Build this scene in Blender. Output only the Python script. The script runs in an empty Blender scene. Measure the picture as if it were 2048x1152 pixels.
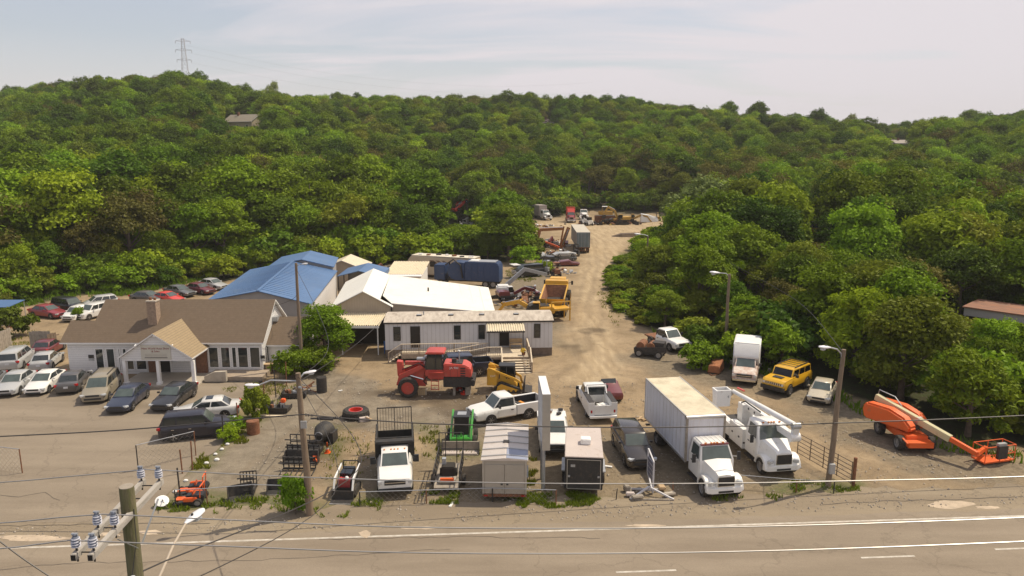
import bpy, bmesh, math, random
import numpy as np
from math import sin, cos, pi, radians, sqrt, atan2
from mathutils import Vector, Matrix
R = random.Random(7)
scene = bpy.context.scene
col = scene.collection
# ------------------------------------------------------------ camera
FPX = 1460.0; PITCH = radians(11.0); CAMH = 19.8
cd = bpy.data.cameras.new('camera'); cam = bpy.data.objects.new('camera', cd); col.objects.link(cam)
cd.sensor_width = 36.0; cd.lens = 36.0 * FPX / 2048.0; cd.clip_start = .2; cd.clip_end = 6000
cam.location = (0, 0, CAMH); cam.rotation_euler = (radians(90) - PITCH, 0, 0)
scene.camera = cam
# ------------------------------------------------------------ light
SUN_EL = radians(58); SUN_AZ = atan2(.91, .41)
sd = bpy.data.lights.new('sun', 'SUN'); sun = bpy.data.objects.new('sun', sd); col.objects.link(sun)
sd.energy = 4.0; sd.angle = radians(.55); sd.color = (1.0, .88, .69)
to_sun = Vector((sin(SUN_AZ) * cos(SUN_EL), cos(SUN_AZ) * cos(SUN_EL), sin(SUN_EL)))
sun.rotation_euler = to_sun.to_track_quat('Z', 'Y').to_euler()
w = bpy.data.worlds.new('World'); scene.world = w; w.use_nodes = True
nt = w.node_tree; nt.nodes.clear()
def wn(t, **k):
    n = nt.nodes.new(t)
    for a, b in k.items(): setattr(n, a, b)
    return n
sky = wn('ShaderNodeTexSky', sky_type='NISHITA', sun_disc=False, sun_elevation=SUN_EL, sun_rotation=SUN_AZ, altitude=200, air_density=1.2, dust_density=1.2, ozone_density=2.0)
tc = wn('ShaderNodeTexCoord'); sep = wn('ShaderNodeSeparateXYZ'); nt.links.new(tc.outputs['Generated'], sep.inputs[0])
def wm(op, a, b=None, clamp=False):
    n = wn('ShaderNodeMath', operation=op); n.use_clamp = clamp
    for i, x in enumerate((a, b)):
        if x is None: continue
        if isinstance(x, (int, float)): n.inputs[i].default_value = x
        else: nt.links.new(x, n.inputs[i])
    return n.outputs[0]
# clouds lie on a flat layer: direction divided by its height
zz = wm('MAXIMUM', sep.outputs[2], 0.0); den = wm('ADD', zz, .10)
cx = wm('DIVIDE', sep.outputs[0], den); cy = wm('DIVIDE', sep.outputs[1], den)
cmb = wn('ShaderNodeCombineXYZ'); nt.links.new(cx, cmb.inputs[0]); nt.links.new(cy, cmb.inputs[1])
mp = wn('ShaderNodeMapping'); nt.links.new(cmb.outputs[0], mp.inputs[0]); mp.inputs['Rotation'].default_value = (0, 0, radians(12)); mp.inputs['Scale'].default_value = (.55, 1.3, 1); mp.inputs['Location'].default_value = (1.55, .35, 0)
n1 = wn('ShaderNodeTexNoise'); n1.inputs['Scale'].default_value = .62; n1.inputs['Detail'].default_value = 9; n1.inputs['Roughness'].default_value = .55; n1.inputs['Distortion'].default_value = .6
nt.links.new(mp.outputs[0], n1.inputs['Vector'])
# thicker veil towards +X (right of the picture, where the sun stands)
bias = wm('MULTIPLY', sep.outputs[0], .30)
cv = wm('ADD', n1.outputs[0], bias)
rmp = wn('ShaderNodeMapRange'); rmp.inputs[1].default_value = .40; rmp.inputs[2].default_value = .56; rmp.inputs[3].default_value = .42; rmp.inputs[4].default_value = .98
nt.links.new(cv, rmp.inputs[0])
# haze low on the horizon
hz = wn('ShaderNodeMapRange'); hz.inputs[1].default_value = 0.0; hz.inputs[2].default_value = .24; hz.inputs[3].default_value = .92; hz.inputs[4].default_value = 0.0; nt.links.new(sep.outputs[2], hz.inputs[0])
cf = wm('MAXIMUM', rmp.outputs[0], hz.outputs[0])
mx = wn('ShaderNodeMix', data_type='RGBA'); nt.links.new(cf, mx.inputs[0]); nt.links.new(sky.outputs[0], mx.inputs[6]); mx.inputs[7].default_value = (7.3, 6.85, 7.15, 1)
bg = wn('ShaderNodeBackground'); nt.links.new(mx.outputs[2], bg.inputs[0]); bg.inputs[1].default_value = .10
wo = wn('ShaderNodeOutputWorld'); nt.links.new(bg.outputs[0], wo.inputs[0])
scene.view_settings.view_transform = 'Standard'; scene.view_settings.look = 'None'; scene.view_settings.exposure = 0.14; scene.view_settings.gamma = 1.0
scene.view_settings.use_curve_mapping = False
scene.render.engine = 'CYCLES'; scene.cycles.max_bounces = 5; scene.cycles.diffuse_bounces = 3; scene.cycles.transparent_max_bounces = 6; scene.cycles.volume_bounces = 0
# ------------------------------------------------------------ surveying helpers: image bearing -> point on level z
def G(x, y, z=0.0):
    a = (x - 1024) / FPX; b = (y - 576) / FPX
    d = (a, cos(PITCH) - b * sin(PITCH), -sin(PITCH) - b * cos(PITCH)); t = (z - CAMH) / d[2]
    return Vector((d[0] * t, d[1] * t, z))
def ZAT(x, y, Y):
    a = (x - 1024) / FPX; b = (y - 576) / FPX
    d = (a, cos(PITCH) - b * sin(PITCH), -sin(PITCH) - b * cos(PITCH)); t = Y / d[1]
    return Vector((d[0] * t, Y, CAMH + d[2] * t))
# ------------------------------------------------------------ materials
MATS = {}
def _mat(name):
    m = bpy.data.materials.new(name); m.use_nodes = True; nt = m.node_tree
    return m, nt, nt.nodes['Principled BSDF']
def lk(nt, a, b): nt.links.new(a, b)
def nd(nt, t, **k):
    n = nt.nodes.new(t)
    for a, b in k.items(): setattr(n, a, b)
    return n
def mixc(nt, f, a, b, blend='MIX'):
    n = nd(nt, 'ShaderNodeMix', data_type='RGBA', blend_type=blend)
    for i, x in ((0, f), (6, a), (7, b)):
        if isinstance(x, tuple): n.inputs[i].default_value = (*x, 1) if len(x) == 3 else x
        elif isinstance(x, (int, float)): n.inputs[i].default_value = x
        else: lk(nt, x, n.inputs[i])
    return n.outputs[2]
def noise(nt, scale, detail=4, rough=.6, coord='Object', stretch=None, dist=0):
    t = nd(nt, 'ShaderNodeTexCoord'); n = nd(nt, 'ShaderNodeTexNoise'); n.inputs['Scale'].default_value = scale; n.inputs['Detail'].default_value = detail; n.inputs['Roughness'].default_value = rough; n.inputs['Distortion'].default_value = dist
    if stretch:
        m = nd(nt, 'ShaderNodeMapping'); m.inputs['Scale'].default_value = stretch; lk(nt, t.outputs[coord], m.inputs[0]); lk(nt, m.outputs[0], n.inputs['Vector'])
    else: lk(nt, t.outputs[coord], n.inputs['Vector'])
    return n.outputs[0]
def ramp(nt, fac, a, b, lo=0., hi=1.):
    n = nd(nt, 'ShaderNodeMapRange'); n.inputs[1].default_value = a; n.inputs[2].default_value = b; n.inputs[3].default_value = lo; n.inputs[4].default_value = hi; lk(nt, fac, n.inputs[0]); return n.outputs[0]
def bump(nt, b, h, strength=.3, dist=.02):
    n = nd(nt, 'ShaderNodeBump'); n.inputs['Strength'].default_value = strength; n.inputs['Distance'].default_value = dist; lk(nt, h, n.inputs['Height']); lk(nt, n.outputs[0], b.inputs['Normal'])
def M(name, c, rough=.6, metal=0., var=.15, scale=2.5, dirt=0., dirtc=(.24, .17, .10), bmp=0., coat=0., stretch=None, emit=0):
    """plain surface: base colour varied by noise, optional dust/rust patches, optional fine relief"""
    if name in MATS: return name
    m, nt, b = _mat(name); MATS[name] = m
    n = noise(nt, scale, 5, .6, stretch=stretch)
    base = mixc(nt, ramp(nt, n, .3, .7), tuple(x * (1 - var) for x in c), tuple(min(1, x * (1 + var)) for x in c))
    if dirt:
        n2 = noise(nt, scale * 1.7 + .3, 6, .65, stretch=stretch)
        base = mixc(nt, ramp(nt, n2, .62 - dirt * .35, .78, 0, min(1, .35 + dirt)), base, dirtc)
    lk(nt, base, b.inputs['Base Color']); b.inputs['Roughness'].default_value = rough; b.inputs['Metallic'].default_value = metal
    if coat: b.inputs['Coat Weight'].default_value = coat; b.inputs['Coat Roughness'].default_value = .06
    if bmp: bump(nt, b, noise(nt, scale * 8, 4), bmp)
    return name
def paint(name, c, dirt=None, rough=.35, coat=.7):
    if dirt is None: dirt = .12 if sum(c) > .6 else 0.
    return M('paint_' + name, c, rough, 0, .05, 1.3, dirt, coat=coat)
def banded(name, c, c2, period, axis=2, width=.12, rough=.8, var=.12, spots=0., spotc=(.1, .07, .05)):
    """courses (shingles, clapboard): thin joint lines every period metres"""
    m, nt, b = _mat(name); MATS[name] = m
    t = nd(nt, 'ShaderNodeTexCoord'); s = nd(nt, 'ShaderNodeSeparateXYZ'); lk(nt, t.outputs['Object'], s.inputs[0])
    d = nd(nt, 'ShaderNodeMath', operation='DIVIDE'); lk(nt, s.outputs[axis], d.inputs[0]); d.inputs[1].default_value = period
    f = nd(nt, 'ShaderNodeMath', operation='FRACT'); lk(nt, d.outputs[0], f.inputs[0])
    l = nd(nt, 'ShaderNodeMath', operation='LESS_THAN'); lk(nt, f.outputs[0], l.inputs[0]); l.inputs[1].default_value = width
    n = noise(nt, 3.2, 6, .7); base = mixc(nt, ramp(nt, n, .32, .68), tuple(x * (1 - var) for x in c), tuple(x * (1 + var) for x in c))
    n3 = noise(nt, 9., 2, .5, stretch=(1, 1, 3)); base = mixc(nt, ramp(nt, n3, .45, .6, 0, .35), base, tuple(x * .75 for x in c))
    if spots: base = mixc(nt, ramp(nt, noise(nt, .35, 5, .6), .5, .7, 0, spots), base, spotc)
    base = mixc(nt, l.outputs[0], base, c2)
    lk(nt, base, b.inputs['Base Color']); b.inputs['Roughness'].default_value = rough
    bump(nt, b, f.outputs[0], .5, .015)
    return name
M('tyre', (.022, .021, .020), .85, 0, .2, 6, .5, (.12, .09, .06)); M('rubber', (.02, .02, .02), .7); M('black_trim', (.025, .025, .027), .5, 0, .1)
M('chrome', (.62, .62, .62), .22, 1., .05); M('alloy', (.45, .45, .46), .35, .8, .1, 4, .25); M('steel_wheel', (.32, .31, .30), .5, .3, .15, 4, .4)
M('glass', (.028, .034, .034), .05, 0, .2, 1.5); MATS['glass'].node_tree.nodes['Principled BSDF'].inputs['Specular IOR Level'].default_value = .9
M('glass_tint', (.010, .011, .012), .06, 0, .2, 1.5); M('screen_glass', (.07, .09, .08), .08, 0, .3, 1.2); MATS['screen_glass'].node_tree.nodes['Principled BSDF'].inputs['Specular IOR Level'].default_value = .9
M('lens', (.60, .62, .63), .12, .3, .05); M('red_lens', (.42, .02, .02), .2, 0, .05); M('amber_lens', (.6, .2, .02), .3, 0, .05)
M('plate', (.55, .56, .58), .5); M('galv', (.42, .43, .44), .45, .5, .12, 3); M('alum', (.50, .49, .47), .38, .7, .08, 2)
M('white_gloss', (.80, .79, .76), .4, 0, .04, 1.5, .08, coat=.3); M('white_flat', (.74, .73, .70), .6, 0, .05, 1.2, .12); M('dark_metal', (.045, .042, .040), .6, .3, .25, 4, .3, (.14, .08, .045))
M('rust', (.20, .085, .04), .85, 0, .4, 5, bmp=.2); M('wood_pole', (.21, .155, .105), .9, 0, .25, 3, .3, (.10, .075, .05), .5, stretch=(6, 6, .4)); M('wood_grey', (.30, .26, .21), .9, 0, .25, 3, .2, (.15, .12, .09), .4)
M('deck_wood', (.34, .27, .20), .85, 0, .2, 4, .1); M('deck_light', (.62, .52, .38), .8, 0, .12, 4)
M('concrete', (.42, .37, .30), .9, 0, .12, 1.2, .2, (.25, .2, .15), .2)
M('interior', (.03, .025, .02), .95, 0, .1)
class MB:
    """collects shapes into one mesh"""
    def __init__(s): s.v = []; s.f = []; s.mi = []; s.sm = []; s.mats = []; s.M = None
    def add(s, vs, fs, m, smooth=False):
        o = len(s.v)
        if s.M is not None: vs = [s.M @ Vector(p) for p in vs]
        s.v.extend([tuple(p) for p in vs])
        if m not in s.mats: s.mats.append(m)
        k = s.mats.index(m)
        for f in fs: s.f.append(tuple(i + o for i in f)); s.mi.append(k); s.sm.append(smooth)
        return s
    def box(s, x0, x1, y0, y1, z0, z1, m):
        return s.add([(x0, y0, z0), (x1, y0, z0), (x1, y1, z0), (x0, y1, z0), (x0, y0, z1), (x1, y0, z1), (x1, y1, z1), (x0, y1, z1)],
                     [(0, 3, 2, 1), (4, 5, 6, 7), (0, 1, 5, 4), (1, 2, 6, 5), (2, 3, 7, 6), (3, 0, 4, 7)], m)
    def cbox(s, c, d, m, rz=0, ry=0, rx=0):
        T = Matrix.Translation(c) @ Matrix.Rotation(rz, 4, 'Z') @ Matrix.Rotation(ry, 4, 'Y') @ Matrix.Rotation(rx, 4, 'X')
        a, b, h = d[0] / 2, d[1] / 2, d[2] / 2
        vs = [T @ Vector((x, y, z)) for z in (-h, h) for (x, y) in ((-a, -b), (a, -b), (a, b), (-a, b))]
        return s.add(vs, [(0, 3, 2, 1), (4, 5, 6, 7), (0, 1, 5, 4), (1, 2, 6, 5), (2, 3, 7, 6), (3, 0, 4, 7)], m)
    def beam(s, p, q, w, h, m, roll=0):
        """rectangular bar from p to q"""
        p = Vector(p); q = Vector(q); d = (q - p); L = d.length
        if L < 1e-6: return s
        x = d / L; up = Vector((0, 0, 1)) if abs(x.z) < .97 else Vector((0, 1, 0)); y = up.cross(x).normalized(); z = x.cross(y)
        vs = [c + y * (a * w / 2) + z * (b * h / 2) for c in (p, q) for a, b in ((-1, -1), (1, -1), (1, 1), (-1, 1))]
        return s.add(vs, [(0, 3, 2, 1), (4, 5, 6, 7), (0, 1, 5, 4), (1, 2, 6, 5), (2, 3, 7, 6), (3, 0, 4, 7)], m)
    def cyl(s, p, q, r, m, n=12, r2=None, caps=True, smooth=True):
        p = Vector(p); q = Vector(q); d = (q - p).normalized(); r2 = r if r2 is None else r2
        u = Vector((0, 0, 1)) if abs(d.z) < .9 else Vector((1, 0, 0)); x = u.cross(d).normalized(); y = d.cross(x)
        vs = []
        for c, rr in ((p, r), (q, r2)):
            for i in range(n): a = 2 * pi * i / n; vs.append(c + x * cos(a) * rr + y * sin(a) * rr)
        s.add(vs, [(i, (i + 1) % n, n + (i + 1) % n, n + i) for i in range(n)], m, smooth)
        if caps:
            s.add(vs[:n], [tuple(range(n - 1, -1, -1))], m)
            s.add(vs[n:], [tuple(range(n))], m)
        return s
    def tube(s, pts, r, m, n=6, closed=False):
        pts = [Vector(p) for p in pts]; rings = []
        for i, p in enumerate(pts):
            d = (pts[min(i + 1, len(pts) - 1)] - pts[max(i - 1, 0)]).normalized()
            u = Vector((0, 0, 1)) if abs(d.z) < .95 else Vector((0, 1, 0)); x = u.cross(d).normalized(); y = d.cross(x)
            rr = r[i] if isinstance(r, (list, tuple)) else r
            rings.append([p + x * cos(2 * pi * k / n) * rr + y * sin(2 * pi * k / n) * rr for k in range(n)])
        return s.loft(rings, m, True, True, True)
    def loft(s, rings, m, closed=True, caps=True, smooth=False):
        n = len(rings[0]); vs = [p for r in rings for p in r]; fs = []
        for i in range(len(rings) - 1):
            for k in range(n if closed else n - 1):
                a = i * n + k; b = i * n + (k + 1) % n; fs.append((a, b, b + n, a + n))
        s.add(vs, fs, m, smooth)
        if caps: s.add(rings[0], [tuple(range(n - 1, -1, -1))], m); s.add(rings[-1], [tuple(range(n))], m)
        return s
    def prism(s, prof, y0, y1, m, axis='y'):
        """profile (a,b) extruded; axis y: (x,z); axis x: (y,z); axis z: (x,y)"""
        f = {'y': lambda a, b, t: (a, t, b), 'x': lambda a, b, t: (t, a, b), 'z': lambda a, b, t: (a, b, t)}[axis]
        n = len(prof); vs = [f(a, b, y0) for a, b in prof] + [f(a, b, y1) for a, b in prof]
        return s.add(vs, [tuple(range(n)), tuple(range(2 * n - 1, n - 1, -1))] + [(i, (i + 1) % n + 0, (i + 1) % n + n, i + n)[::-1] for i in range(n)], m)
    def quad(s, p, m): return s.add(p, [tuple(range(len(p)))], m)
    def panel(s, q, u0, u1, v0, v1, off, m, th=.0):
        """bilinear patch of quad q=(p00,p10,p11,p01), moved out along its normal"""
        a, b, c, d = [Vector(p) for p in q]; nrm = (b - a).cross(d - a).normalized()
        f = lambda u, v: a * (1 - u) * (1 - v) + b * u * (1 - v) + c * u * v + d * (1 - u) * v + nrm * off
        ps = [f(u0, v0), f(u1, v0), f(u1, v1), f(u0, v1)]
        if th:
            lo = [p - nrm * th for p in ps]; return s.add(ps + lo, [(0, 1, 2, 3), (0, 4, 5, 1), (1, 5, 6, 2), (2, 6, 7, 3), (3, 7, 4, 0)], m)
        return s.add(ps, [(0, 1, 2, 3)], m)
    def ball(s, c, r, m, n=10, sc=(1, 1, 1)):
        rings = []
        for i in range(1, n // 2 + 1):
            t = pi * i / (n // 2 + 1); rings.append([Vector(c) + Vector((sin(t) * cos(2 * pi * k / n) * r * sc[0], sin(t) * sin(2 * pi * k / n) * r * sc[1], cos(t) * r * sc[2])) for k in range(n)])
        return s.loft(rings, m, True, True, True)
    def mesh(s, name, sharp=38, bev=0, fix=True):
        me = bpy.data.meshes.new(name); me.from_pydata(s.v, [], s.f)
        for k in s.mats: me.materials.append(MATS[k])
        me.polygons.foreach_set('material_index', s.mi); me.polygons.foreach_set('use_smooth', s.sm)
        if fix or bev:
            bm = bmesh.new(); bm.from_mesh(me)
            bmesh.ops.remove_doubles(bm, verts=bm.verts, dist=.0004)
            bmesh.ops.recalc_face_normals(bm, faces=bm.faces)
            if bev:
                es = [e for e in bm.edges if len(e.link_faces) == 2 and e.calc_face_angle(0) > .5]
                bmesh.ops.bevel(bm, geom=es, offset=bev, segments=2, affect='EDGES', clamp_overlap=True)
            bm.to_mesh(me); bm.free()
        if any(s.sm) or bev: me.set_sharp_from_angle(angle=radians(sharp))
        me.update(); return me
def link(name, me, parent=None, loc=(0, 0, 0), rot=(0, 0, 0), **k):
    o = bpy.data.objects.new(name, me); col.objects.link(o); o.location = loc; o.rotation_euler = rot
    if parent: o.parent = parent
    for a, b in k.items(): o[a] = b
    return o
def O(name, mb, parent=None, loc=(0, 0, 0), rot=(0, 0, 0), bev=0, sharp=38, **k):
    return link(name, mb.mesh(name, sharp, bev), parent, loc, rot, **k)
def thing(name, label, cat, loc=(0, 0, 0), rz=0, group=None):
    o = bpy.data.objects.new(name, None); col.objects.link(o); o.location = loc; o.rotation_euler = (0, 0, rz); o.empty_display_size = .2
    o['label'] = label; o['category'] = cat
    if group: o['group'] = group
    return o
def tag(o, label, cat, group=None):
    o['label'] = label; o['category'] = cat
    if group: o['group'] = group
    return o
def kidcopy(root, loc, rz, label, group=None):
    r = root.copy(); col.objects.link(r); r.location = loc; r.rotation_euler = (0, 0, rz); r['label'] = label
    if group: r['group'] = group
    for c in list(root.children):
        d = c.copy(); col.objects.link(d); d.parent = r
        for g in list(c.children): e = g.copy(); col.objects.link(e); e.parent = d
    return r
def text(name, s, size, m, parent, loc, rot, align='CENTER', ext=.004, **k):
    c = bpy.data.curves.new(name, 'FONT'); c.body = s; c.size = size; c.align_x = align; c.extrude = ext; c.resolution_u = 2
    t = bpy.data.objects.new('tmp', c); col.objects.link(t); dg = bpy.context.evaluated_depsgraph_get(); me = bpy.data.meshes.new_from_object(t.evaluated_get(dg)); bpy.data.objects.remove(t)
    me.materials.clear(); me.materials.append(MATS[m]); me.name = name
    return link(name, me, parent, loc, rot, **k)
# ============================================================ ground
def poly_px(pts): return [(G(*p).x, G(*p).y) for p in pts]
def inside_dist(X, Y, poly):
    """signed distance (positive inside) of points to polygon"""
    d = np.full(X.shape, 1e9); ins = np.zeros(X.shape, bool); n = len(poly)
    for i in range(n):
        (x1, y1), (x2, y2) = poly[i], poly[(i + 1) % n]
        dx, dy = x2 - x1, y2 - y1; L = dx * dx + dy * dy + 1e-9
        t = np.clip(((X - x1) * dx + (Y - y1) * dy) / L, 0, 1)
        d = np.minimum(d, np.hypot(X - x1 - t * dx, Y - y1 - t * dy))
        c = ((y1 > Y) != (y2 > Y)) & (X < (x2 - x1) * (Y - y1) / (y2 - y1 + 1e-12) + x1); ins ^= c
    return np.where(ins, d, -d)
def ss(t): t = np.clip(t, 0, 1); return t * t * (3 - 2 * t)
RIDGE_X = [-500, -263, -211, -165, -134, -100, 0, 70, 150, 190, 260, 400]; RIDGE_H = [30, 33, 38, 39.5, 34, 31.5, 31.5, 28.5, 19.5, 18, 22, 25]
def terr(X, Y):
    X = np.asarray(X, float); Y = np.asarray(Y, float)
    rh = np.interp(X / np.maximum(Y, 60) * 375, RIDGE_X, RIDGE_H)
    start = np.interp(X / np.maximum(Y, 60), [-.9, -.35, -.1, .1, .25, .9], [105, 125, 190, 205, 170, 120])
    t = (Y - start) / (385 - start)
    h = rh * (.35 * np.clip(t, 0, 1) + .65 * ss(t))
    h = h + (np.sin(X * .021 + 1) * np.sin(Y * .017) * 2.2 + np.sin(X * .05) * np.cos(Y * .043 + 2) * 1.2) * ss(t * 2.2)
    return np.where(Y > 400, h - (Y - 400) * .03, h)
def tz(x, y): return float(terr(x, y))
CLEAR = poly_px([(-60, 628), (0, 620), (60, 610), (150, 592), (260, 590), (330, 575), (400, 560), (450, 565), (520, 548), (560, 540), (680, 535), (740, 542), (800, 528), (960, 522), (1015, 525), (1040, 522), (1090, 520),
                 (1080, 490), (1050, 480), (1060, 462), (1040, 452), (1062, 438), (1190, 428), (1330, 438), (1375, 456), (1340, 472), (1280, 482), (1264, 505), (1234, 535), (1230, 595), (1264, 636), (1292, 658), (1385, 705), (1400, 730), (1460, 745), (1540, 750), (1610, 765),
                 (1700, 795), (1760, 815), (1850, 848), (1950, 885), (2060, 905), (2300, 940), (2600, 1300), (-600, 1300), (-500, 700)])
# ---- one sheet, fine in the yard, coarse beyond, out to the horizon
def axis(fine0, fine1, step, far0, far1):
    a = list(np.arange(fine0, fine1 + 1e-6, step)); s = step
    lo = [fine0]; 
    while lo[-1] > far0: s *= 1.22; lo.append(lo[-1] - s)
    s = step; hi = [fine1]
    while hi[-1] < far1: s = min(s * 1.15, 90); hi.append(hi[-1] + s)
    return np.array(lo[1:][::-1] + a + hi[1:])
gx = axis(-58, 52, .36, -1300, 1300); gy = axis(29, 112, .36, -150, 1500)
X, Y = np.meshgrid(gx, gy); Z = terr(X, Y)
rng = np.random.default_rng(3)
def vnoise(X, Y, s, seed):
    r = np.random.default_rng(seed); g = r.random((64, 64)); x = X / s; y = Y / s; xi = np.floor(x).astype(int); yi = np.floor(y).astype(int); fx = ss(x - xi); fy = ss(y - yi)
    a = g[yi % 64, xi % 64]; b = g[yi % 64, (xi + 1) % 64]; c = g[(yi + 1) % 64, xi % 64]; d = g[(yi + 1) % 64, (xi + 1) % 64]
    return a * (1 - fx) * (1 - fy) + b * fx * (1 - fy) + c * (1 - fx) * fy + d * fx * fy
jit = (vnoise(X, Y, 2.5, 1) - .5) * 2.4 + (vnoise(X, Y, 1.0, 2) - .5) * 1.2
Z = Z + ((vnoise(X, Y, 1.6, 5) - .5) * .05) * (np.abs(X) < 60)
dc = inside_dist(X, Y, CLEAR)
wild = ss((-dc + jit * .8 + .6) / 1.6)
def zone(pts, soft=1.2, j=1.0): return ss((inside_dist(X, Y, poly_px(pts)) + jit * j + soft * .5) / soft)
asph = np.maximum(zone([(480, 840), (640, 720), (760, 770), (800, 800), (1000, 850), (960, 880), (660, 850), (520, 1040), (300, 1040)], 2), zone([(860, 780), (930, 790), (1060, 810), (1000, 845), (850, 850)], 2) * .6)
grav = np.maximum.reduce([zone([(1330, 660), (1420, 700), (1740, 810), (2050, 930), (2048, 1000), (1700, 900), (1560, 800), (1350, 760), (1250, 720)], 3), zone([(1000, 860), (1440, 860), (1660, 950), (1640, 1010), (700, 1030), (640, 960)], 3) * .75, zone([(985, 560), (1090, 520), (1130, 600), (1110, 690), (1010, 600)], 3), zone([(590, 1010), (2048, 960), (2300, 960), (2300, 1050), (560, 1065)], 2) * .7])
drive = np.maximum(zone([(1180, 470), (1340, 450), (1260, 480), (1200, 560), (1210, 640), (1240, 720), (1260, 760), (1160, 770), (1130, 690), (1160, 600), (1165, 520)], 2.5), zone([(1060, 445), (1330, 448), (1260, 480), (1180, 480)], 3))
grassz = np.maximum.reduce([zone([(1000, 990), (1120, 985), (1215, 995), (1200, 1015), (1050, 1018)], 1.0, .5), zone([(640, 850), (700, 870), (690, 960), (650, 930)], 1.5) * .5, zone([(455, 815), (540, 840), (500, 880), (440, 900), (420, 930), (380, 940)], 1.5, .7) * .7, zone([(300, 1000), (480, 985), (600, 1005), (600, 1020), (300, 1030)], 1.2, .6) * .75,
                            zone([(832, 850), (900, 850), (960, 910), (900, 930), (835, 920)], 1.5) * .55, zone([(1210, 560), (1260, 490), (1290, 560), (1270, 650)], 1.5) * .9, zone([(1560, 955), (1720, 965), (1720, 990), (1560, 990)], 1.2, .6) * .8, zone([(610, 1005), (760, 990), (760, 1015), (640, 1040)], 1.2, .6) * .5])
stain = np.maximum.reduce([zone([(700, 790), (800, 770), (880, 775), (980, 785), (1010, 805), (930, 830), (900, 815), (790, 800)], 2), zone([(930, 800), (975, 790), (950, 830), (920, 835)], 1.2), zone([(1130, 700), (1180, 650), (1200, 660), (1150, 720)], 2) * .8, zone([(590, 860), (700, 850), (700, 940), (600, 960)], 2.5) * .7]) * (.45 + .55 * vnoise(X, Y, .9, 9))
def tracks(lines):
    o = np.zeros(X.shape)
    for pl in lines:
        W = [G(*p) for p in pl]
        for off in (-.85, .85):
            for a, b_ in zip(W[:-1], W[1:]):
                dx, dy = b_.x - a.x, b_.y - a.y; L = sqrt(dx * dx + dy * dy); t = ((X - a.x) * dx + (Y - a.y) * dy) / L; s = ((X - a.x) * -dy + (Y - a.y) * dx) / L + (vnoise(X, Y, 6, 21) - .5) * .8; o = np.maximum(o, np.where((t > -.3) & (t < L + .3), ss(1.5 - np.abs(s - off) / .28), 0))
    return o * (.35 + .65 * vnoise(X, Y, 1.8, 22))
trk = tracks([[(1170, 470), (1190, 520), (1178, 580), (1160, 640), (1165, 700), (1215, 750), (1330, 775), (1480, 820), (1640, 880), (1850, 960), (2100, 1000)], [(1200, 470), (1205, 560), (1185, 620), (1190, 680), (1260, 735), (1420, 765), (1600, 830), (1800, 900), (2048, 970)], [(1150, 720), (1050, 700 + 75), (900, 830), (720, 870)], [(1130, 760), (1010, 880), (900, 950)], [(700, 740), (660, 830), (560, 900), (480, 960), (440, 1040)], [(730, 745), (690, 840), (600, 940), (520, 1040)], [(2000, 1000), (1750, 960), (1600, 1010)]])
V = np.stack([X.ravel(), Y.ravel(), Z.ravel()], 1).astype(np.float32); ny, nx = X.shape
ii = (np.arange(ny - 1)[:, None] * nx + np.arange(nx - 1)[None]).ravel(); Fq = np.stack([ii, ii + 1, ii + nx + 1, ii + nx], 1).astype(np.int32)
def np_mesh(name, V, Fq, mats, smooth=True, mi=None):
    me = bpy.data.meshes.new(name); k = Fq.shape[1]; me.vertices.add(len(V)); me.vertices.foreach_set('co', V.astype(np.float32).ravel()); me.loops.add(Fq.size); me.loops.foreach_set('vertex_index', Fq.astype(np.int32).ravel())
    me.polygons.add(len(Fq)); me.polygons.foreach_set('loop_start', np.arange(0, Fq.size, k, dtype=np.int32)); me.polygons.foreach_set('use_smooth', np.full(len(Fq), smooth))
    for m in mats: me.materials.append(MATS[m])
    if mi is not None: me.polygons.foreach_set('material_index', mi.astype(np.int32))
    me.update(calc_edges=True); return me
def attr(me, name, a):
    at = me.attributes.new(name, 'FLOAT', 'POINT'); at.data.foreach_set('value', a.ravel().astype(np.float32))
m, nt, b = _mat('ground'); MATS['ground'] = m
def A(nt, n): q = nd(nt, 'ShaderNodeAttribute'); q.attribute_name = n; return q.outputs['Fac']
c = mixc(nt, ramp(nt, noise(nt, .22, 6, .6), .35, .65), (.265, .195, .115), (.40, .30, .185))
c = mixc(nt, ramp(nt, noise(nt, 1.1, 6, .7, dist=1.), .48, .70, 0, .5), c, (.15, .105, .060))
c = mixc(nt, ramp(nt, noise(nt, .5, 5, .6), .60, .68, 0, .35), c, (.15, .12, .085))
c = mixc(nt, A(nt, 'drive'), c, mixc(nt, ramp(nt, noise(nt, .5, 7, .7, stretch=(2.2, .35, 1)), .35, .65), (.345, .255, .150), (.52, .405, .255)))
c = mixc(nt, A(nt, 'grav'), c, mixc(nt, ramp(nt, noise(nt, 2.2, 7, .75), .35, .66), (.145, .118, .080), (.29, .235, .160)))
c = mixc(nt, A(nt, 'asph'), c, mixc(nt, ramp(nt, noise(nt, .8, 6, .7), .35, .66), (.18, .15, .110), (.29, .245, .180)))
c = mixc(nt, ramp(nt, A(nt, 'track'), 0, 1, 0, .45), c, (.21, .155, .10))
c = mixc(nt, A(nt, 'stain'), c, (.085, .062, .040))
c = mixc(nt, A(nt, 'grass'), c, mixc(nt, ramp(nt, noise(nt, 3, 6, .8), .4, .6), (.17, .15, .07), (.085, .12, .03)))
c = mixc(nt, ramp(nt, noise(nt, .45, 7, .75, dist=1.5), .56, .66, 0, .45), c, (.12, .092, .062))
c = mixc(nt, ramp(nt, noise(nt, 2.8, 6, .8), .60, .70, 0, .4), c, (.46, .38, .26))
c = mixc(nt, A(nt, 'wild'), c, mixc(nt, ramp(nt, noise(nt, 1.2, 6, .8), .4, .6), (.035, .03, .015), (.04, .055, .015)))
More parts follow.
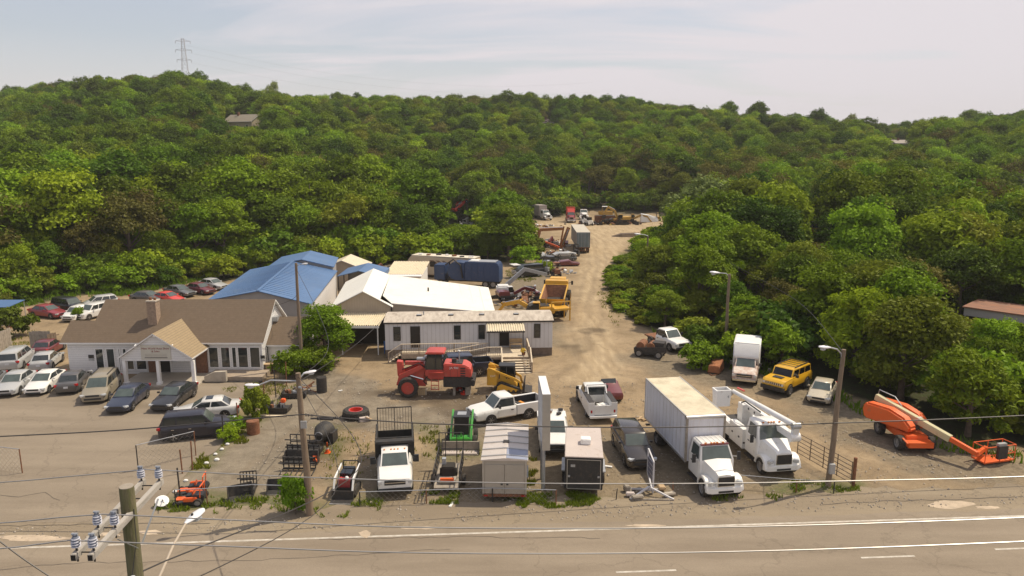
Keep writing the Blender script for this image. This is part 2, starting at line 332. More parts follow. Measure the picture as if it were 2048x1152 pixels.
sp = nd(nt, 'ShaderNodeTexVoronoi'); sp.inputs['Scale'].default_value = 3.0; tcx = nd(nt, 'ShaderNodeTexCoord'); lk(nt, tcx.outputs['Object'], sp.inputs['Vector'])
c = mixc(nt, ramp(nt, sp.outputs['Distance'], .06, .1, .5, 0), c, (.5, .43, .33))
c = mixc(nt, ramp(nt, noise(nt, 16, 3, .8), .3, .7, .25, 0), c, (.1, .08, .06))
lk(nt, c, b.inputs['Base Color']); b.inputs['Roughness'].default_value = .95; b.inputs['Specular IOR Level'].default_value = .15
bump(nt, b, noise(nt, 5, 8, .75), .9, .06)
gm = np_mesh('ground', V, Fq, ['ground'])
for k, a in dict(wild=wild, asph=asph, grav=grav, drive=drive, grass=grassz, stain=stain, track=trk).items(): attr(gm, k, a)
ground = link('ground', gm, kind='structure')
# ---- road: direction of its edge line, surveyed from three points
ra = G(0, 1098); rb = G(2048, 1033); rd = (rb - ra).normalized(); rn = Vector((-rd.y, rd.x, 0))
def RP(s, t, z=0): p = ra + rd * s + rn * t; return Vector((p.x, p.y, z))
def road_mat(name, c1, c2, crack=.5):
    m, nt, b = _mat(name); MATS[name] = m
    c = mixc(nt, ramp(nt, noise(nt, .35, 6, .6, stretch=(.25, 1.5, 1)), .35, .65), c1, c2)
    c = mixc(nt, ramp(nt, noise(nt, .7, 6, .7), .55, .75, 0, .35), c, tuple(x * .7 for x in c1))
    v = nd(nt, 'ShaderNodeTexVoronoi', feature='DISTANCE_TO_EDGE'); v.inputs['Scale'].default_value = .16; t = nd(nt, 'ShaderNodeTexCoord')
    n = nd(nt, 'ShaderNodeTexNoise'); n.inputs['Scale'].default_value = 1.3; n.inputs['Detail'].default_value = 5; lk(nt, t.outputs['Object'], n.inputs['Vector'])
    mm = nd(nt, 'ShaderNodeMix', data_type='VECTOR'); mm.inputs[0].default_value = .55; lk(nt, t.outputs['Object'], mm.inputs[4]); 
    sc = nd(nt, 'ShaderNodeVectorMath', operation='SCALE'); sc.inputs[3].default_value = 1.8; lk(nt, n.outputs['Color'], sc.inputs[0]); ad = nd(nt, 'ShaderNodeVectorMath', operation='ADD'); lk(nt, t.outputs['Object'], ad.inputs[0]); lk(nt, sc.outputs[0], ad.inputs[1]); lk(nt, ad.outputs[0], v.inputs['Vector'])
    c = mixc(nt, ramp(nt, v.outputs['Distance'], .004, .012, crack, 0), c, (.05, .04, .03))
    c = mixc(nt, ramp(nt, noise(nt, 14, 3, .8), .35, .75, .3, 0), c, tuple(x * .55 for x in c1))
    lk(nt, c, b.inputs['Base Color']); b.inputs['Roughness'].default_value = .9; b.inputs['Specular IOR Level'].default_value = .2; bump(nt, b, noise(nt, 9, 6, .8), .35, .02)
road_mat('asphalt_road', (.235, .190, .140), (.31, .255, .190), .18); road_mat('asphalt_shoulder', (.235, .188, .132), (.32, .26, .182), .25); road_mat('asphalt_lot', (.230, .187, .138), (.30, .247, .184), .2)
def sheet(name, pts, z, m, **k):
    """flat slab of irregular outline, triangulated"""
    bm = bmesh.new(); vs = [bm.verts.new((p[0], p[1], z)) for p in pts]; f = bm.faces.new(vs); bmesh.ops.triangulate(bm, faces=[f]); me = bpy.data.meshes.new(name)
    if f.normal.z < 0 if f.is_valid else False: pass
    bmesh.ops.recalc_face_normals(bm, faces=bm.faces)
    for q in bm.faces:
        if q.normal.z < 0: q.normal_flip()
    bm.to_mesh(me); bm.free(); me.materials.append(MATS[m]); return link(name, me, **k)
def rough_edge(a, b, n, amp, seed):
    r = random.Random(seed); return [tuple(a.lerp(b, i / n) + rn * (r.uniform(-amp, amp) if 0 < i < n else 0)) for i in range(n + 1)]
def strip(name, t, n, amp, seed, tb, z, m):
    r = random.Random(seed); V = []
    for i in range(n + 1): s = -60 + 180 * i / n; a = RP(s, t + r.uniform(-amp, amp) + .5 * amp * sin(s * .7), z); b_ = RP(s, tb, z); V += [tuple(a), tuple(b_)]
    me = bpy.data.meshes.new(name); me.from_pydata(V, [], [(2 * i + 1, 2 * i + 3, 2 * i + 2, 2 * i) for i in range(n)]); me.materials.append(MATS[m]); return link(name, me, kind='structure')
strip('shoulder', 3.5, 260, .4, 3, -9, .032, 'asphalt_shoulder')
strip('road', .75, 260, .12, 5, -16, .037, 'asphalt_road')
M('road_paint', (.54, .50, .43), .7, 0, .15, 1.5, .65, (.3, .25, .19)); M('patch', (.45, .36, .26), .9, 0, .2, 1.5, .2)
def line(name, s0, s1, t, wdt, **k): return sheet(name, [RP(s0, t - wdt / 2), RP(s1, t - wdt / 2), RP(s1, t + wdt / 2), RP(s0, t + wdt / 2)], .0415, 'road_paint', **k)
line('road_edge_line', -60, 120, 0, .16, kind='structure')
for (x1, y1, x2, y2) in ((1232, 1146, 1352, 1141), (1722, 1117, 1828, 1112), (1990, 1100, 2100, 1096), (700, 1178, 850, 1172)):
    a = G(x1, y1); s0 = (a - ra).dot(rd); t0 = (a - ra).dot(rn); e = G(x2, y2); s1 = (e - ra).dot(rd); line('road_lane_dash', s0, s1, t0, .13, kind='structure')
# bare patches in the shoulder
for i, (px, py, wx, wy) in enumerate(((70, 1078, 75, 7), (215, 1070, 30, 5), (300, 1066, 24, 6), (845, 1057, 45, 3), (730, 1070, 14, 8), (1290, 1052, 45, 3), (1900, 1010, 50, 9), (1975, 1016, 30, 4))):
    r = random.Random(i); sheet('bare_patch', [G(px + cos(t) * wx * r.uniform(.6, 1.15), py + sin(t) * wy * r.uniform(.6, 1.15)) for t in [k * 2 * pi / 14 for k in range(14)]], .0425 if i != 6 and i != 7 else .036, 'patch', kind='structure')
# used-car lot, worn pavement between fence and yard
lot = [G(*p) for p in ((-250, 1056), (-60, 1040), (60, 1046), (180, 1046), (250, 1042), (300, 1035), (318, 1005), (340, 985), (372, 950), (395, 925), (430, 905), (455, 880), (470, 850), (478, 820), (495, 795), (520, 765), (540, 752), (430, 748), (395, 765), (250, 775), (130, 740), (60, 705), (-80, 700), (-260, 760))]
sheet('parking_lot', lot, .036, 'asphalt_lot', kind='structure')
# darker repair seams on the lot
M('seam', (.11, .09, .07), .9, 0, .2)
def crack(pts, wdt, z=.0455, name='pavement_crack', mm='seam'):
    r = random.Random(len(pts)); P = []
    for a, b_ in zip(pts[:-1], pts[1:]):
        A_, B_ = G(*a), G(*b_); n = max(2, int((B_ - A_).length / .5))
        for i in range(n): P.append(A_.lerp(B_, i / n) + Vector((r.uniform(-.09, .09), r.uniform(-.09, .09), 0)))
    P.append(G(*pts[-1])); L_ = []; R_ = []
    for i, p in enumerate(P):
        d = (P[min(i + 1, len(P) - 1)] - P[max(i - 1, 0)]).normalized(); nn = Vector((-d.y, d.x, 0)) * wdt * r.uniform(.3, 1); L_.append(p + nn); R_.append(p - nn)
    sheet(name, [(*q.xy,) for q in L_ + R_[::-1]], z, mm, kind='structure')
crack([(0, 1053), (180, 1050), (420, 1048)], .035); crack([(0, 990), (40, 995), (90, 985), (120, 1002)], .03); crack([(0, 1140), (130, 1128), (500, 1122), (900, 1100)], .03)
crack([(1640, 1010), (1730, 1005), (1900, 1000), (2048, 994)], .04); crack([(640, 1080), (900, 1075), (1200, 1078)], .025, mm='seam')
# ============================================================ buildings
banded('shingles', (.155, .112, .074), (.125, .09, .062), .14, 2, .16, .9, .14, .3, (.15, .10, .065)); banded('shingles_tan', (.30, .225, .13), (.18, .135, .085), .13, 2, .16, .9, .14)
banded('clapboard', (.74, .73, .72), (.46, .45, .45), .2, 2, .1, .55, .04); M('wall_white', (.76, .75, .72), .6, 0, .05, .8, .12, (.5, .44, .36)); M('trim_white', (.80, .79, .77), .45, 0, .03)
M('wall_beige', (.42, .35, .27), .7, 0, .08, 1); M('wall_grey', (.36, .345, .33), .7, 0, .06, .8); M('brick_brown', (.20, .10, .06), .9, 0, .3, 6); M('brick_grey', (.30, .22, .16), .9, 0, .3, 5)
M('blue_metal', (.085, .165, .32), .42, .0, .10, .35, .25, (.16, .20, .27)); M('white_roof', (.80, .77, .68), .5, 0, .05, .25, .18, (.55, .5, .4)); M('mobile_roof', (.52, .46, .38), .75, 0, .1, .8, .55, (.22, .17, .13), stretch=(1.5, .5, 1)); M('mobile_wall', (.60, .595, .60), .5, 0, .04, .7, .1, (.4, .36, .3))
M('corrugated', (.66, .58, .42), .5, .1, .08, 2, .25, (.4, .33, .2)); M('skirting', (.15, .115, .09), .85, 0, .3, 3); M('ply', (.46, .33, .19), .85, 0, .15, 2)
for nme in ('clapboard',): pass
def gable_roof(mb, x0, x1, yf, yr, yb, ze, zr, zb, m, th=.12, under='trim_white', ends=True):
    """roof with ridge along x; (yf,ze) front eave, (yr,zr) ridge, (yb,zb) back eave"""
    p = [(yf, ze), (yr, zr), (yb, zb), (yb, zb - th), (yr, zr - th), (yf, ze - th)]
    V_ = [(x0, *q) for q in p] + [(x1, *q) for q in p]
    mb.add(V_, [(0, 6, 7, 1), (1, 7, 8, 2)], m); mb.add(V_, [(3, 4, 10, 9), (4, 5, 11, 10), (2, 8, 9, 3), (0, 5, 11, 6), (0, 1, 4, 5), (1, 2, 3, 4), (6, 7, 10, 11), (7, 8, 9, 10)], under)
def window(parent, x0, x1, y, z0, z1, fr='trim_white', gl='glass', mull=0, name='window', dep=.07, rz=None):
    """window in a wall facing -Y at plane y (local): frame proud, dark pane set back in it"""
    t = .06; mb = MB(); mb.box(x0 - t, x1 + t, y - dep, y, z0 - t, z0, fr); mb.box(x0 - t, x1 + t, y - dep, y, z1, z1 + t, fr); mb.box(x0 - t, x0, y - dep, y, z0, z1, fr); mb.box(x1, x1 + t, y - dep, y, z0, z1, fr)
    for k in range(mull): zc = z0 + (z1 - z0) * (k + 1) / (mull + 1); mb.box(x0, x1, y - dep * .8, y - .02, zc - .025, zc + .025, fr)
    f = O(name, mb, parent); p = MB(); p.box(x0, x1, y - .02, y - .004, z0, z1, gl); O('pane', p, f); return f
def xz(px, py, Y): p = ZAT(px, py, Y); return p.x, p.z
# ---- car-lot house with porch
H_ = thing('dealership_house', 'long white house with brown shingle roof and gabled porch, used as a car dealership', 'building', (0, 0, 0))
mb = MB(); mb.box(-37.2, -22, 62, 69.3, 0, 2.9, 'clapboard'); mb.box(-39.1, -37.2, 62, 65.3, 0, 2.9, 'clapboard')
mb.prism([(62, 2.9), (65.6, 5.85), (69.3, 2.9)], -37.1, -22, 'clapboard', 'x'); mb.prism([(62, 2.9), (63.6, 4.3), (65.3, 2.9)], -39.1, -37.3, 'clapboard', 'x')
O('wall', mb, H_)
mb = MB(); gable_roof(mb, -37.3, -21.7, 61.6, 65.6, 69.6, 2.95, 6.0, 2.95, 'shingles'); rf = O('roof', mb, H_)
mb = MB(); gable_roof(mb, -39.5, -37.3, 61.6, 63.6, 65.6, 2.95, 4.475, 2.95, 'shingles'); O('roof', mb, H_)
mb = MB(); gable_roof(mb, -21.98, -18.75, 63.0, 65.9, 68.8, 2.35, 4.3, 2.35, 'shingles'); O('roof', mb, H_)
mb = MB(); mb.box(-21.96, -18.95, 63.35, 68.4, 0, 2.3, 'wall_white'); mb.prism([(63.35, 2.3), (65.9, 4.14), (68.4, 2.3)], -21.96, -18.95, 'wall_white', 'x'); O('wall', mb, H_)
for (x0, x1) in ((417.5, 438), (442, 461), (464, 474), (476, 497), (500, 521)):
    a, z1 = xz(x0, 695, 62); b_, z0 = xz(x1, 734, 62); window(H_, a, b_, 62, z0, z1)
for (x0, x1) in ((191, 210), (213, 232), (237, 243), (246, 256)):
    a, z1 = xz(x0, 698, 62); b_, z0 = xz(x1, 741, 62); window(H_, a, b_, 62, z0, z1)
for (x0, x1) in ((249, 269), (273, 294)):
    a, z1 = xz(x0, 716, 62); b_, z0 = xz(x1, 738, 62); window(H_, a, b_, 62, z0, z1)
mb = MB(); a, z1 = xz(318, 716, 62); b_, _ = xz(340, 716, 62); mb.box(a, b_, 61.93, 62, .2, 2.3, 'interior'); d_ = O('door', mb, H_); mb = MB(); mb.box(a - .1, a, 61.9, 62, .2, 2.4, 'trim_white'); mb.box(b_, b_ + .1, 61.9, 62, .2, 2.4, 'trim_white'); mb.box(a - .1, b_ + .1, 61.9, 62, 2.3, 2.4, 'trim_white'); O('door_frame', mb, d_)
mb = MB(); a = xz(297, 716, 62)[0]; b_ = xz(316, 716, 62)[0]; mb.box(a, b_, 61.85, 62, .2, 2.7, 'brick_brown'); O('brick_panel', mb, H_); mb = MB(); a = xz(389, 716, 61.6)[0]; b_ = xz(411, 716, 61.6)[0]; mb.box(a, b_, 61.8, 62, 0, 2.7, 'brick_brown'); O('brick_panel', mb, H_)
# gable end: window, louvre, air conditioner, small sign plates
mb = MB(); mb.box(-22, -21.93, 63.0, 64.1, .9, 2.2, 'interior'); mb.box(-21.93, -21.9, 62.9, 63.0, .8, 2.3, 'trim_white'); mb.box(-21.93, -21.9, 64.1, 64.2, .8, 2.3, 'trim_white'); mb.box(-21.93, -21.9, 62.9, 64.2, 2.2, 2.3, 'trim_white'); O('gable_window', mb, H_)
mb = MB(); mb.box(-22, -21.55, 65.2, 65.9, 4.0, 4.4, 'galv'); O('air_conditioner', mb, H_); mb = MB(); mb.box(-22, -21.94, 65.4, 65.8, 4.9, 5.3, 'galv'); O('louvre', mb, H_)
for px, py in ((522, 715), (180, 714)):
    a, z = xz(px, py, 62); mb = MB(); mb.box(a - .12, a + .35, 61.95, 62, z - .1, z + .2, 'dark_metal'); mb.box(a - .12, a + .35, 61.95, 62, z - .35, z - .15, 'galv'); O('meter_plate', mb, H_)
# chimney
mb = MB(); mb.box(-32.4, -31.6, 63.2, 64.0, 3.6, 6.25, 'brick_grey'); mb.box(-32.45, -31.55, 63.15, 64.05, 6.25, 6.35, 'concrete'); mb.cyl((-32.2, 63.6, 6.35), (-32.2, 63.6, 6.6), .13, 'rust', 8); mb.cyl((-31.8, 63.6, 6.35), (-31.8, 63.6, 6.57), .12, 'rust', 8); O('chimney', mb, H_)
# porch
PY = 58.6; ap = ZAT(309, 666, PY); L0 = ZAT(237, 714, PY); R0 = ZAT(387, 715, PY); zr = ap.z; ze = (L0.z + R0.z) / 2
slope = 3.05 / 4; yb = 61.6 + (zr - 2.95) / slope; xc = (L0.x + R0.x) / 2; xl, xr = L0.x, R0.x
V_ = [(xl, PY - .25, ze), (xc, PY - .25, zr), (xr, PY - .25, ze), (xr, 62.2, ze), (xc, yb + .4, zr), (xl, 62.2, ze)]; V_ += [(a, b, c - .1) for a, b, c in V_]
mb = MB(); mb.add(V_, [(0, 1, 4, 5), (1, 2, 3, 4)], 'shingles_tan'); mb.add(V_, [(6, 11, 10, 7), (7, 10, 9, 8), (0, 6, 7, 1), (1, 7, 8, 2), (2, 8, 9, 3), (0, 5, 11, 6)], 'trim_white'); pr = O('porch_roof', mb, H_)
bz = ZAT(300, 722, PY).z
mb = MB(); mb.prism([(xl + .25, bz), (xl + .25, ze + .02), (xc, zr - .12), (xr - .25, ze + .02), (xr - .25, bz)], PY, PY + .12, 'clapboard'); O('porch_gable', mb, H_)
mb = MB(); mb.box(xl + .25, xl + .37, PY + .12, 62, bz, bz + .25, 'trim_white'); O('porch_beam', mb, H_); mb = MB(); mb.box(xr - .37, xr - .25, PY + .12, 62, bz, bz + .25, 'trim_white'); O('porch_beam', mb, H_)
for px in (247, 314, 384):
    x = ZAT(px, 722, PY).x; mb = MB(); mb.box(x - .13, x + .13, PY - .0, PY + .26, .16, bz, 'trim_white'); mb.box(x - .2, x + .2, PY - .07, PY + .33, .16, .35, 'trim_white'); O('porch_post', mb, H_)
mb = MB(); mb.box(xl - .1, xr + .2, PY - .4, 61.995, .0, .16, 'concrete'); O('porch_floor', mb, H_)
mb = MB(); mb.box(xr + .3, -21.4, 59.9, 61.99, 0, .4, 'deck_wood'); mb.box(xr + .3, -21.4, 59.5, 59.85, 0, .08, 'dark_metal'); O('walkway', mb, H_)
mb = MB(); mb.prism([(xr + .35, .1), (xr + .35, .55), (xr + 1.2, .95), (xr + 2.2, 1.0), (xr + 2.2, .1)], 59.5, 59.85, 'concrete'); O('ramp_wall', mb, H_)
# sign board on the porch gable
sx0, sz1 = xz(281, 690, PY); sx1, sz0 = xz(343, 719, PY); M('sign_cream', (.55, .52, .44), .6, 0, .04); M('sign_red', (.22, .02, .02), .6, 0, .05); M('sign_dark', (.07, .06, .06), .6)
mb = MB(); mb.box(sx0, sx1, PY - .07, PY - .003, sz0, sz1, 'sign_cream'); sb = O('sign_board', mb, H_)
sc_ = (sx0 + sx1) / 2; RX = (radians(90), 0, 0)
text('lettering', 'New World Auto Show', .235, 'sign_red', sb, (sc_, PY - .075, sz1 - .36), RX, ext=.006); text('lettering', '& Sales', .235, 'sign_red', sb, (sc_, PY - .075, sz1 - .60), RX, ext=.006)
mb = MB(); mb.box(sc_ - .95, sc_ + .95, PY - .076, PY - .07, sz0 + .14, sz0 + .2, 'sign_dark')
for k in range(3): mb.box(sc_ - .9, sc_ + .9, PY - .075, PY - .07, sz1 - .78 - k * .11, sz1 - .76 - k * .11, 'wood_grey')
O('small_print', mb, sb)
for px, py in ((310, 671), (272, 691), (345, 691)):
    a, z = xz(px, py, PY); mb = MB(); mb.cyl((a, PY - .02, z + .05), (a, PY - .22, z - .05), .07, 'trim_white', 8, .11); mb.box(a - .06, a + .06, PY - .04, PY, z - .06, z + .1, 'trim_white'); O('flood_lamp', mb, H_)
# junk beside the annex
t = thing('plywood_table', 'plywood sheet on cardboard boxes beside the white annex wall', 'table', (-21.2, 62.6, 0)); mb = MB(); mb.cbox((0, 0, .8), (1.6, .9, .04), 'ply'); O('top', mb, t); mb = MB(); mb.box(-.7, -.2, -.3, .3, .0, .78, 'cardboard' if 'cardboard' in MATS else 'ply'); O('box', mb, t)
# ---- blue-roofed workshop
B_ = thing('blue_roof_workshop', 'large grey metal workshop with a low bright blue gable roof', 'building')
FL = Vector((-30.7, 72.7)); FR = Vector((-20.2, 71.0)); BR = Vector((-22.2, 90.4)); BL = Vector((-32.9, 91.2)); ze, zr = 4.5, 5.6
FM = (FL + FR) / 2; BM = (BL + BR) / 2
M('blue_wall', (.27, .275, .29), .6, 0, .05, .5); M('rib_white', (.74, .72, .70), .5, 0, .04)
mb = MB(); P3 = lambda p, z: (p.x, p.y, z)
mb.add([P3(FL, 0), P3(FR, 0), P3(FR, ze - .1), P3(FM, zr - .1), P3(FL, ze - .1), P3(BL, 0), P3(BR, 0), P3(BR, ze - .1), P3(BM, zr - .1), P3(BL, ze - .1)], [(0, 1, 2, 3, 4), (5, 9, 8, 7, 6), (1, 6, 7, 2), (0, 4, 9, 5)], 'wall_grey'); O('wall', mb, B_)
def ribs(p0, p1, z0, z1, n, m, out):  # vertical ribs of sheet metal on a wall
    mb = MB()
    for i in range(n):
        p = p0.lerp(p1, (i + .5) / n) + out * .02; d = (p1 - p0).normalized() * .04
        mb.add([(p.x - d.x - out.x * .02, p.y - d.y - out.y * .02, z0), (p.x, p.y, z0), (p.x + d.x - out.x * .02, p.y + d.y - out.y * .02, z0), (p.x - d.x - out.x * .02, p.y - d.y - out.y * .02, z1), (p.x, p.y, z1), (p.x + d.x - out.x * .02, p.y + d.y - out.y * .02, z1)], [(0, 1, 4, 3), (1, 2, 5, 4)], m)
    return mb
mb = ribs(FR, BR, 0, ze - .1, 46, 'rib_white', Vector((1, .1))); mb.add([(FR.x + .012, FR.y, 0), (BR.x + .012, BR.y, 0), (BR.x + .012, BR.y, ze - .1), (FR.x + .012, FR.y, ze - .1)], [(0, 1, 2, 3)], 'rib_white'); O('side_cladding', mb, B_, kind='stuff')
mb = MB(); o_ = .25
def slab(mb, q, m, th=.08, under='trim_white'):
    lo = [(a, b, c - th) for a, b, c in q]; n = len(q); mb.add(list(q), [tuple(range(n))], m); mb.add(list(q) + lo, [tuple(range(2 * n - 1, n - 1, -1))] + [(i, (i + 1) % n, (i + 1) % n + n, i + n) for i in range(n)], under)
f0 = (FR - FL).normalized(); g0 = (FL - BL).normalized()
slab(mb, [P3(FL - f0 * .3 + g0 * .3, ze - .04), P3(FM + g0 * .3, zr), P3(BM, zr), P3(BL - f0 * .3, ze - .04)], 'blue_metal', under='blue_metal'); O('roof', mb, B_)
mb = MB(); slab(mb, [P3(FM + g0 * .3, zr), P3(FR + f0 * .3 + g0 * .3, ze - .04), P3(BR + f0 * .3, ze - .04), P3(BM, zr)], 'blue_metal', under='blue_metal'); O('roof', mb, B_)
mb = MB()
for (A0, A1, B0, B1) in ((FL, BL, FM, BM), (FR, BR, FM, BM)):
    for i in range(1, 24):
        a = A0.lerp(A1, i / 24); b = B0.lerp(B1, i / 24); mb.beam(P3(a, ze - .0), P3(b, zr + .03), .05, .035, 'blue_metal')
mb.beam(P3(FM + g0 * .3, zr + .02), P3(BM, zr + .02), .3, .05, 'blue_metal'); O('roof_rib', mb, B_, kind='stuff')
# rear blue bay and lean-to
B2 = thing('blue_rear_bay', 'smaller blue gabled metal bay joined behind the blue-roofed workshop', 'building')
c0 = Vector((-27.8, 91.3)); mb = MB(); q = [(-30.4, 91.25), (-22.6, 90.6), (-23.9, 98), (-31.2, 98.6)]
mb.add([(*q[0], 0), (*q[1], 0), (*q[1], 4.9), (-26.4, 90.93, 5.7), (*q[0], 4.9), (*q[3], 0), (*q[2], 0), (*q[2], 4.9), (-27.4, 98.3, 5.7), (*q[3], 4.9)], [(0, 1, 2, 3, 4), (5, 9, 8, 7, 6), (1, 6, 7, 2), (0, 4, 9, 5)], 'wall_grey'); O('wall', mb, B2)
mb = MB(); slab(mb, [(-30.7, 91, 4.95), (-26.4, 90.6, 5.85), (-27.4, 98.5, 5.85), (-31.5, 98.8, 4.95)], 'blue_metal', under='blue_metal'); O('roof', mb, B2); mb = MB(); slab(mb, [(-26.4, 90.6, 5.85), (-22.3, 90.3, 4.95), (-23.6, 98.2, 4.95), (-27.4, 98.5, 5.85)], 'blue_metal', under='blue_metal'); O('roof', mb, B2)
B3 = thing('blue_carport', 'open sided carport with small blue roof at the right of the workshop', 'carport', (-19.3, 93, 0)); mb = MB()
slab(mb, [(-2.8, -2.4, 3.7), (0, -2.4, 4.4), (0, 4, 4.4), (-2.8, 4, 3.7)], 'blue_metal', under='blue_metal'); slab(mb, [(0, -2.4, 4.4), (2.8, -2.4, 3.7), (2.8, 4, 3.7), (0, 4, 4.4)], 'blue_metal', under='blue_metal'); O('roof', mb, B3)
mb = MB(); mb.box(2.72, 2.8, -2.4, 4, 2.6, 3.65, 'blue_metal'); O('fascia', mb, B3); mb = MB(); mb.box(-2.7, 2.7, 3.8, 3.9, 0, 3.7, 'wall_grey'); O('shade_toned_wall', mb, B3)  # white back wall coloured grey for the shade under the roof
for a in (-2.7, 2.65):
    for b in (-2.3, .8, 3.6): mb = MB(); mb.box(a, a + .1, b, b + .1, 0, 3.65, 'dark_metal'); O('post', mb, B3)
S_ = thing('tan_roof_shed', 'small shed with tan metal gable roof behind the blue buildings', 'shed', (-23.6, 103.5, 0)); mb = MB(); mb.box(-3, 2.6, -2.5, 3, 0, 2.9, 'wall_beige'); mb.prism([(-3, 2.9), (-.2, 4.0), (2.6, 2.9)], -2.5, 3, 'wall_beige'); O('wall', mb, S_)
mb = MB(); slab(mb, [(-3.3, -2.8, 2.9), (-.2, -2.8, 4.15), (-.2, 3.3, 4.15), (-3.3, 3.3, 2.9)], 'corrugated'); O('roof', mb, S_); mb = MB(); slab(mb, [(-.2, -2.8, 4.15), (2.9, -2.8, 2.9), (2.9, 3.3, 2.9), (-.2, 3.3, 4.15)], 'corrugated'); O('roof', mb, S_)
# ---- white metal warehouse
W_ = thing('white_roof_warehouse', 'beige metal warehouse under a broad white roof behind the mobile office', 'building')
mb = MB()  # front gable part
mb.add([(-18.0, 72.2, 0), (-12.3, 72.2, 0), (-12.3, 72.2, 3.8), (-15.05, 72.2, 5.35), (-18.0, 72.2, 3.8)], [(0, 1, 2, 3, 4)], 'wall_beige'); mb.add([(-18.0, 72.2, 0), (-18, 72.2, 3.8), (-19.6, 85.5, 3.8), (-19.6, 85.5, 0)], [(0, 1, 2, 3)], 'wall_beige')
mb.add([(-12.3, 72.2, 0), (-12.3, 72.2, 4.0), (-12.4, 73.6, 4.0), (-12.4, 73.6, 0)], [(0, 1, 2, 3)], 'wall_beige'); mb.add([(-12.2, 72.6, 0), (-1.9, 73.4, 0), (-1.9, 73.4, 2.95), (-12.2, 72.6, 4.1)], [(0, 1, 2, 3)], 'wall_beige'); mb.add([(-1.9, 73.4, 0), (-3.0, 86.4, 0), (-3.0, 86.4, 2.95), (-1.9, 73.4, 2.95)], [(0, 1, 2, 3)], 'wall_beige')
mb.add([(-19.6, 85.5, 0), (-3, 86.4, 0), (-3, 86.4, 2.9), (-13.9, 85.8, 4.4), (-16.4, 85.5, 5.4), (-19.6, 85.5, 3.8)], [(0, 1, 2, 3, 4, 5)], 'wall_beige'); O('wall', mb, W_)
mb = MB(); slab(mb, [(-18.25, 71.9, 3.85), (-15.0, 71.9, 5.5), (-16.5, 85.8, 5.5), (-19.9, 85.8, 3.85)], 'white_roof'); O('roof', mb, W_)
mb = MB(); slab(mb, [(-15.0, 71.9, 5.5), (-13.35, 72.3, 4.65), (-14.6, 86.2, 4.65), (-16.5, 85.8, 5.5)], 'white_roof'); slab(mb, [(-13.35, 72.3, 4.65), (-12.0, 72.0, 4.0), (-12.0, 71.8, 3.9), (-15.0, 71.9, 5.5)], 'white_roof'); O('roof', mb, W_)
mb = MB(); slab(mb, [(-12.2, 72.25, 4.2), (-1.7, 73.1, 3.0), (-2.85, 86.8, 3.0), (-14.6, 86.2, 4.65), (-13.35, 73.9, 4.65)], 'white_roof'); O('roof', mb, W_)
mb = MB(); ctr = [(-12.2, 4.2), (-1.7, 3.0)]
for i in range(1, 10):
    x = -12.2 + i * 1.05; z = 4.2 - i * .12; xb = -14.6 + i * 1.18; mb.beam((x, 72.4 + i * .08, z + .03), (xb, 86.3, 4.65 - i * .165 + .03), .05, .03, 'white_roof')
mb.cyl((-9.3, 79.5, 3.6), (-9.3, 79.5, 4.4), .09, 'dark_metal', 8); O('roof_seam', mb, W_, kind='stuff')
mb = MB()
for i in range(22): x = -17.9 + i * .26; mb.box(x - .02, x + .02, 72.17, 72.2, 0, 3.85 + 1.5 * (1 - abs(x + 15.05) / 2.9), 'wall_beige')
for i in range(30): x = -12 + i * .33; y = 72.6 + (x + 12.2) * .0777; mb.box(x - .02, x + .02, y - .03, y, 0, 4.08 - (x + 12.2) * .112, 'wall_beige')
O('wall_rib', mb, W_, kind='stuff')
def corrug(x0, x1, y0, y1, z0, z1, n, amp, m, th=.0):
    """corrugated sheet, ribs along y"""
    mb = MB(); prev = []; vs = []; fs = []; k = 0
    for i in range(n * 2 + 1):
        x = x0 + (x1 - x0) * i / (2 * n); a = amp if i % 2 else -amp
        for dx in (-.2, .2): xx = x + dx * (x1 - x0) / (2 * n); vs += [(xx, y0, z0 + a), (xx, y1, z1 + a)]; k += 1
    fs = [(2 * i, 2 * i + 2, 2 * i + 3, 2 * i + 1) for i in range(k - 1)]
    return mb.add(vs, fs, m)
C_ = thing('corrugated_carport', 'lean-to carport with cream corrugated roof between the green tree and the mobile office', 'carport')
O('roof', corrug(-19.2, -12.75, 67.9, 74.4, 2.95, 3.35, 30, .045, 'corrugated'), C_); mb = MB(); mb.box(-19.2, -12.75, 67.85, 67.95, 2.68, 2.88, 'trim_white'); O('fascia', mb, C_)
for x in (-19.1, -16.4, -12.95): mb = MB(); mb.box(x, x + .1, 67.95, 68.05, 0, 2.7, 'trim_white'); O('post', mb, C_)
mb = MB(); mb.box(-19.2, -12.6, 72.05, 72.15, 0, 2.9, 'interior'); O('shade_toned_wall', mb, C_)  # near-black sheet at the back paints in the shade under the carport
# ---- mobile office
MO = Vector((-12.0, 66.9, 0)); mrz = atan2(.9, 15.9); ML = 15.9
H2 = thing('mobile_office', 'long white single-wide mobile office with flat metal roof', 'mobile office', MO, mrz)
def mu(px, py=665):  # picture bearing -> distance along the office front
    d = G(px, py, 0) - Vector((0, 0, 0)); d = Vector((d.x, d.y)); a = Vector((MO.x, MO.y)); u = Vector((cos(mrz), sin(mrz)))
    # intersect ray from origin along d with line a + s u
    den_ = d.x * (-u.y) + d.y * u.x; s = (d.x * (-a.y) + d.y * a.x) / den_ * -1
    return s
mb = MB(); mb.box(0, ML, 0, 4.2, .8, 3.42, 'mobile_wall'); O('wall', mb, H2)
mb = MB(); mb.box(.02, ML - .02, .03, 4.17, 0, .8, 'skirting'); O('skirting', mb, H2)
mb = MB(); pr_ = [(-.12, 3.42), (-.12, 3.5), (.7, 3.72), (2.1, 3.86), (3.5, 3.72), (4.32, 3.5), (4.32, 3.42)]; mb.prism(pr_, -.1, ML + .1, 'mobile_roof', 'x'); O('roof', mb, H2)
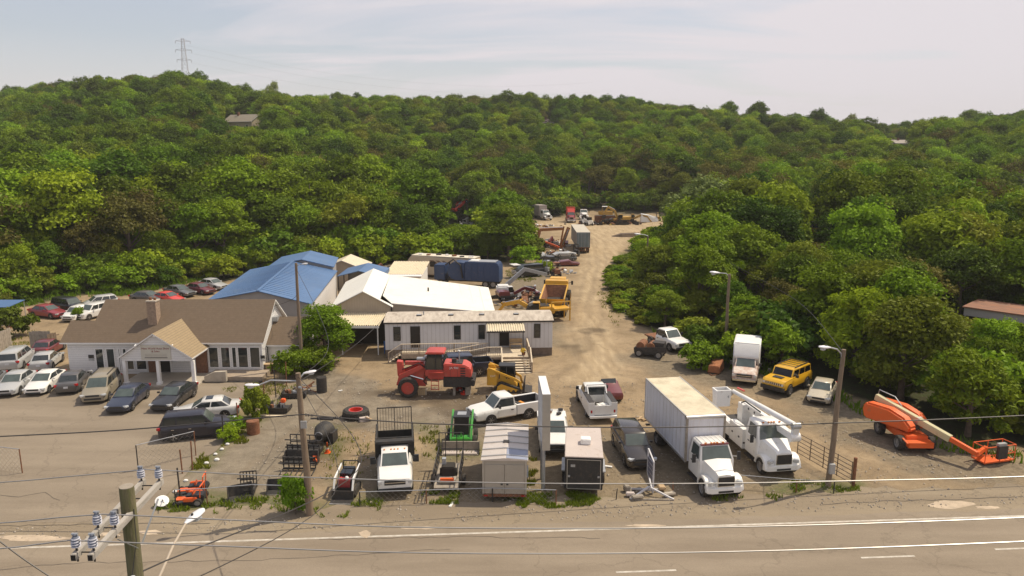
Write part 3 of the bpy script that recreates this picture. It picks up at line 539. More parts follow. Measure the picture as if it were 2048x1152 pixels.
mb = MB(); mb.box(-.12, ML + .12, -.16, -.12, 3.36, 3.5, 'dark_metal'); O('fascia', mb, H2)
for k in range(1, 14): mb = MB(); 
mb = MB()
for k in range(1, 40): x = k * ML / 40; mb.box(x - .012, x + .012, -.012, 0, .85, 3.4, 'wall_grey')
O('panel_joint', mb, H2, kind='stuff')
for px in (706, 718, 900, 962, 1034): pass
for px in (836, 901, 964, 1034):
    x = mu(px, 629); mb = MB(); mb.box(x - .25, x + .25, 1.2, 1.6, 3.72, 3.86, 'dark_metal'); mb.box(x - .2, x + .2, 1.22, 1.58, 3.86, 3.9, 'galv'); O('roof_vent', mb, H2)
x = mu(845, 624); mb = MB(); mb.cyl((x, 1.6, 3.7), (x, 1.6, 4.15), .06, 'galv', 8); O('vent_pipe', mb, H2)
for (a, b, z0, z1, kind_) in ((788, 800, 1.75, 3.0, 'w'), (822, 839, 1.0, 3.02, 'd'), (909, 920, 1.8, 3.05, 'w'), (958, 968.5, 1.8, 3.08, 'w'), (1000, 1017, 1.05, 2.95, 'd'), (1069, 1079.5, 1.85, 3.1, 'w')):
    if kind_ == 'w': window(H2, mu(a), mu(b), 0, z0, z1, 'dark_metal', 'glass', 1)
    else:
        mb = MB(); mb.box(mu(a), mu(b), -.05, 0, z0, z1, 'interior'); dd = O('door', mb, H2); mb = MB(); mb.box(mu(a) - .06, mu(a), -.07, 0, z0, z1 + .06, 'dark_metal'); mb.box(mu(b), mu(b) + .06, -.07, 0, z0, z1 + .06, 'dark_metal'); mb.box(mu(a), mu(b), -.07, 0, z1, z1 + .06, 'dark_metal'); O('door_frame', mb, dd)
x = mu(1026, 662); mb = MB(); mb.box(x, x + .35, -.04, 0, 2.55, 2.85, 'dark_metal'); mb.box(x + .05, x + .3, -.05, -.04, 2.6, 2.8, 'wall_beige'); O('notice', mb, H2)
xa, xb = mu(973, 653), mu(1047, 653)
mb = corrug(xa, xb, -1.75, 0, 2.95, 3.3, 16, .04, 'corrugated'); O('awning_roof', mb, H2); mb = MB(); mb.box(xa, xb, -1.78, -1.7, 2.78, 2.9, 'dark_metal'); O('awning_beam', mb, H2)
for x in (xa + .15, xb - .2): mb = MB(); mb.box(x, x + .08, -1.75, -1.67, .95, 2.8, 'dark_metal'); O('awning_post', mb, H2)
# deck, ramps and steps (own timber structure in front of the office)
D_ = thing('timber_ramp_deck', 'weathered timber deck with long wheelchair ramp and front steps before the mobile office', 'deck', MO, mrz)
x0, x1 = mu(1000, 690), mu(1052, 690); xw = mu(805, 680)
for i in range(12): mb = MB(); y = -3.4 + i * .28; mb.box(xa - .1, x1, y, y + .25, .88, .93, 'deck_light'); O('plank', mb, D_)
mb = MB(); mb.box(xa - .1, x1, -3.4, -.05, .7, .875, 'deck_wood')
for x in (xa, (xa + x1) / 2, x1 - .15):
    for y in (-3.35, -.3): mb.box(x, x + .12, y, y + .12, 0, .7, 'deck_wood')
O('deck_frame', mb, D_)
mb = MB(); mb.box(xw, xa - .1, -1.5, -.05, .78, .86, 'deck_light'); mb.box(xw, xa - .1, -1.5, -1.4, .35, .78, 'deck_wood'); O('walkway', mb, D_)
xs_ = mu(890, 705); mb = MB(); mb.add([(xs_, -3.2, .1), (xa - .1, -3.2, .86), (xa - .1, -1.75, .86), (xs_, -1.75, .1), (xs_, -3.2, 0), (xa - .1, -3.2, .76), (xa - .1, -1.75, .76), (xs_, -1.75, 0)], [(0, 1, 2, 3), (4, 7, 6, 5), (0, 4, 5, 1), (3, 2, 6, 7)], 'deck_light'); O('ramp', mb, D_)
for i in range(6): mb = MB(); y = -3.42 - (i + 1) * .34; z = .84 - (i + 1) * .135; mb.box(x0 + .05, x1 + .1, y, y + .33, z - .05, z, 'deck_light'); O('step', mb, D_)
mb = MB(); mb.prism([(-5.5, 0), (-3.42, .78), (-3.42, 0)], x0 - .05, x0 + .05, 'deck_wood', 'x'); mb.prism([(-5.5, 0), (-3.42, .78), (-3.42, 0)], x1 + .1, x1 + .18, 'deck_wood', 'x'); O('stringer', mb, D_)
for i, k in enumerate(range(4)): mb = MB(); x = xw - .55 + i * -.0 ; y0 = -1.4; mb.box(xw - .3 * (i + 1), xw - .3 * i, -1.45, -.1, .86 - .2 * (i + 1) - .05, .86 - .2 * (i + 1), 'deck_light'); O('step', mb, D_)
def rail(p, q, h=.95, nb=20, post=True):
    p = Vector(p); q = Vector(q); U = Vector((0, 0, h)); mb = MB(); mb.beam(p + U, q + U, .11, .05, 'deck_light'); mb.beam(p + Vector((0, 0, .12)), q + Vector((0, 0, .12)), .05, .07, 'deck_wood'); O('handrail', mb, D_)
    mb = MB(); n = max(1, int((q - p).length / .16))
    for i in range(1, n): c = p.lerp(q, i / n); mb.beam(c + Vector((0, 0, .12)), c + U, .035, .035, 'deck_wood')
    O('baluster', mb, D_, kind='stuff')
    for i in range(int((q - p).length / 1.9) + 2):
        n_ = int((q - p).length / 1.9) + 1; c = p.lerp(q, i / n_); mb = MB(); mb.beam(c, c + U * 1.0, .09, .09, 'deck_wood'); O('rail_post', mb, D_)
rail((xw, -1.5, .8), (xa + .2, -1.5, .8)); rail((xw - 1.2, -1.5, .0), (xw, -1.5, .8)); rail((xs_, -3.25, .1), (xa - .1, -3.25, .84)); rail((xs_, -1.7, .1), (xa - .1, -1.7, .84)); rail((xa - .1, -3.3, .88), (x0, -3.3, .88)); rail((x0, -3.4, .85), (x0, -5.4, .02), .95); rail((x1 + .14, -3.4, .85), (x1 + .14, -5.4, .02), .95); rail((x1 + .05, -.2, .9), (x1 + .05, -3.4, .9))
# bench & flower pot on the deck, blue chair below
t = thing('patio_bench', 'brown slatted bench on the office deck under the awning', 'bench', Vector(H2.location) + Matrix.Rotation(mrz, 3, 'Z') @ Vector((x1 - 1.0, -.5, .93)), mrz); mb = MB(); mb.box(-.6, .6, -.25, .2, .4, .46, 'ply'); O('seat', mb, t); mb = MB(); mb.box(-.6, .6, .18, .24, .5, .9, 'ply'); O('backrest', mb, t); mb = MB(); [mb.box(x, x + .06, y, y + .06, 0, .4, 'ply') for x in (-.58, .52) for y in (-.22, .14)]; O('leg_frame', mb, t)
t = thing('yellow_flower_pot', 'yellow potted flowers at the top of the office steps', 'potted plant', Vector(H2.location) + Matrix.Rotation(mrz, 3, 'Z') @ Vector((x1 - .45, -2.9, .93)), mrz); mb = MB(); mb.cyl((0, 0, 0), (0, 0, .3), .14, 'rust', 10, .2); O('pot', mb, t); M('yellow_bloom', (.55, .36, .03), .7, 0, .3, 12); mb = MB(); [mb.ball((R.uniform(-.2, .2), R.uniform(-.2, .2), R.uniform(.35, .6)), .1, 'yellow_bloom', 6) for _ in range(12)]; O('flowers', mb, t, kind='stuff')
M('blue_plastic', (.05, .15, .40), .4, 0, .08)
p = G(774, 706); t = thing('blue_plastic_chair', 'blue plastic garden chair beside the left end of the mobile office', 'chair', p, .2); mb = MB(); mb.box(-.28, .28, -.28, .25, .38, .43, 'blue_plastic'); O('seat', mb, t); mb = MB(); mb.box(-.28, .28, .22, .28, .43, 1.15, 'blue_plastic'); O('backrest', mb, t)
for a in (-.26, .2):
    for b in (-.26, .2): mb = MB(); mb.box(a, a + .06, b, b + .06, 0, .38, 'blue_plastic'); O('leg', mb, t)
# ---- little corrugated-roof shed behind the warehouse
t = thing('white_corrugated_shed', 'small white shed with cream corrugated lean-to roof behind the warehouse', 'shed', (-14.3, 94.5, 0), -.02); mb = MB(); mb.box(-2.5, 2.2, 0, 7.4, 0, 3.0, 'wall_white'); O('wall', mb, t); O('roof', corrug(-2.6, 2.4, .9, 8, 3.1, 3.75, 22, .05, 'corrugated'), t); mb = MB(); mb.box(-2.6, 2.4, -.4, .95, 3.0, 3.08, 'rib_white'); O('roof_edge', mb, t)
# ---- old building at the right edge
t = thing('rusty_roof_trailer_building', 'old low building with rusty metal roof half hidden behind trees at right', 'building', (46.0, 72.5, 0), radians(-47)); M('rust_roof', (.17, .10, .075), .8, 0, .2, .6, .75, (.38, .15, .06), stretch=(.5, 2, 1))
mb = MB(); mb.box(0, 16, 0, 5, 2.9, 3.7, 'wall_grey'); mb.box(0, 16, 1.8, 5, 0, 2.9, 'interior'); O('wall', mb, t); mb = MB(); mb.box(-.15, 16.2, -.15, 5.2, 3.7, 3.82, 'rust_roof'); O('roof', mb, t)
for x in (.1, 4, 8, 12): mb = MB(); mb.box(x, x + .12, .02, .14, 0, 2.9, 'wall_grey'); O('post', mb, t)
mb = MB(); mb.box(1, 16, -3.5, -.3, 0, 1.9, 'wall_beige'); O('annex_wall', mb, t); mb = MB(); slab(mb, [(.8, -3.8, 1.9), (16.2, -3.8, 1.9), (16.2, -.2, 2.4), (.8, -.2, 2.4)], 'skirting'); O('annex_roof', mb, t)
# ---- hillside houses
HOUSES = []; HZS = {}
def hill_house(px, py, Y, wd, dp, hw, rise, wallm, roofm, label, rz=0., wins=3):
    Y = min(range(230, 400, 2) if Y > 200 else [Y], key=lambda q: abs(ZAT(px, py, q).z - tz(ZAT(px, py, q).x, q) - 1.5)); p = ZAT(px, py, Y); g = tz(p.x, Y); z = p.z; HOUSES.append((p.x, Y, wd)); HZS[(p.x, Y)] = z; t = thing('hillside_house', label, 'house', (p.x, Y, z), rz)
    mb = MB(); mb.box(-wd / 2, wd / 2, 0, dp, -9, hw, wallm); mb.prism([(0, hw), (dp / 2, hw + rise - .1), (dp, hw)], -wd / 2, wd / 2, wallm, 'x'); O('wall', mb, t); mb = MB(); gable_roof(mb, -wd / 2 - .4, wd / 2 + .4, -.5, dp / 2, dp + .5, hw, hw + rise, hw, roofm); O('roof', mb, t)
    mb = MB(); mb.box(-wd * .2 - .4, -wd * .2 + .4, dp * .4, dp * .4 + .7, hw + rise * .4, hw + rise + .9, 'brick_brown'); O('chimney', mb, t)
    for i in range(wins): x = -wd / 2 + wd * (i + .5) / wins; window(t, x - .6, x + .6, 0, .9, 2.2)
M('tan_wall', (.42, .36, .25), .8); M('tan_roof', (.24, .21, .16), .9, 0, .12); M('brown_roof', (.085, .06, .055), .9, 0, .15); M('pale_roof', (.34, .30, .26), .9, 0, .1)
hill_house(476, 262, 285, 14, 8, 3.4, 2.8, 'tan_wall', 'tan_roof', 'tan house with beige gable roof among the trees on the left hillside', -.45)
hill_house(1098, 252, 300, 6, 6, 1.6, 1.8, 'brick_brown', 'brown_roof', 'small dark brown-roofed house peeking from the central wooded hillside', .1, 2)
hill_house(1812, 296, 280, 11, 7, 2.2, 1.6, 'tan_wall', 'pale_roof', 'pale low-roofed house in a gap of the woods on the right hillside', .15, 2)
hill_house(2068, 384, 170, 6, 6, 2.2, 1.6, 'wall_grey', 'brown_roof', 'grey house corner showing at the right edge among tall trees', .5, 2)
# ---- lattice transmission tower on the ridge
def lattice(px, pyt, Y, label, hh=None):
    top = ZAT(px, pyt, Y); g = tz(top.x, Y); t = thing('transmission_tower', label, 'pylon', (top.x, Y, g), .25); h = top.z - g; M('steel_far', (.46, .43, .42), .7, .2, .05)
    lv = [0, .3, .5, .64, .74, .82, .90, 1.0]; wdt = lambda s: 3.0 * (1 - s) ** 1.2 + .75
    for sx in (-1, 1):
        for sy in (-1, 1): mb = MB(); mb.tube([(sx * wdt(s) / 1, sy * wdt(s), s * h) for s in lv], .075, 'steel_far', 4); O('leg', mb, t)
    mb = MB()
    for a, b in zip(lv[:-1], lv[1:]):
        for s1, s2 in (((-1, -1), (1, -1)), ((1, -1), (1, 1)), ((1, 1), (-1, 1)), ((-1, 1), (-1, -1))):
            A_ = lambda s, q: Vector((s[0] * wdt(q), s[1] * wdt(q), q * h)); mb.beam(A_(s1, a), A_(s2, b), .065, .065, 'steel_far'); mb.beam(A_(s2, a), A_(s1, b), .065, .065, 'steel_far'); mb.beam(A_(s1, b), A_(s2, b), .065, .065, 'steel_far')
    O('bracing', mb, t, kind='stuff')
    for s in (.74, .86, .97):
        mb = MB(); L = 4.6 - 1.2 * abs(s - .86) * 10 * .3
        for d in (-1, 1): mb.beam((0, 0, s * h + .8), (d * L, 0, s * h), .14, .14, 'steel_far'); mb.beam((0, 0, s * h - .5), (d * L, 0, s * h), .14, .14, 'steel_far'); mb.cyl((d * L, 0, s * h), (d * L, 0, s * h - 1.6), .12, 'steel_far', 6)
        O('cross_arm', mb, t)
    return t, h
TW, TH_ = lattice(365, 77, 470, 'grey lattice transmission tower rising above the left ridge')
# ============================================================ vehicles
def mirror_loft(mb, st, m, smooth=True):
    """st: list of (x, halfw, zbot, ztop, shoulder) -> smooth lower body"""
    rings = []
    for (x, wd, zb, zt, k) in st:
        h = zt - zb; half = [(0, zb), (wd * .86, zb), (wd * .98, zb + h * .14), (wd, zb + h * .45), (wd * .985, zt - h * .22), (wd * .93, zt - h * .07), (wd * k, zt), (0, zt + .03 * min(1, wd))]
        rings.append([(x, y, z) for y, z in half] + [(x, -y, z) for y, z in half[-2:0:-1]])
    return mb.loft(rings, m, True, True, smooth)
WH = {}
def wheel_mesh(r, w_, rim='alloy', spokes=5):
    k = (round(r, 3), round(w_, 3), rim, spokes)
    if k in WH: return WH[k]
    mb = MB(); pr = [(-w_ / 2, r * .62), (-w_ / 2, r * .93), (-w_ * .36, r), (w_ * .36, r), (w_ / 2, r * .93), (w_ / 2, r * .62)]; n = 20
    mb.loft([[(cos(2 * pi * i / n) * b, a, sin(2 * pi * i / n) * b) for i in range(n)] for a, b in pr], 'tyre', True, False, True); ty = mb.mesh('tyre', 30)
    mb = MB(); mb.loft([[(cos(2 * pi * i / n) * b, a, sin(2 * pi * i / n) * b) for i in range(n)] for a, b in ((w_ * .46, r * .63), (w_ * .30, r * .60))], rim, True, False, True)
    mb.add([(cos(2 * pi * i / n) * r * .6, w_ * .26, sin(2 * pi * i / n) * r * .6) for i in range(n)], [tuple(range(n))], 'black_trim' if spokes else rim)
    mb.cyl((0, w_ * .26, 0), (0, w_ * .42, 0), r * .17, rim, 10)
    for i in range(spokes): a = 2 * pi * i / spokes; mb.beam((0, w_ * .36, 0), (cos(a) * r * .62, w_ * .38, sin(a) * r * .62), r * .2, .04, rim)
    rm = mb.mesh('rim', 30); WH[k] = (ty, rm); return WH[k]
def add_wheel(root, x, y, r, w_, rim='alloy', spokes=5, flip=False):
    ty, rm = wheel_mesh(r, w_, rim, spokes); o = link('wheel', ty, root, (x, y, r), (0, 0, pi if y < 0 else 0)); link('rim', rm, o); return o
def arch(root_mb, x, y, r, sgn):
    n = 14; vs = [(x + cos(pi * i / n) * r, y, r * .93 + sin(pi * i / n) * r) for i in range(n + 1)] + [(x - r, y, r * .35), (x + r, y, r * .35)]
    root_mb.add(vs, [tuple(range(n + 1)) + (n + 1, n + 2)], 'rubber')
def place2(fx, fy, rx, ry):
    """front and rear ground marks in the picture -> centre and heading"""
    a = G(fx, fy); b = G(rx, ry); c = (a + b) / 2; return c, atan2(a.y - b.y, a.x - b.x)
def placew(fx, fy, rx, ry, side, hw):
    """contact points of the two visible wheels; side +1 = the vehicle's left wheels"""
    a = G(fx, fy); b = G(rx, ry); c = (a + b) / 2; h = atan2(a.y - b.y, a.x - b.x); return c - Vector((-sin(h), cos(h), 0)) * side * hw, h
STY = {  # L, W, H, belt z, hood z, deck z, windshield base/top, rear top/base, wheelbase front/rear, wheel radius
 'sedan': dict(L=4.75, W=1.82, H=1.45, belt=.93, hood=.80, deck=.98, wb=(.95, .18), rb=(-1.15, -1.78), ax=(1.42, -1.36), r=.33, hoodf=.66),
 'coupe': dict(L=4.45, W=1.75, H=1.40, belt=.90, hood=.78, deck=.96, wb=(.98, .10), rb=(-1.05, -1.85), ax=(1.35, -1.30), r=.32, hoodf=.62),
 'suv': dict(L=4.9, W=1.92, H=1.78, belt=1.10, hood=1.05, deck=1.12, wb=(1.05, .45), rb=(-2.05, -2.32), ax=(1.48, -1.42), r=.38, hoodf=.86),
 'minivan': dict(L=5.05, W=1.96, H=1.74, belt=1.05, hood=.98, deck=1.08, wb=(1.45, .60), rb=(-2.15, -2.42), ax=(1.60, -1.45), r=.34, hoodf=.78),
 'wagon': dict(L=4.3, W=1.76, H=1.55, belt=.97, hood=.92, deck=1.0, wb=(1.05, .35), rb=(-1.70, -2.05), ax=(1.32, -1.30), r=.31, hoodf=.72),
 'crossover': dict(L=4.5, W=1.84, H=1.68, belt=1.04, hood=.98, deck=1.05, wb=(1.0, .35), rb=(-1.80, -2.15), ax=(1.35, -1.32), r=.35, hoodf=.80)}
def lights(root, L, W, zf, zr, grille='black_trim', glow='lens', gw=.5):
    for s in (-1, 1):
        mb = MB(); mb.cbox((L / 2 - .16, s * W * .37, zf), (.30, W * .20, .13), glow, rz=-s * .42); O('headlight', mb, root, bev=.02)
        mb = MB(); mb.cbox((-L / 2 + .11, s * W * .40, zr), (.22, W * .15, .18), 'red_lens', rz=s * .35); O('taillight', mb, root, bev=.02)
    mb = MB(); mb.cbox((L / 2 - .035, 0, zf - .02), (.10, W * gw, .13), grille); O('grille', mb, root)
    mb = MB(); mb.cbox((L / 2 - .02, 0, zf - .27), (.08, W * .62, .14), 'black_trim'); O('air_intake', mb, root)
    mb = MB(); mb.cbox((-L / 2 - .005, 0, zr - .15), (.03, .32, .16), 'plate'); O('number_plate', mb, root)
def cabin(root, pm, W, H, belt, xb0, xt0, xt1, xb1, wbelt=.93, wroof=.72, splits=(.5,), glass='glass', sunroof=False, screen='screen_glass', rearglass=True, pillar=.035):
    wl, wt = W / 2 * wbelt, W / 2 * wroof; zt = H - .07; mb = MB(); b = belt - .03
    base = [(xb0, wl * .88, b), (xb1, wl * .92, b), (xb1, -wl * .92, b), (xb0, -wl * .88, b)]
    top = [(xt0, wt * .96, zt), (xt1, wt, zt), (xt1, -wt, zt), (xt0, -wt * .96, zt)]
    rf = [(xt0 - .12, wt * .82, H - .01), (xt1 + .12, wt * .82, H - .01), (xt1 + .12, -wt * .82, H - .01), (xt0 - .12, -wt * .82, H - .01)]; mid = [(xt0 * .5 + xt1 * .5, 0, H + .015)]
    # a mid station keeps the side glass bulged
    mb.loft([base, top, rf], pm, True, False, False); mb.add(rf + mid, [(0, 1, 4), (1, 2, 4), (2, 3, 4), (3, 0, 4)], pm, True); O('cabin', mb, root, sharp=50)
    ws = (base[3], base[0], top[0], top[3]); mb = MB(); mb.panel(ws, .05, .95, .04, .93, .012, screen); O('windshield', mb, root)
    if rearglass: rs = (base[1], base[2], top[2], top[1]); mb = MB(); mb.panel(rs, .07, .93, .10, .9, .012, glass); O('rear_window', mb, root)
    cuts = [0.04] + list(splits) + [.96]
    for s, q in ((1, (base[0], base[1], top[1], top[0])), (-1, (base[2], base[3], top[3], top[2]))):
        for i in range(len(cuts) - 1):
            a, c = cuts[i], cuts[i + 1]; a2 = a + (pillar if i else 0); 
            if s < 0: a2, c = 1 - c, 1 - a2
            mb = MB(); mb.panel(q, a2, c, .06, .88, .012, glass); O('side_window', mb, root)
    if sunroof: mb = MB(); mb.cbox(((xt0 * .65 + xt1 * .35), 0, H + .015), (.5, .8, .02), 'glass_tint'); O('sunroof', mb, root)
def car(style, name, label, cat, pos, pm, group=None, rim='alloy', splits=None, sunroof=False, sx=1., glass='glass', roof_rack=False, wheels=True, seams=True, plate=False):
    c, h = pos; S = STY[style]; t = thing(name, label, cat, (c.x, c.y, tz(c.x, c.y) + .04), h, group); L, W, H = S['L'] * sx, S['W'], S['H']; k = sx
    zb = .19; hz_, hf, dk, bt = S['hood'], S['hoodf'], S['deck'], S['belt']; xw = S['wb'][0] * k; xr = S['rb'][1] * k
    st = [(L / 2, W * .30, .34, hf - .10, .7), (L / 2 - .06, W * .40, .24, hf - .02, .8), (L / 2 - .28, W * .46, zb, hf + .04, .8), (L / 2 - .60, W * .49, zb, (hf * .45 + hz_ * .55), .8), (xw + .12, W * .5, zb, hz_ + .08, .84), (xw - .25, W * .5, zb, bt, .88), (0, W * .5, zb, bt, .9), (xr + .3, W * .5, zb, bt + .02, .9),
          (xr - .05 if xr - .1 > -L / 2 + .3 else -L / 2 + .25, W * .495, zb + .02, dk, .84), (-L / 2 + .14, W * .455, zb + .05, dk - .02, .8), (-L / 2 + .03, W * .41, .30, dk - .10, .76), (-L / 2, W * .36, .36, dk - .16, .7)]
    mb = MB(); mirror_loft(mb, st, pm)
    for x in S['ax']:
        for s in (-1, 1): arch(mb, x * k, s * (W / 2 + .006), S['r'] * 1.13, s)
    O('body', mb, t, sharp=28)
    sp = splits or {'sedan': (.47,), 'coupe': (.55,), 'suv': (.36, .68), 'minivan': (.34, .66), 'wagon': (.36, .68), 'crossover': (.38, .72)}[style]
    cabin(t, pm, W, H, bt + .03, S['wb'][0] * k, S['wb'][1] * k, S['rb'][0] * k, S['rb'][1] * k, splits=sp, sunroof=sunroof, glass=glass, wroof=.76 if style in ('suv', 'minivan') else .72)
    if wheels:
        for x in S['ax']:
            for s in (-1, 1): add_wheel(t, x * k, s * (W / 2 - .10), S['r'], .23, rim)
    lights(t, L, W, hf - .06, dk - .16)
    for s in (-1, 1):
        mb = MB(); mb.cbox((xw - .42, s * (W / 2 + .06), bt + .08), (.16, .2, .13), pm); O('mirror', mb, t, bev=.03)
        d0, d1, d2 = xw - .35, (xw + xr) / 2 + .05, xr + .65
        for a, b_ in ((d0, d1 + .01), (d1 - .01, d2)):
            mb = MB(); mb.box(b_ + .01, a - .01, s * W * .5 * .99 if s > 0 else s * W * .5 * 1.004, s * W * .5 * 1.004 if s > 0 else s * W * .5 * .99, .34, bt - .17, pm); dd = O('door', mb, t); mb = MB(); mb.box(b_ + .12, b_ + .3, s * W * .502 - .02, s * W * .502 + .02, bt - .25, bt - .21, 'chrome' if plate else pm); O('handle', mb, dd)
    mb = MB(); mb.box(-L / 2 + .3, L / 2 - .4, -W * .44, W * .44, .14, zb + .02, 'rubber'); O('underbody', mb, t)
    if roof_rack:
        for s in (-1, 1): mb = MB(); mb.beam((S['wb'][1] * k - .3, s * W * .3, H + .04), (S['rb'][0] * k + .2, s * W * .3, H + .04), .05, .05, 'black_trim'); O('roof_rail', mb, t)
    return t
paint('silver', (.42, .42, .41)); paint('white', (.78, .76, .71), .08); paint('charcoal', (.085, .080, .078)); paint('gold', (.27, .235, .17)); paint('navy', (.020, .026, .050)); paint('black', (.018, .018, .020)); paint('midnight', (.016, .015, .024), 0, .35, .4); paint('red', (.26, .03, .035)); paint('bright_red', (.62, .045, .025)); paint('maroon', (.14, .02, .022)); paint('pearl', (.62, .61, .58)); paint('darkgrey', (.12, .12, .115)); paint('beige', (.50, .44, .33), .25); paint('brownblack', (.030, .024, .022), .08, .25); paint('bronze', (.10, .09, .08))
lotf = 'cars in the front row of the dealership lot'; lotr = 'cars parked along the back fence of the dealership lot'
car('sedan', 'silver_sedan', 'silver sedan facing forward, leftmost car of the front row by the dealership', 'car', placew(37, 793, 76, 764, 1, .9), 'paint_silver', lotf, sx=.96)
car('coupe', 'white_sedan', 'white sedan with sloping roof between the silver and the charcoal sedans', 'car', placew(95, 790, 134, 762, 1, .88), 'paint_white', lotf)
car('sedan', 'charcoal_sedan', 'charcoal sedan parked backwards with its red tail lamp showing, beside the gold minivan', 'car', placew(187, 757, 160, 788, -1, .9), 'paint_charcoal', lotf)
car('minivan', 'gold_minivan', 'champagne gold minivan in front of the white porch house', 'minivan', placew(216, 806, 246, 772, 1, .97), 'paint_gold', lotf, roof_rack=True, sx=.96)
car('sedan', 'navy_sedan', 'navy blue sedan right of the gold minivan', 'car', placew(266, 823, 298, 795, 1, .9), 'paint_navy', lotf)
car('sedan', 'black_sedan', 'black sedan parked at the right of the navy one before the porch', 'car', placew(354, 820, 391, 793, 1, .9), 'paint_black', lotf, plate=True)
car('sedan', 'white_sunroof_sedan', 'white sedan with dark sunroof parked sideways behind the dark minivan', 'car', placew(370, 846, 451, 839, 1, .9), 'paint_pearl', None, sunroof=True)
car('suv', 'midnight_suv', 'dark blue-black sport utility vehicle parked sideways at the lot edge by the fence', 'suv', placew(441, 877, 345.5, 886, -1, .95), 'paint_midnight', None, splits=(.33, .66), sx=1.0, plate=True)
lot2 = 'cars in the second row of the dealership lot'
car('minivan', 'silver_minivan', 'silver minivan seen from behind at the far left of the lot', 'minivan', placew(76, 716, 44, 742, -1, .97), 'paint_silver', lot2)
car('sedan', 'silver_sedan', 'silver-blue sedan seen from behind beside the white house corner', 'car', placew(128, 722, 106, 741, -1, .9), 'paint_silver', lot2, sx=.95)
car('sedan', 'dark_sedan_by_fence', 'dark maroon sedan half hidden against the grey wooden fence', 'car', placew(128, 700, 108, 712, -1, .9), 'paint_maroon', lot2, sx=.9)
car('sedan', 'blue_grey_sedan', 'blue-grey sedan cut off by the left edge of the photo', 'car', placew(-15, 790, 12, 768, 1, .9), 'paint_darkgrey', lot2)
car('sedan', 'red_sedan', 'dark red sedan facing right beside the blue canopy at far left', 'car', placew(103, 639, 65, 635, -1, .9), 'paint_red', lotr)
car('suv', 'black_suv', 'black sport utility vehicle in front of the brush behind the red sedan', 'suv', place2(170, 628, 113, 620), 'paint_black', lotr)
car('crossover', 'silver_crossover', 'silver crossover nose to the left beside the roof of the white house', 'car', placew(180, 641, 214, 632, 1, .9), 'paint_pearl', lotr, sx=.92)
car('wagon', 'white_hatchback', 'white hatchback behind a weedy sapling left of the silver crossover', 'car', place2(143, 643, 168, 634), 'paint_white', lotr, sx=.85)
car('wagon', 'small_silver_wagon', 'small silver wagon behind the silver crossover', 'car', place2(180, 618, 218, 613), 'paint_silver', lotr)
car('sedan', 'black_back_sedan', 'black sedan showing only its roof above the brown ridge', 'car', place2(325, 606, 270, 602), 'paint_bronze', lotr)
car('coupe', 'bright_red_coupe', 'bright red coupe parked behind the chimney of the brown roof', 'car', place2(364, 608, 313, 602), 'paint_bright_red', lotr)
car('sedan', 'dark_grey_sedan', 'dark grey sedan between the bright red coupe and the maroon car', 'car', place2(387, 595, 334, 588), 'paint_darkgrey', lotr)
car('sedan', 'maroon_sedan', 'maroon sedan parked nearest the blue-roofed workshop', 'car', place2(428, 590, 375, 583), 'paint_maroon', lotr)
car('sedan', 'silver_far_sedan', 'silver sedan behind the maroon one, farthest right of the back row', 'car', place2(446, 580, 408, 575), 'paint_silver', lotr)
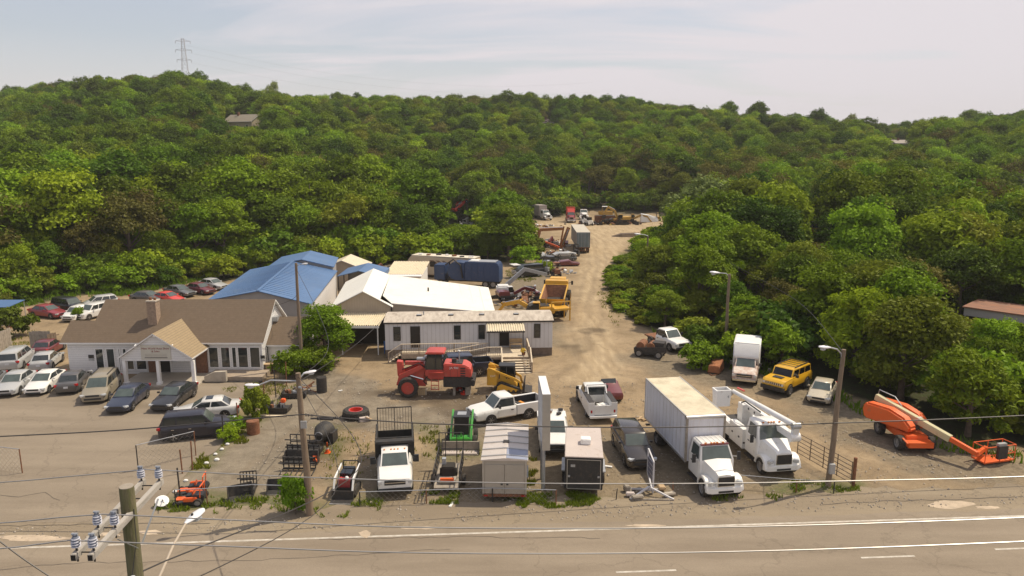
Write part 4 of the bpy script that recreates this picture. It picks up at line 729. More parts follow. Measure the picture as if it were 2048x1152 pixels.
# ------------------------------------------------------------ pickups
def pickup(name, label, pos, pm, L=5.9, W=2.02, H=1.92, cab=1.15, crew=False, bed=True, rim='steel_wheel', cat='pickup truck', group=None, hood=1.12, bedlen=None, ax=None, r=.40, extra=None, glass='glass'):
    c, h = pos; t = thing(name, label, cat, (c.x, c.y, tz(c.x, c.y) + .04), h, group); zb = .38; cabL = 2.35 if crew else 1.35
    xw = L / 2 - 1.42; xc = xw - cabL - .42; st = [(L / 2, W * .42, .48, hood - .28, .8), (L / 2 - .05, W * .46, .42, hood - .16, .86), (L / 2 - .3, W * .485, zb, hood - .06, .86), (xw + .1, W * .5, zb, hood + .02, .88), (xw - .3, W * .5, zb, hood + .05, .9), (xc, W * .5, zb, hood + .05, .9)]
    A0, A1 = ax or (L / 2 - .98, -L / 2 + 1.28); mb = MB(); mirror_loft(mb, st, pm); 
    for s in (-1, 1): arch(mb, A0, s * (W / 2 + .006), r * 1.15, s)
    O('body', mb, t, sharp=28)
    cabin(t, pm, W, H, hood + .07, xw, xw - .62, xc + .12, xc + .02, .93, .78, splits=(.52,) if crew else (.93,), glass=glass)
    if bed:
        x0, x1 = -L / 2 + .02, xc - .06; mb = MB(); mb.box(x0, x1, W * .40, W * .5, .50, 1.22, pm); mb.box(x0, x1, -W * .5, -W * .40, .50, 1.22, pm); mb.box(x1 - .06, x1, -W * .4, W * .4, .6, 1.22, pm); mb.box(x0, x1, -W * .4, W * .4, .5, .66, 'black_trim')
        mb.box(x0 + .02, x1, W * .395, W * .4, .66, 1.18, 'black_trim'); mb.box(x0 + .02, x1, -W * .4, -W * .395, .66, 1.18, 'black_trim')
        for s in (-1, 1): arch(mb, A1, s * (W / 2 + .006), r * 1.15, s)
        O('cargo_bed', mb, t); mb = MB(); mb.box(x0 - .05, x0 + .02, -W * .4, W * .4, .6, 1.22, pm); O('tailgate', mb, t); mb = MB(); mb.box(x0 - .18, x0 - .04, -W * .46, W * .46, .45, .6, 'chrome'); O('rear_bumper', mb, t)
        for s in (-1, 1): mb = MB(); mb.cbox((x0 - .01, s * W * .45, 1.0), (.05, .13, .3), 'red_lens'); O('taillight', mb, t)
    for x in (A0, A1):
        for s in (-1, 1): add_wheel(t, x, s * (W / 2 - .12), r, .27, rim, 6)
    for s in (-1, 1):
        mb = MB(); mb.cbox((L / 2 - .07, s * W * .385, hood - .33), (.16, W * .17, .22), 'lens', rz=-s * .2); O('headlight', mb, t, bev=.02)
        mb = MB(); mb.cbox((xw - .35, s * (W / 2 + .14), hood + .25), (.12, .22, .26), 'black_trim'); O('mirror', mb, t)
        for a, b_ in ([(xw - .3, xw - 1.35), (xw - 1.37, xc + .1)] if crew else [(xw - .3, xc + .15)]): mb = MB(); y = s * W * .5; mb.box(b_, a, min(y * .99, y * 1.006), max(y * .99, y * 1.006), .52, hood - .08, pm); dd = O('door', mb, t); mb = MB(); mb.box(b_ + .1, b_ + .3, y - .03, y + .03, hood - .2, hood - .15, 'black_trim'); O('handle', mb, dd)
    mb = MB(); mb.cbox((L / 2 - .01, 0, hood - .33), (.08, W * .58, .26), 'black_trim'); g_ = O('grille', mb, t); mb = MB(); mb.cbox((L / 2 + .035, 0, hood - .33), (.02, W * .56, .05), 'chrome'); O('grille_bar', mb, g_)
    mb = MB(); mb.cbox((L / 2 + .02, 0, .52), (.16, W * .9, .2), 'chrome' if pm != 'paint_white' else 'black_trim'); O('front_bumper', mb, t, bev=.03)
    mb = MB(); mb.box(-L / 2 + .1, L / 2 - .4, -.45, .45, .38, .55, 'dark_metal'); O('frame', mb, t)
    return t
at0 = lambda a, b: G(a, b) + Vector((0, 0, .04))
M('orange_bits', (.55, .22, .02), .6, 0, .3, 8)
pk = pickup('white_pickup', 'white regular-cab pickup with tools in its long open bed, beside the white sign', placew(988, 851, 1061, 838, 1, 1.0), 'paint_white', L=5.7, ax=(1.7, -1.35), r=.38)
tcargo = thing('bed_tools', 'orange and grey tools lying in the bed of the white regular-cab pickup', 'tools', Vector(pk.location) + Matrix.Rotation(pk.rotation_euler.z, 3, 'Z') @ Vector((-1.3, 0, .66)), 0)
for i in range(7): mb = MB(); mb.cbox((R.uniform(-.7, .6), R.uniform(-.5, .5), R.uniform(.1, .3)), (R.uniform(.2, .5), R.uniform(.15, .3), R.uniform(.1, .35)), ['orange_bits', 'dark_metal', 'galv', 'orange_bits'][i % 4], rz=R.uniform(0, 3), ry=R.uniform(-.3, .3)); O('tool', mb, tcargo)
pickup('dark_blue_pickup', 'dark blue crew-cab pickup parked behind the red wheel loader', placew(878, 760, 964, 753, 1, 1.0), 'paint_navy', crew=True, rim='alloy')
car('suv', 'black_suv', 'large brown-black sport utility vehicle facing the road between the black trailer and box truck', 'suv', place2(1288, 950, 1244, 876), 'paint_brownblack', None, sx=1.06, glass='glass')
wp = pickup('white_cab_pickup', 'white pickup facing the road half hidden by the tall white sign', place2(1110, 916, 1102, 856), 'paint_white', L=5.4, crew=True, H=1.9)
mb = MB(); [mb.cbox((-.1 - .25 * i, R.uniform(-.6, .6), 2.0), (.2, .3, .14), ['dark_metal', 'rust', 'galv'][i % 3], rz=R.random()) for i in range(5)]; tag(O('roof_tools', mb, None, Vector(wp.location), (0, 0, wp.rotation_euler.z), kind='stuff'), 'jumble of small tools on the roof of the half-hidden white pickup', 'tools')
mr = thing('maroon_car_front', 'front half of a maroon car standing beside the nose of the white service truck', 'car', at0(1221, 800), radians(-82)); mb = MB(); mirror_loft(mb, [(.9, .6, .4, .6, .8), (.8, .8, .25, .8, .85), (.2, .85, .2, .95, .85), (-.5, .86, .2, 1.1, .85), (-.9, .86, .2, 1.3, .8)], 'paint_maroon'); O('body', mb, mr); [add_wheel(mr, .2, s * .76, .3, .2, 'steel_wheel', 0) for s in (-1, 1)]; mb = MB(); mb.cbox((-.7, 0, 1.25), (.1, 1.2, .5), 'glass', ry=-.5); O('windshield', mb, mr)
# white service body truck seen from behind
def service_truck():
    pos = place2(1176, 797, 1203, 842); t = pickup('utility_service_truck', 'white service truck with side tool boxes and open centre bed, tail to the road', pos, 'paint_white', L=5.7, bed=False, H=1.95, cat='service truck')
    x0, x1 = -2.85, -.45
    for s in (-1, 1):
        mb = MB(); y0, y1 = sorted((s * .62, s * 1.06)); mb.box(x0, x1, y0, y1, .55, 1.52, 'white_gloss'); bx = O('tool_box', mb, t); mb = MB(); mb.box(x0 + .05, x1 - .05, y0 + .02, y1 - .02, 1.521, 1.56, 'dark_metal'); O('lid', mb, bx)
        for k in range(3): mb = MB(); yy = s * 1.06; mb.box(x0 + .1 + k * .78, x0 + .8 + k * .78, min(yy, yy + s * .015), max(yy, yy + s * .015), .75, 1.45, 'white_gloss'); O('locker_door', mb, bx)
        mb = MB(); mb.cbox((x0 - .01, s * .85, .85), (.04, .12, .2), 'red_lens'); O('taillight', mb, t)
        mb = MB(); mb.beam((x1, s * .7, 1.4), (x1, s * .7, 2.1), .08, .08, 'white_gloss'); mb.beam((x1, s * .7, 2.05), (x0 + 1.9, s * .7, 1.5), .07, .07, 'white_gloss'); O('headache_post', mb, t)
    mb = MB(); mb.box(x0, x1, -.62, .62, .55, .7, 'interior'); O('bed_floor', mb, t); mb = MB(); mb.box(x0 - .04, x0 + .02, -.62, .62, .6, 1.3, 'white_gloss'); O('tailgate', mb, t); mb = MB(); mb.box(x0 - .25, x0 - .02, -1.0, 1.0, .42, .56, 'white_gloss'); O('rear_bumper', mb, t)
    mb = MB(); mb.beam((x1, -.75, 2.08), (x1, .75, 2.08), .08, .08, 'white_gloss'); O('headache_bar', mb, t)
    return t
st_ = service_truck()
tc_ = thing('cargo_sacks', 'pale sacks lying in the bed of the white service truck', 'sacks', Vector(st_.location) + Matrix.Rotation(st_.rotation_euler.z, 3, 'Z') @ Vector((-1.9, -.05, .7)), st_.rotation_euler.z)
for i in range(5): mb = MB(); mb.cbox((R.uniform(-.5, .4), R.uniform(-.25, .25), .1 + .05 * i), (.65, .4, .12), 'white_flat', rz=R.uniform(-.5, .5), ry=.1); O('sack', mb, tc_)
# white chassis cab on the right edge of the drive
cc = pickup('chassis_cab_truck', 'white single-cab truck without a bed at the edge of the trees', placew(1336, 703, 1298, 688, -1, .98), 'paint_white', L=5.4, bed=False, H=1.95, hood=1.15)
mb = MB(); mb.box(-2.6, -.3, -.8, .8, .62, .75, 'rust'); mb.box(-.6, -.3, -.85, .85, .7, 1.7, 'dark_metal'); O('flatbed_rack', mb, cc)
# ------------------------------------------------------------ conventional medium trucks
def medium_cab(t, pm, xf, W=2.3, nose=1.15, bump='white_gloss', grille='chrome', hoodz=1.95, roofz=2.75, sleeper=False, glass='glass', short=1.0):
    """cab and hood; xf = front bumper x; returns x of cab back"""
    hx = xf - 1.35 * short; cb = hx - 1.65
    mb = MB(); w1, w2 = .55, W * .40; zt1, zt2 = hoodz - .42, hoodz - .02
    rings = [[(xf - .05, y * w1, z) for y, z in ((-1, .75), (-1, 1.25), (-.85, zt1), (0, zt1 + .05), (.85, zt1), (1, 1.25), (1, .75))], [(xf - .28, y * w1 * 1.12, z) for y, z in ((-1, .7), (-1, 1.35), (-.85, zt1 + .12), (0, zt1 + .18), (.85, zt1 + .12), (1, 1.35), (1, .7))], [(hx, y * w2, z) for y, z in ((-1, .7), (-1, 1.6), (-.9, zt2), (0, zt2 + .07), (.9, zt2), (1, 1.6), (1, .7))]]
    mb.loft(rings, pm, True, True, True); O('hood', mb, t, sharp=40)
    for s in (-1, 1):
        mb = MB(); n = 8; ax_ = xf - .78; prof = []
        for i in range(n + 1): a = pi * (i / n); prof.append((ax_ + cos(a) * .72, .55 + sin(a) * .72))
        inner = [(ax_ + cos(pi - pi * i / n) * .56, .5 + sin(pi - pi * i / n) * .58) for i in range(n + 1)]
        y0, y1 = sorted((s * w1, s * W * .5)); mb.prism(prof + inner, y0, y1, pm); O('fender', mb, t, bev=.03)
        mb = MB(); mb.cbox((xf - .12, s * (w1 + .28), 1.05), (.22, .34, .22), 'lens', rz=-s * .5); O('headlight', mb, t, bev=.03)
        mb = MB(); mb.beam((hx - .3, s * W * .47, 1.95), (hx - .1, s * (W * .5 + .22), 2.0), .03, .03, 'chrome'); mb.cbox((hx - .1, s * (W * .5 + .25), 2.05), (.1, .2, .5), 'black_trim'); O('mirror', mb, t)
    mb = MB(); mb.loft([[(xf + .02, -W * .36, .48), (xf + .02, W * .36, .48), (xf + .02, W * .36, .80), (xf + .02, -W * .36, .80)], [(xf - .12, -W * .47, .46), (xf - .12, W * .47, .46), (xf - .12, W * .47, .84), (xf - .12, -W * .47, .84)], [(xf - .4, -W * .5, .46), (xf - .4, W * .5, .46), (xf - .4, W * .5, .84), (xf - .4, -W * .5, .84)]], bump); O('front_bumper', mb, t, bev=.02); mb = MB(); mb.box(xf - .1, xf + .035, -.45, .45, .52, .64, 'black_trim'); O('bumper_slot', mb, t)
    mb = MB(); mb.box(xf - .07, xf - .015, -.5, .5, .88, zt1 - .06, grille); g_ = O('grille', mb, t); mb = MB(); [mb.box(xf - .015, xf + .0, -.44 + k * .11, -.40 + k * .11, .93, zt1 - .1, 'black_trim') for k in range(9)]; mb.box(xf - .016, xf - .004, -.46, .46, .92, zt1 - .09, 'dark_metal'); O('grille_bar', mb, g_, kind='stuff')
    # cab
    wl, wt = W * .46, W * .38; mb = MB(); b = [(hx + .02, wl, .7), (cb, wl, .7), (cb, -wl, .7), (hx + .02, -wl, .7)]; m_ = [(hx + .0, wl, hoodz - .08), (cb, wl, hoodz - .08), (cb, -wl, hoodz - .08), (hx + .0, -wl, hoodz - .08)]; tp = [(hx - .42, wt, roofz - .08), (cb + .02, wt, roofz - .08), (cb + .02, -wt, roofz - .08), (hx - .42, -wt, roofz - .08)]; rr = [(hx - .6, wt * .85, roofz), (cb + .1, wt * .85, roofz), (cb + .1, -wt * .85, roofz), (hx - .6, -wt * .85, roofz)]
    mb.loft([b, m_, tp, rr], pm); O('cab', mb, t, bev=.025)
    mb = MB(); mb.panel((m_[3], m_[0], tp[0], tp[3]), .06, .94, .05, .9, .035, 'screen_glass'); O('windshield', mb, t); mb = MB(); mb.panel((m_[1], m_[2], tp[2], tp[1]), .2, .8, .2, .8, .03, glass); O('rear_window', mb, t)
    for q, u0, u1 in (((m_[0], m_[1], tp[1], tp[0]), .12, .78), ((m_[2], m_[3], tp[3], tp[2]), .22, .88)):
        mb = MB(); mb.panel(q, u0, u1, .06, .86, .03, glass); O('side_window', mb, t)
    for s in (-1, 1): mb = MB(); y = s * wl; mb.box(cb + .35, hx - .12, min(y, y + s * .035), max(y, y + s * .035), .85, hoodz - .12, pm); dd = O('door', mb, t); mb = MB(); mb.box(cb + .45, cb + .65, min(y, y + s * .06), max(y, y + s * .06), 1.5, 1.56, 'black_trim'); O('handle', mb, dd); mb = MB(); mb.box(cb + .1, hx - .1, *sorted((s * (wl - .2), s * (wl + .08))), .45, .52, 'dark_metal'); O('running_board', mb, t)
    for y in (-.6, -.2, 0, .2, .6): mb = MB(); mb.cbox((hx - .48, y * .9, roofz + .0), (.1, .1, .06), 'amber_lens'); O('marker_lamp', mb, t)
    return cb, hx
def box_truck():
    a = G(1394.7, 966); c, h = place2(1441, 972, 1325, 830); L = 10.0; f = G(1441, 972); dirv = Vector((cos(h), sin(h), 0)); c = f - dirv * (L / 2)
    h = atan2(G(1413, 835, 4).y - G(1323, 756, 4).y, G(1413, 835, 4).x - G(1323, 756, 4).x); bf = G(1413.5, 833, 3.95); dirv = Vector((cos(h), sin(h), 0)); c = bf - dirv * 2.05; c.z = .04
    t = thing('box_truck', 'large white box truck with long dirty cargo box facing the road', 'box truck', c, h)
    M('box_side', (.64, .64, .68), .45, 0, .06, 1.2, .35, (.42, .36, .30), stretch=(2.5, 2.5, .25)); M('box_top', (.62, .55, .40), .8, 0, .1, .4, .5, (.36, .3, .2))
    mb = MB(); mb.box(-5.4, 2.0, -1.22, 1.22, 1.1, 3.93, 'box_side'); O('cargo_box', mb, t, bev=.03); mb = MB()
    for k in range(12):
        for s in (-1, 1): x = -4.9 + k * .6; mb.box(x, x + .025, *sorted((s * 1.21, s * 1.228)), 1.2, 3.86, 'alum')
    O('rivet_seam', mb, t, kind='stuff'); mb = MB(); mb.box(-5.35, 1.85, -1.19, 1.19, 3.93, 3.96, 'box_top'); O('box_roof', mb, t)
    mb = MB(); mb.cyl((1.88, -1.22, 3.82), (1.88, 1.22, 3.82), .15, 'alum', 12); O('box_nose', mb, t)
    for s in (-1, 1):
        mb = MB(); mb.beam((-5.4, s * 1.22, 3.93), (1.85, s * 1.22, 3.93), .07, .09, 'alum'); O('roof_rail', mb, t); mb = MB(); mb.beam((-5.4, s * 1.22, 1.13), (2.0, s * 1.22, 1.13), .07, .14, 'alum'); O('lower_rail', mb, t)
        mb = MB(); mb.box(1.9, 2.03, *sorted((s * 1.12, s * 1.25)), 1.1, 3.85, 'wood_grey'); O('corner_post', mb, t); mb = MB(); mb.box(-5.44, -5.38, *sorted((s * 1.1, s * 1.24)), 1.1, 3.93, 'alum'); O('corner_post', mb, t)
    mb = MB(); [mb.box(-5.45, -5.4, -1.1, 1.1, 1.15 + k * .4, 1.53 + k * .4, 'white_flat') for k in range(6)]; O('roll_door', mb, t); mb = MB()
    mb.box(-5.3, 2.4, -.45, .45, .75, 1.1, 'dark_metal'); mb.box(-5.5, -5.3, -1.1, 1.1, .5, .6, 'dark_metal'); O('chassis', mb, t)
    cb, hx = medium_cab(t, 'paint_white', 5.1, 2.25)
    mb = MB(); [mb.box(cb + .15 + 0 * k, hx - .55, -.75 + k * .3, -.7 + k * .3, 2.75, 2.775, 'white_gloss') for k in range(6)]; O('cab_roof_rib', mb, t, kind='stuff'); mb = MB(); mb.box(hx - .52, hx - .35, -.85, .85, 2.66, 2.72, 'paint_maroon'); O('sun_visor', mb, t)
    mb = MB(); mb.box(.4, 1.9, .55, 1.0, .45, .9, 'dark_metal'); O('fuel_tank', mb, t)
    for x in (4.3,):
        for s in (-1, 1): add_wheel(t, x, s * .98, .5, .3, 'steel_wheel', 0)
    for s in (-1, 1): add_wheel(t, -3.1, s * 1.0, .5, .34, 'steel_wheel', 0); add_wheel(t, -3.1, s * .66, .5, .3, 'steel_wheel', 0)
    return t
box_truck()
def bucket_truck():
    fa = G(1524, 951); ra_ = G(1455, 888); h = atan2(fa.y - ra_.y, fa.x - ra_.x); h = atan2(-(ra_.y - fa.y), fa.x - ra_.x)
    f = G(1566, 958); dirv = Vector((cos(h), sin(h), 0)); c = f - dirv * 4.3; c.z = .04
    t = thing('bucket_truck', 'white utility bucket truck with folded aerial boom beside the box truck', 'bucket truck', c, h); XF = 4.3
    cb, hx = medium_cab(t, 'white_gloss', XF, 2.35, grille='chrome', hoodz=2.0, roofz=2.9)
    mb = MB(); mb.box(-3.6, cb - .1, -.45, .45, .7, 1.0, 'dark_metal'); O('chassis', mb, t); mb = MB(); mb.box(-3.6, cb - .1, -1.15, 1.15, 1.0, 1.1, 'dark_metal'); O('bed_floor', mb, t)
    for s in (-1, 1):
        y0, y1 = sorted((s * .75, s * 1.2)); mb = MB(); mb.box(cb - 2.0, cb - .12, y0, y1, .65, 1.95, 'white_gloss'); bx = O('tool_locker', mb, t, bev=.015)
        for k in range(2): mb = MB(); yy = s * 1.2; x = cb - 1.95 + k * .95; mb.box(x, x + .9, min(yy, yy + s * .02), max(yy, yy + s * .02), .75, 1.88, 'white_gloss'); dd = O('locker_door', mb, bx); mb = MB(); mb.box(x + .35, x + .5, min(yy, yy + s * .05), max(yy, yy + s * .05), 1.25, 1.35, 'black_trim'); O('handle', mb, dd)
        mb = MB(); ax_ = -1.9; pf = [(-3.7, .75), (-3.7, 1.5), (-3.5, 1.62), (cb - 2.05, 1.62), (cb - 2.05, .75), (ax_ + .62, .75)] + [(ax_ + cos(a) * .62, .62 + sin(a) * .62) for a in (.35, .8, 1.2, 1.57, 1.95, 2.35, 2.8)] + [(ax_ - .62, .75)]; mb.prism(pf, y0, y1, 'white_gloss'); O('rear_locker', mb, t)
        add_wheel(t, XF - .85, s * .98, .5, .3, 'steel_wheel', 0); add_wheel(t, -1.9, s * .98, .5, .32, 'steel_wheel', 0)
    mb = MB(); mb.cyl((-1.0, 0, 1.1), (-1.0, 0, 1.6), .42, 'white_gloss', 14); mb.box(-1.35, -.65, -.38, .38, 1.6, 2.9, 'white_gloss'); O('turret', mb, t, bev=.02)
    def L2(px, py, z):  # picture bearing at height z -> local
        p = G(px, py, z); d = Vector((p.x - c.x, p.y - c.y, 0)); return Vector((d.x * cos(h) + d.y * sin(h), -d.x * sin(h) + d.y * cos(h), z - .04))
    e0 = L2(1466, 782, 3.9); e1 = L2(1592, 852, 3.35)
    mb = MB(); mb.tube([e0, e0.lerp(e1, .5), e1], [.13, .17, .19], 'white_gloss', 12); O('upper_boom', mb, t)
    mid = e0.lerp(e1, .42); lo0 = Vector((-1.0, 0, 2.75)); lo1 = Vector((e1.x - .1, e1.y, e1.z - .75))
    mb = MB(); mb.beam(lo0, lo1, .34, .42, 'white_gloss'); O('lower_boom', mb, t, bev=.02)
    mb = MB(); mb.cyl(Vector(lo1) + Vector((0, -.3, 0)), Vector(lo1) + Vector((0, .3, 0)), .28, 'white_gloss', 14); mb.beam(lo1, e1, .3, .35, 'white_flat'); mb.cyl(e1 + Vector((0, -.25, 0)), e1 + Vector((0, .25, 0)), .2, 'galv', 12); O('elbow', mb, t)
    mb = MB(); mb.cyl(lo0.lerp(lo1, .05) + Vector((0, .3, -.3)), lo0.lerp(lo1, .5) + Vector((0, .3, -.05)), .09, 'galv', 8); mb.tube([lo0 + Vector((0, -.3, .2)), lo0 + Vector((.6, -.35, .5)), lo0.lerp(lo1, .4) + Vector((0, -.25, .35))], .05, 'rubber', 6); O('hydraulic_ram', mb, t)
    for k in range(5): mb = MB(); p_ = lo0.lerp(lo1, .12 + k * .13); mb.cyl(p_ + Vector((0, -.176, 0)), p_ + Vector((0, -.19, 0)), .08, 'black_trim', 8); O('boom_pin', mb, t)
    for k in range(4): mb = MB(); mb.cbox((-1.0 + R.uniform(-.5, .9), R.uniform(-.5, .5), R.uniform(1.3, 2.0)), (.3, .25, .3), ['galv', 'bright_org', 'white_flat', 'dark_metal'][k] if ['galv', 'bright_org', 'white_flat', 'dark_metal'][k] in MATS else 'galv', rz=k); O('control_box', mb, t)
    # bucket
    bk = L2(1444, 778, 4.0); mb = MB(); W_, D_l, Hh = .5, .36, 1.1; x, y, z = bk.x, bk.y, bk.z
    o = [(-D_l, -W_), (D_l, -W_), (D_l, W_), (-D_l, W_)]; mb.loft([[(x + a * .9, y + b * .9, z - Hh) for a, b in o], [(x + a, y + b, z) for a, b in o], [(x + a * .86, y + b * .88, z) for a, b in o], [(x + a * .8, y + b * .82, z - Hh + .08) for a, b in o]], 'white_gloss'); mb.add([(x + a * .8, y + b * .82, z - Hh + .081) for a, b in o], [(0, 1, 2, 3)], 'dark_metal'); O('bucket', mb, t)
    mb = MB(); mb.loft([[(x + a * 1.06, y + b * 1.06, z - .06) for a, b in o], [(x + a * 1.06, y + b * 1.06, z + .02) for a, b in o], [(x + a * .86, y + b * .88, z + .02) for a, b in o], [(x + a * .86, y + b * .88, z - .06) for a, b in o]], 'white_gloss', caps=False); O('bucket_rim', mb, t); mb = MB(); mb.beam(e0, (x + .3, y + (.3 if e0.y > y else -.3), z - .5), .12, .2, 'galv'); O('bucket_arm', mb, t)
    mb = MB(); mb.beam(e0 + Vector((.1, .25, .25)), e0.lerp(e1, .14) + Vector((0, .2, .3)), .1, .08, 'paint_bright_red'); O('jib', mb, t)
    mb = MB(); mb.cyl((cb - .2, .0, 1.95), (cb - .2, 0, 2.4), .04, 'orange_bits', 8); O('pole_marker', mb, t)
    return t
bucket_truck()
# F-series style dump truck with black body
M('black_body', (.030, .028, .026), .7, 0, .2, 2, .3, (.12, .09, .06))
def dump_truck():
    pos = place2(791, 1001, 791, 901); c, h = pos; t = pickup('dump_truck', 'white-cab dump truck with tall black dump body facing the road', (c, h), 'paint_white', L=6.6, W=2.05, H=2.0, bed=False, hood=1.28, r=.42, ax=(2.3, -1.9), cat='dump truck', extra=1)
    mb = MB()
    for s in (-1, 1): mb.box(-3.3, .05, *sorted((s * 1.08, s * 1.16)), .95, 2.0, 'black_body')
    mb.box(-.02, .06, -1.08, 1.08, .95, 2.35, 'black_body'); mb.box(-3.3, 0, -1.08, 1.08, .9, 1.0, 'black_body'); mb.box(.05, .55, -1.1, 1.1, 2.15, 2.3, 'black_body'); O('dump_body', mb, t)
    for s in (-1, 1):
        mb = MB(); [mb.box(-3.2 + k * .55, -3.12 + k * .55, *sorted((s * 1.16, s * 1.2)), .95, 2.0, 'black_body') for k in range(6)]; O('side_rib', mb, t, kind='stuff')
        mb = MB(); mb.cbox((2.0 - .55, s * 1.28, 1.55), (.14, .28, .42), 'black_trim'); O('tow_mirror', mb, t)
    mb = MB(); x = -3.3; mb.box(x, x + .05, -1.08, 1.08, .95, 1.5, 'black_body'); O('tailgate', mb, t)
    gt = thing('mesh_tailgate_ramp', 'tall barred steel gate standing upright at the back of the dump truck', 'gate', Vector(t.location) + Matrix.Rotation(h, 3, 'Z') @ Vector((-3.55, 0, -.35)), h)
    mb = MB()
    for z in (.3, 1.6, 3.3): mb.beam((0, -1.1, z), (0, 1.1, z), .06, .06, 'dark_metal')
    mb.beam((0, -1.1, 0), (0, -1.1, 3.3), .06, .06, 'dark_metal'); mb.beam((0, 1.1, 0), (0, 1.1, 3.3), .06, .06, 'dark_metal'); mb.beam((0, 0, 0), (0, 0, 3.3), .05, .05, 'dark_metal'); O('frame', mb, gt)
    for k in range(1, 12):
        if k == 6: continue
        mb = MB(); mb.beam((0, -1.1 + k * .183, .3), (0, -1.1 + k * .183, 3.3), .022, .022, 'dark_metal'); O('bar', mb, gt)
    for y in (-.6, -.2, 0, .2, .6): mb = MB(); mb.cbox((1.05, y, 2.02), (.1, .09, .05), 'amber_lens'); O('marker_lamp', mb, t)
dump_truck()
# ------------------------------------------------------------ trailers
M('tan_panel', (.40, .36, .30), .55, .1, .07, .8, .1); M('rib_roof', (.58, .52, .47), .45, .2, .06, 1, .15); M('blue_roof_patch', (.30, .33, .42), .5, .2, .05)
def tan_trailer():
    t = thing('tan_enclosed_trailer', 'tan enclosed trailer with ribbed metal roof and double rear doors', 'trailer', (-.42, 38.35, -.36), radians(-91.5))
    L = 5.2; mb = MB(); mb.box(-L, 0, -1.25, 1.25, .72, 2.85, 'tan_panel'); O('body', mb, t, bev=.01)
    mb = MB(); w1 = 1.33; mb.add([(-L - .1, -w1, 2.9), (-L - .1, 0, 3.02), (-L - .1, w1, 2.9), (.08, -w1, 2.9), (.08, 0, 3.02), (.08, w1, 2.9), (-L - .1, -w1, 2.85), (-L - .1, w1, 2.85), (.08, -w1, 2.85), (.08, w1, 2.85)], [(0, 1, 4, 3), (1, 2, 5, 4), (0, 3, 8, 6), (2, 7, 9, 5), (3, 4, 5, 9, 8), (0, 6, 7, 2, 1)], 'rib_roof'); O('roof', mb, t)
    for k in range(6): mb = MB(); x = -L + .1 + k * .95; mb.beam((x, -w1, 2.93), (x, 0, 3.05), .07, .06, 'alum'); mb.beam((x, 0, 3.05), (x, w1, 2.93), .07, .06, 'alum'); O('roof_rib', mb, t)
    mb = MB(); mb.add([(-1.45, .1, 3.03), (.05, .1, 3.03), (.05, 1.3, 2.92), (-1.45, 1.3, 2.92)], [(0, 1, 2, 3)], 'blue_roof_patch'); O('roof_patch', mb, t); mb = MB(); mb.box(-2.4, -2.1, -.15, .2, 3.0, 3.08, 'dark_metal'); O('roof_vent', mb, t)
    for s in (-1, 1):
        mb = MB(); y0, y1 = sorted((s * .02, s * 1.12)); mb.box(.0, .04, y0, y1, .86, 2.6, 'tan_panel'); dd = O('rear_door', mb, t); mb = MB(); mb.box(.04, .06, *sorted((s * .03, s * .06)), .7, 2.58, 'alum'); mb.box(.04, .09, *sorted((s * .1, s * .22)), 1.4, 1.46, 'black_trim'); O('latch', mb, dd)
        mb = MB(); mb.box(-.02, .05, *sorted((s * 1.16, s * 1.25)), .72, 2.85, 'alum'); O('corner_post', mb, t); mb = MB(); mb.box(-3.1, -1.5, *sorted((s * 1.25, s * 1.33)), 1.08, 1.16, 'galv'); O('mudguard', mb, t)
        for x in (-2.7, -1.9): add_wheel(t, x, s * 1.12, .33, .2, 'steel_wheel', 0).location.z = .73
        mb = MB(); mb.cbox((.085, s * 1.05, .76), (.04, .2, .07), 'red_lens'); O('taillight', mb, t)
    mb = MB(); mb.box(-.02, .07, -1.25, 1.25, .68, .84, 'rust'); O('rear_sill', mb, t)
tan_trailer()
def black_trailer():
    t = thing('black_enclosed_trailer', 'black enclosed cargo trailer with pale roof and white roof vent box', 'trailer', (4.1, 38.9, .04), radians(-95))
    L = 4.5; M('trailer_top', (.52, .45, .41), .6, .1, .06, 1, .2); mb = MB(); mb.box(-L, 0, -1.08, 1.08, .4, 2.38, 'black_body'); O('body', mb, t, bev=.04); mb = MB(); mb.box(-L - .02, .03, -1.1, 1.1, 2.36, 2.42, 'trailer_top'); O('roof', mb, t, bev=.03)
    mb = MB(); mb.box(-2.3, -1.7, -.2, .4, 2.42, 2.75, 'white_gloss'); O('roof_vent', mb, t, bev=.04)
    mb = MB(); mb.box(0, .035, -.92, .92, .5, 2.22, 'black_body'); dd = O('rear_ramp_door', mb, t); mb = MB()
    for a, b_ in (((.04, -.95, .48), (.04, .95, .48)), ((.04, -.95, 2.25), (.04, .95, 2.25)), ((.04, -.95, .48), (.04, -.95, 2.25)), ((.04, .95, .48), (.04, .95, 2.25))): mb.beam(a, b_, .035, .035, 'alum')
    O('door_trim', mb, t)
    for s in (-1, 1): mb = MB(); mb.box(.035, .1, *sorted((s * .78, s * .9)), 1.2, 1.3, 'galv'); O('latch', mb, dd); mb = MB(); mb.box(-3.2, -1.4, *sorted((s * 1.08, s * 1.3)), .85, .92, 'galv'); O('mudguard', mb, t); [add_wheel(t, x, s * 1.16, .34, .2, 'steel_wheel', 0) for x in (-2.75, -1.85)]
    mb = MB(); mb.box(.036, .05, -.75, -.5, 1.8, 1.95, 'galv'); O('sticker', mb, t); mb = MB(); mb.box(-L + .0, .02, -1.13, -1.08, .4, .6, 'dark_metal'); O('side_rail', mb, t)
black_trailer()
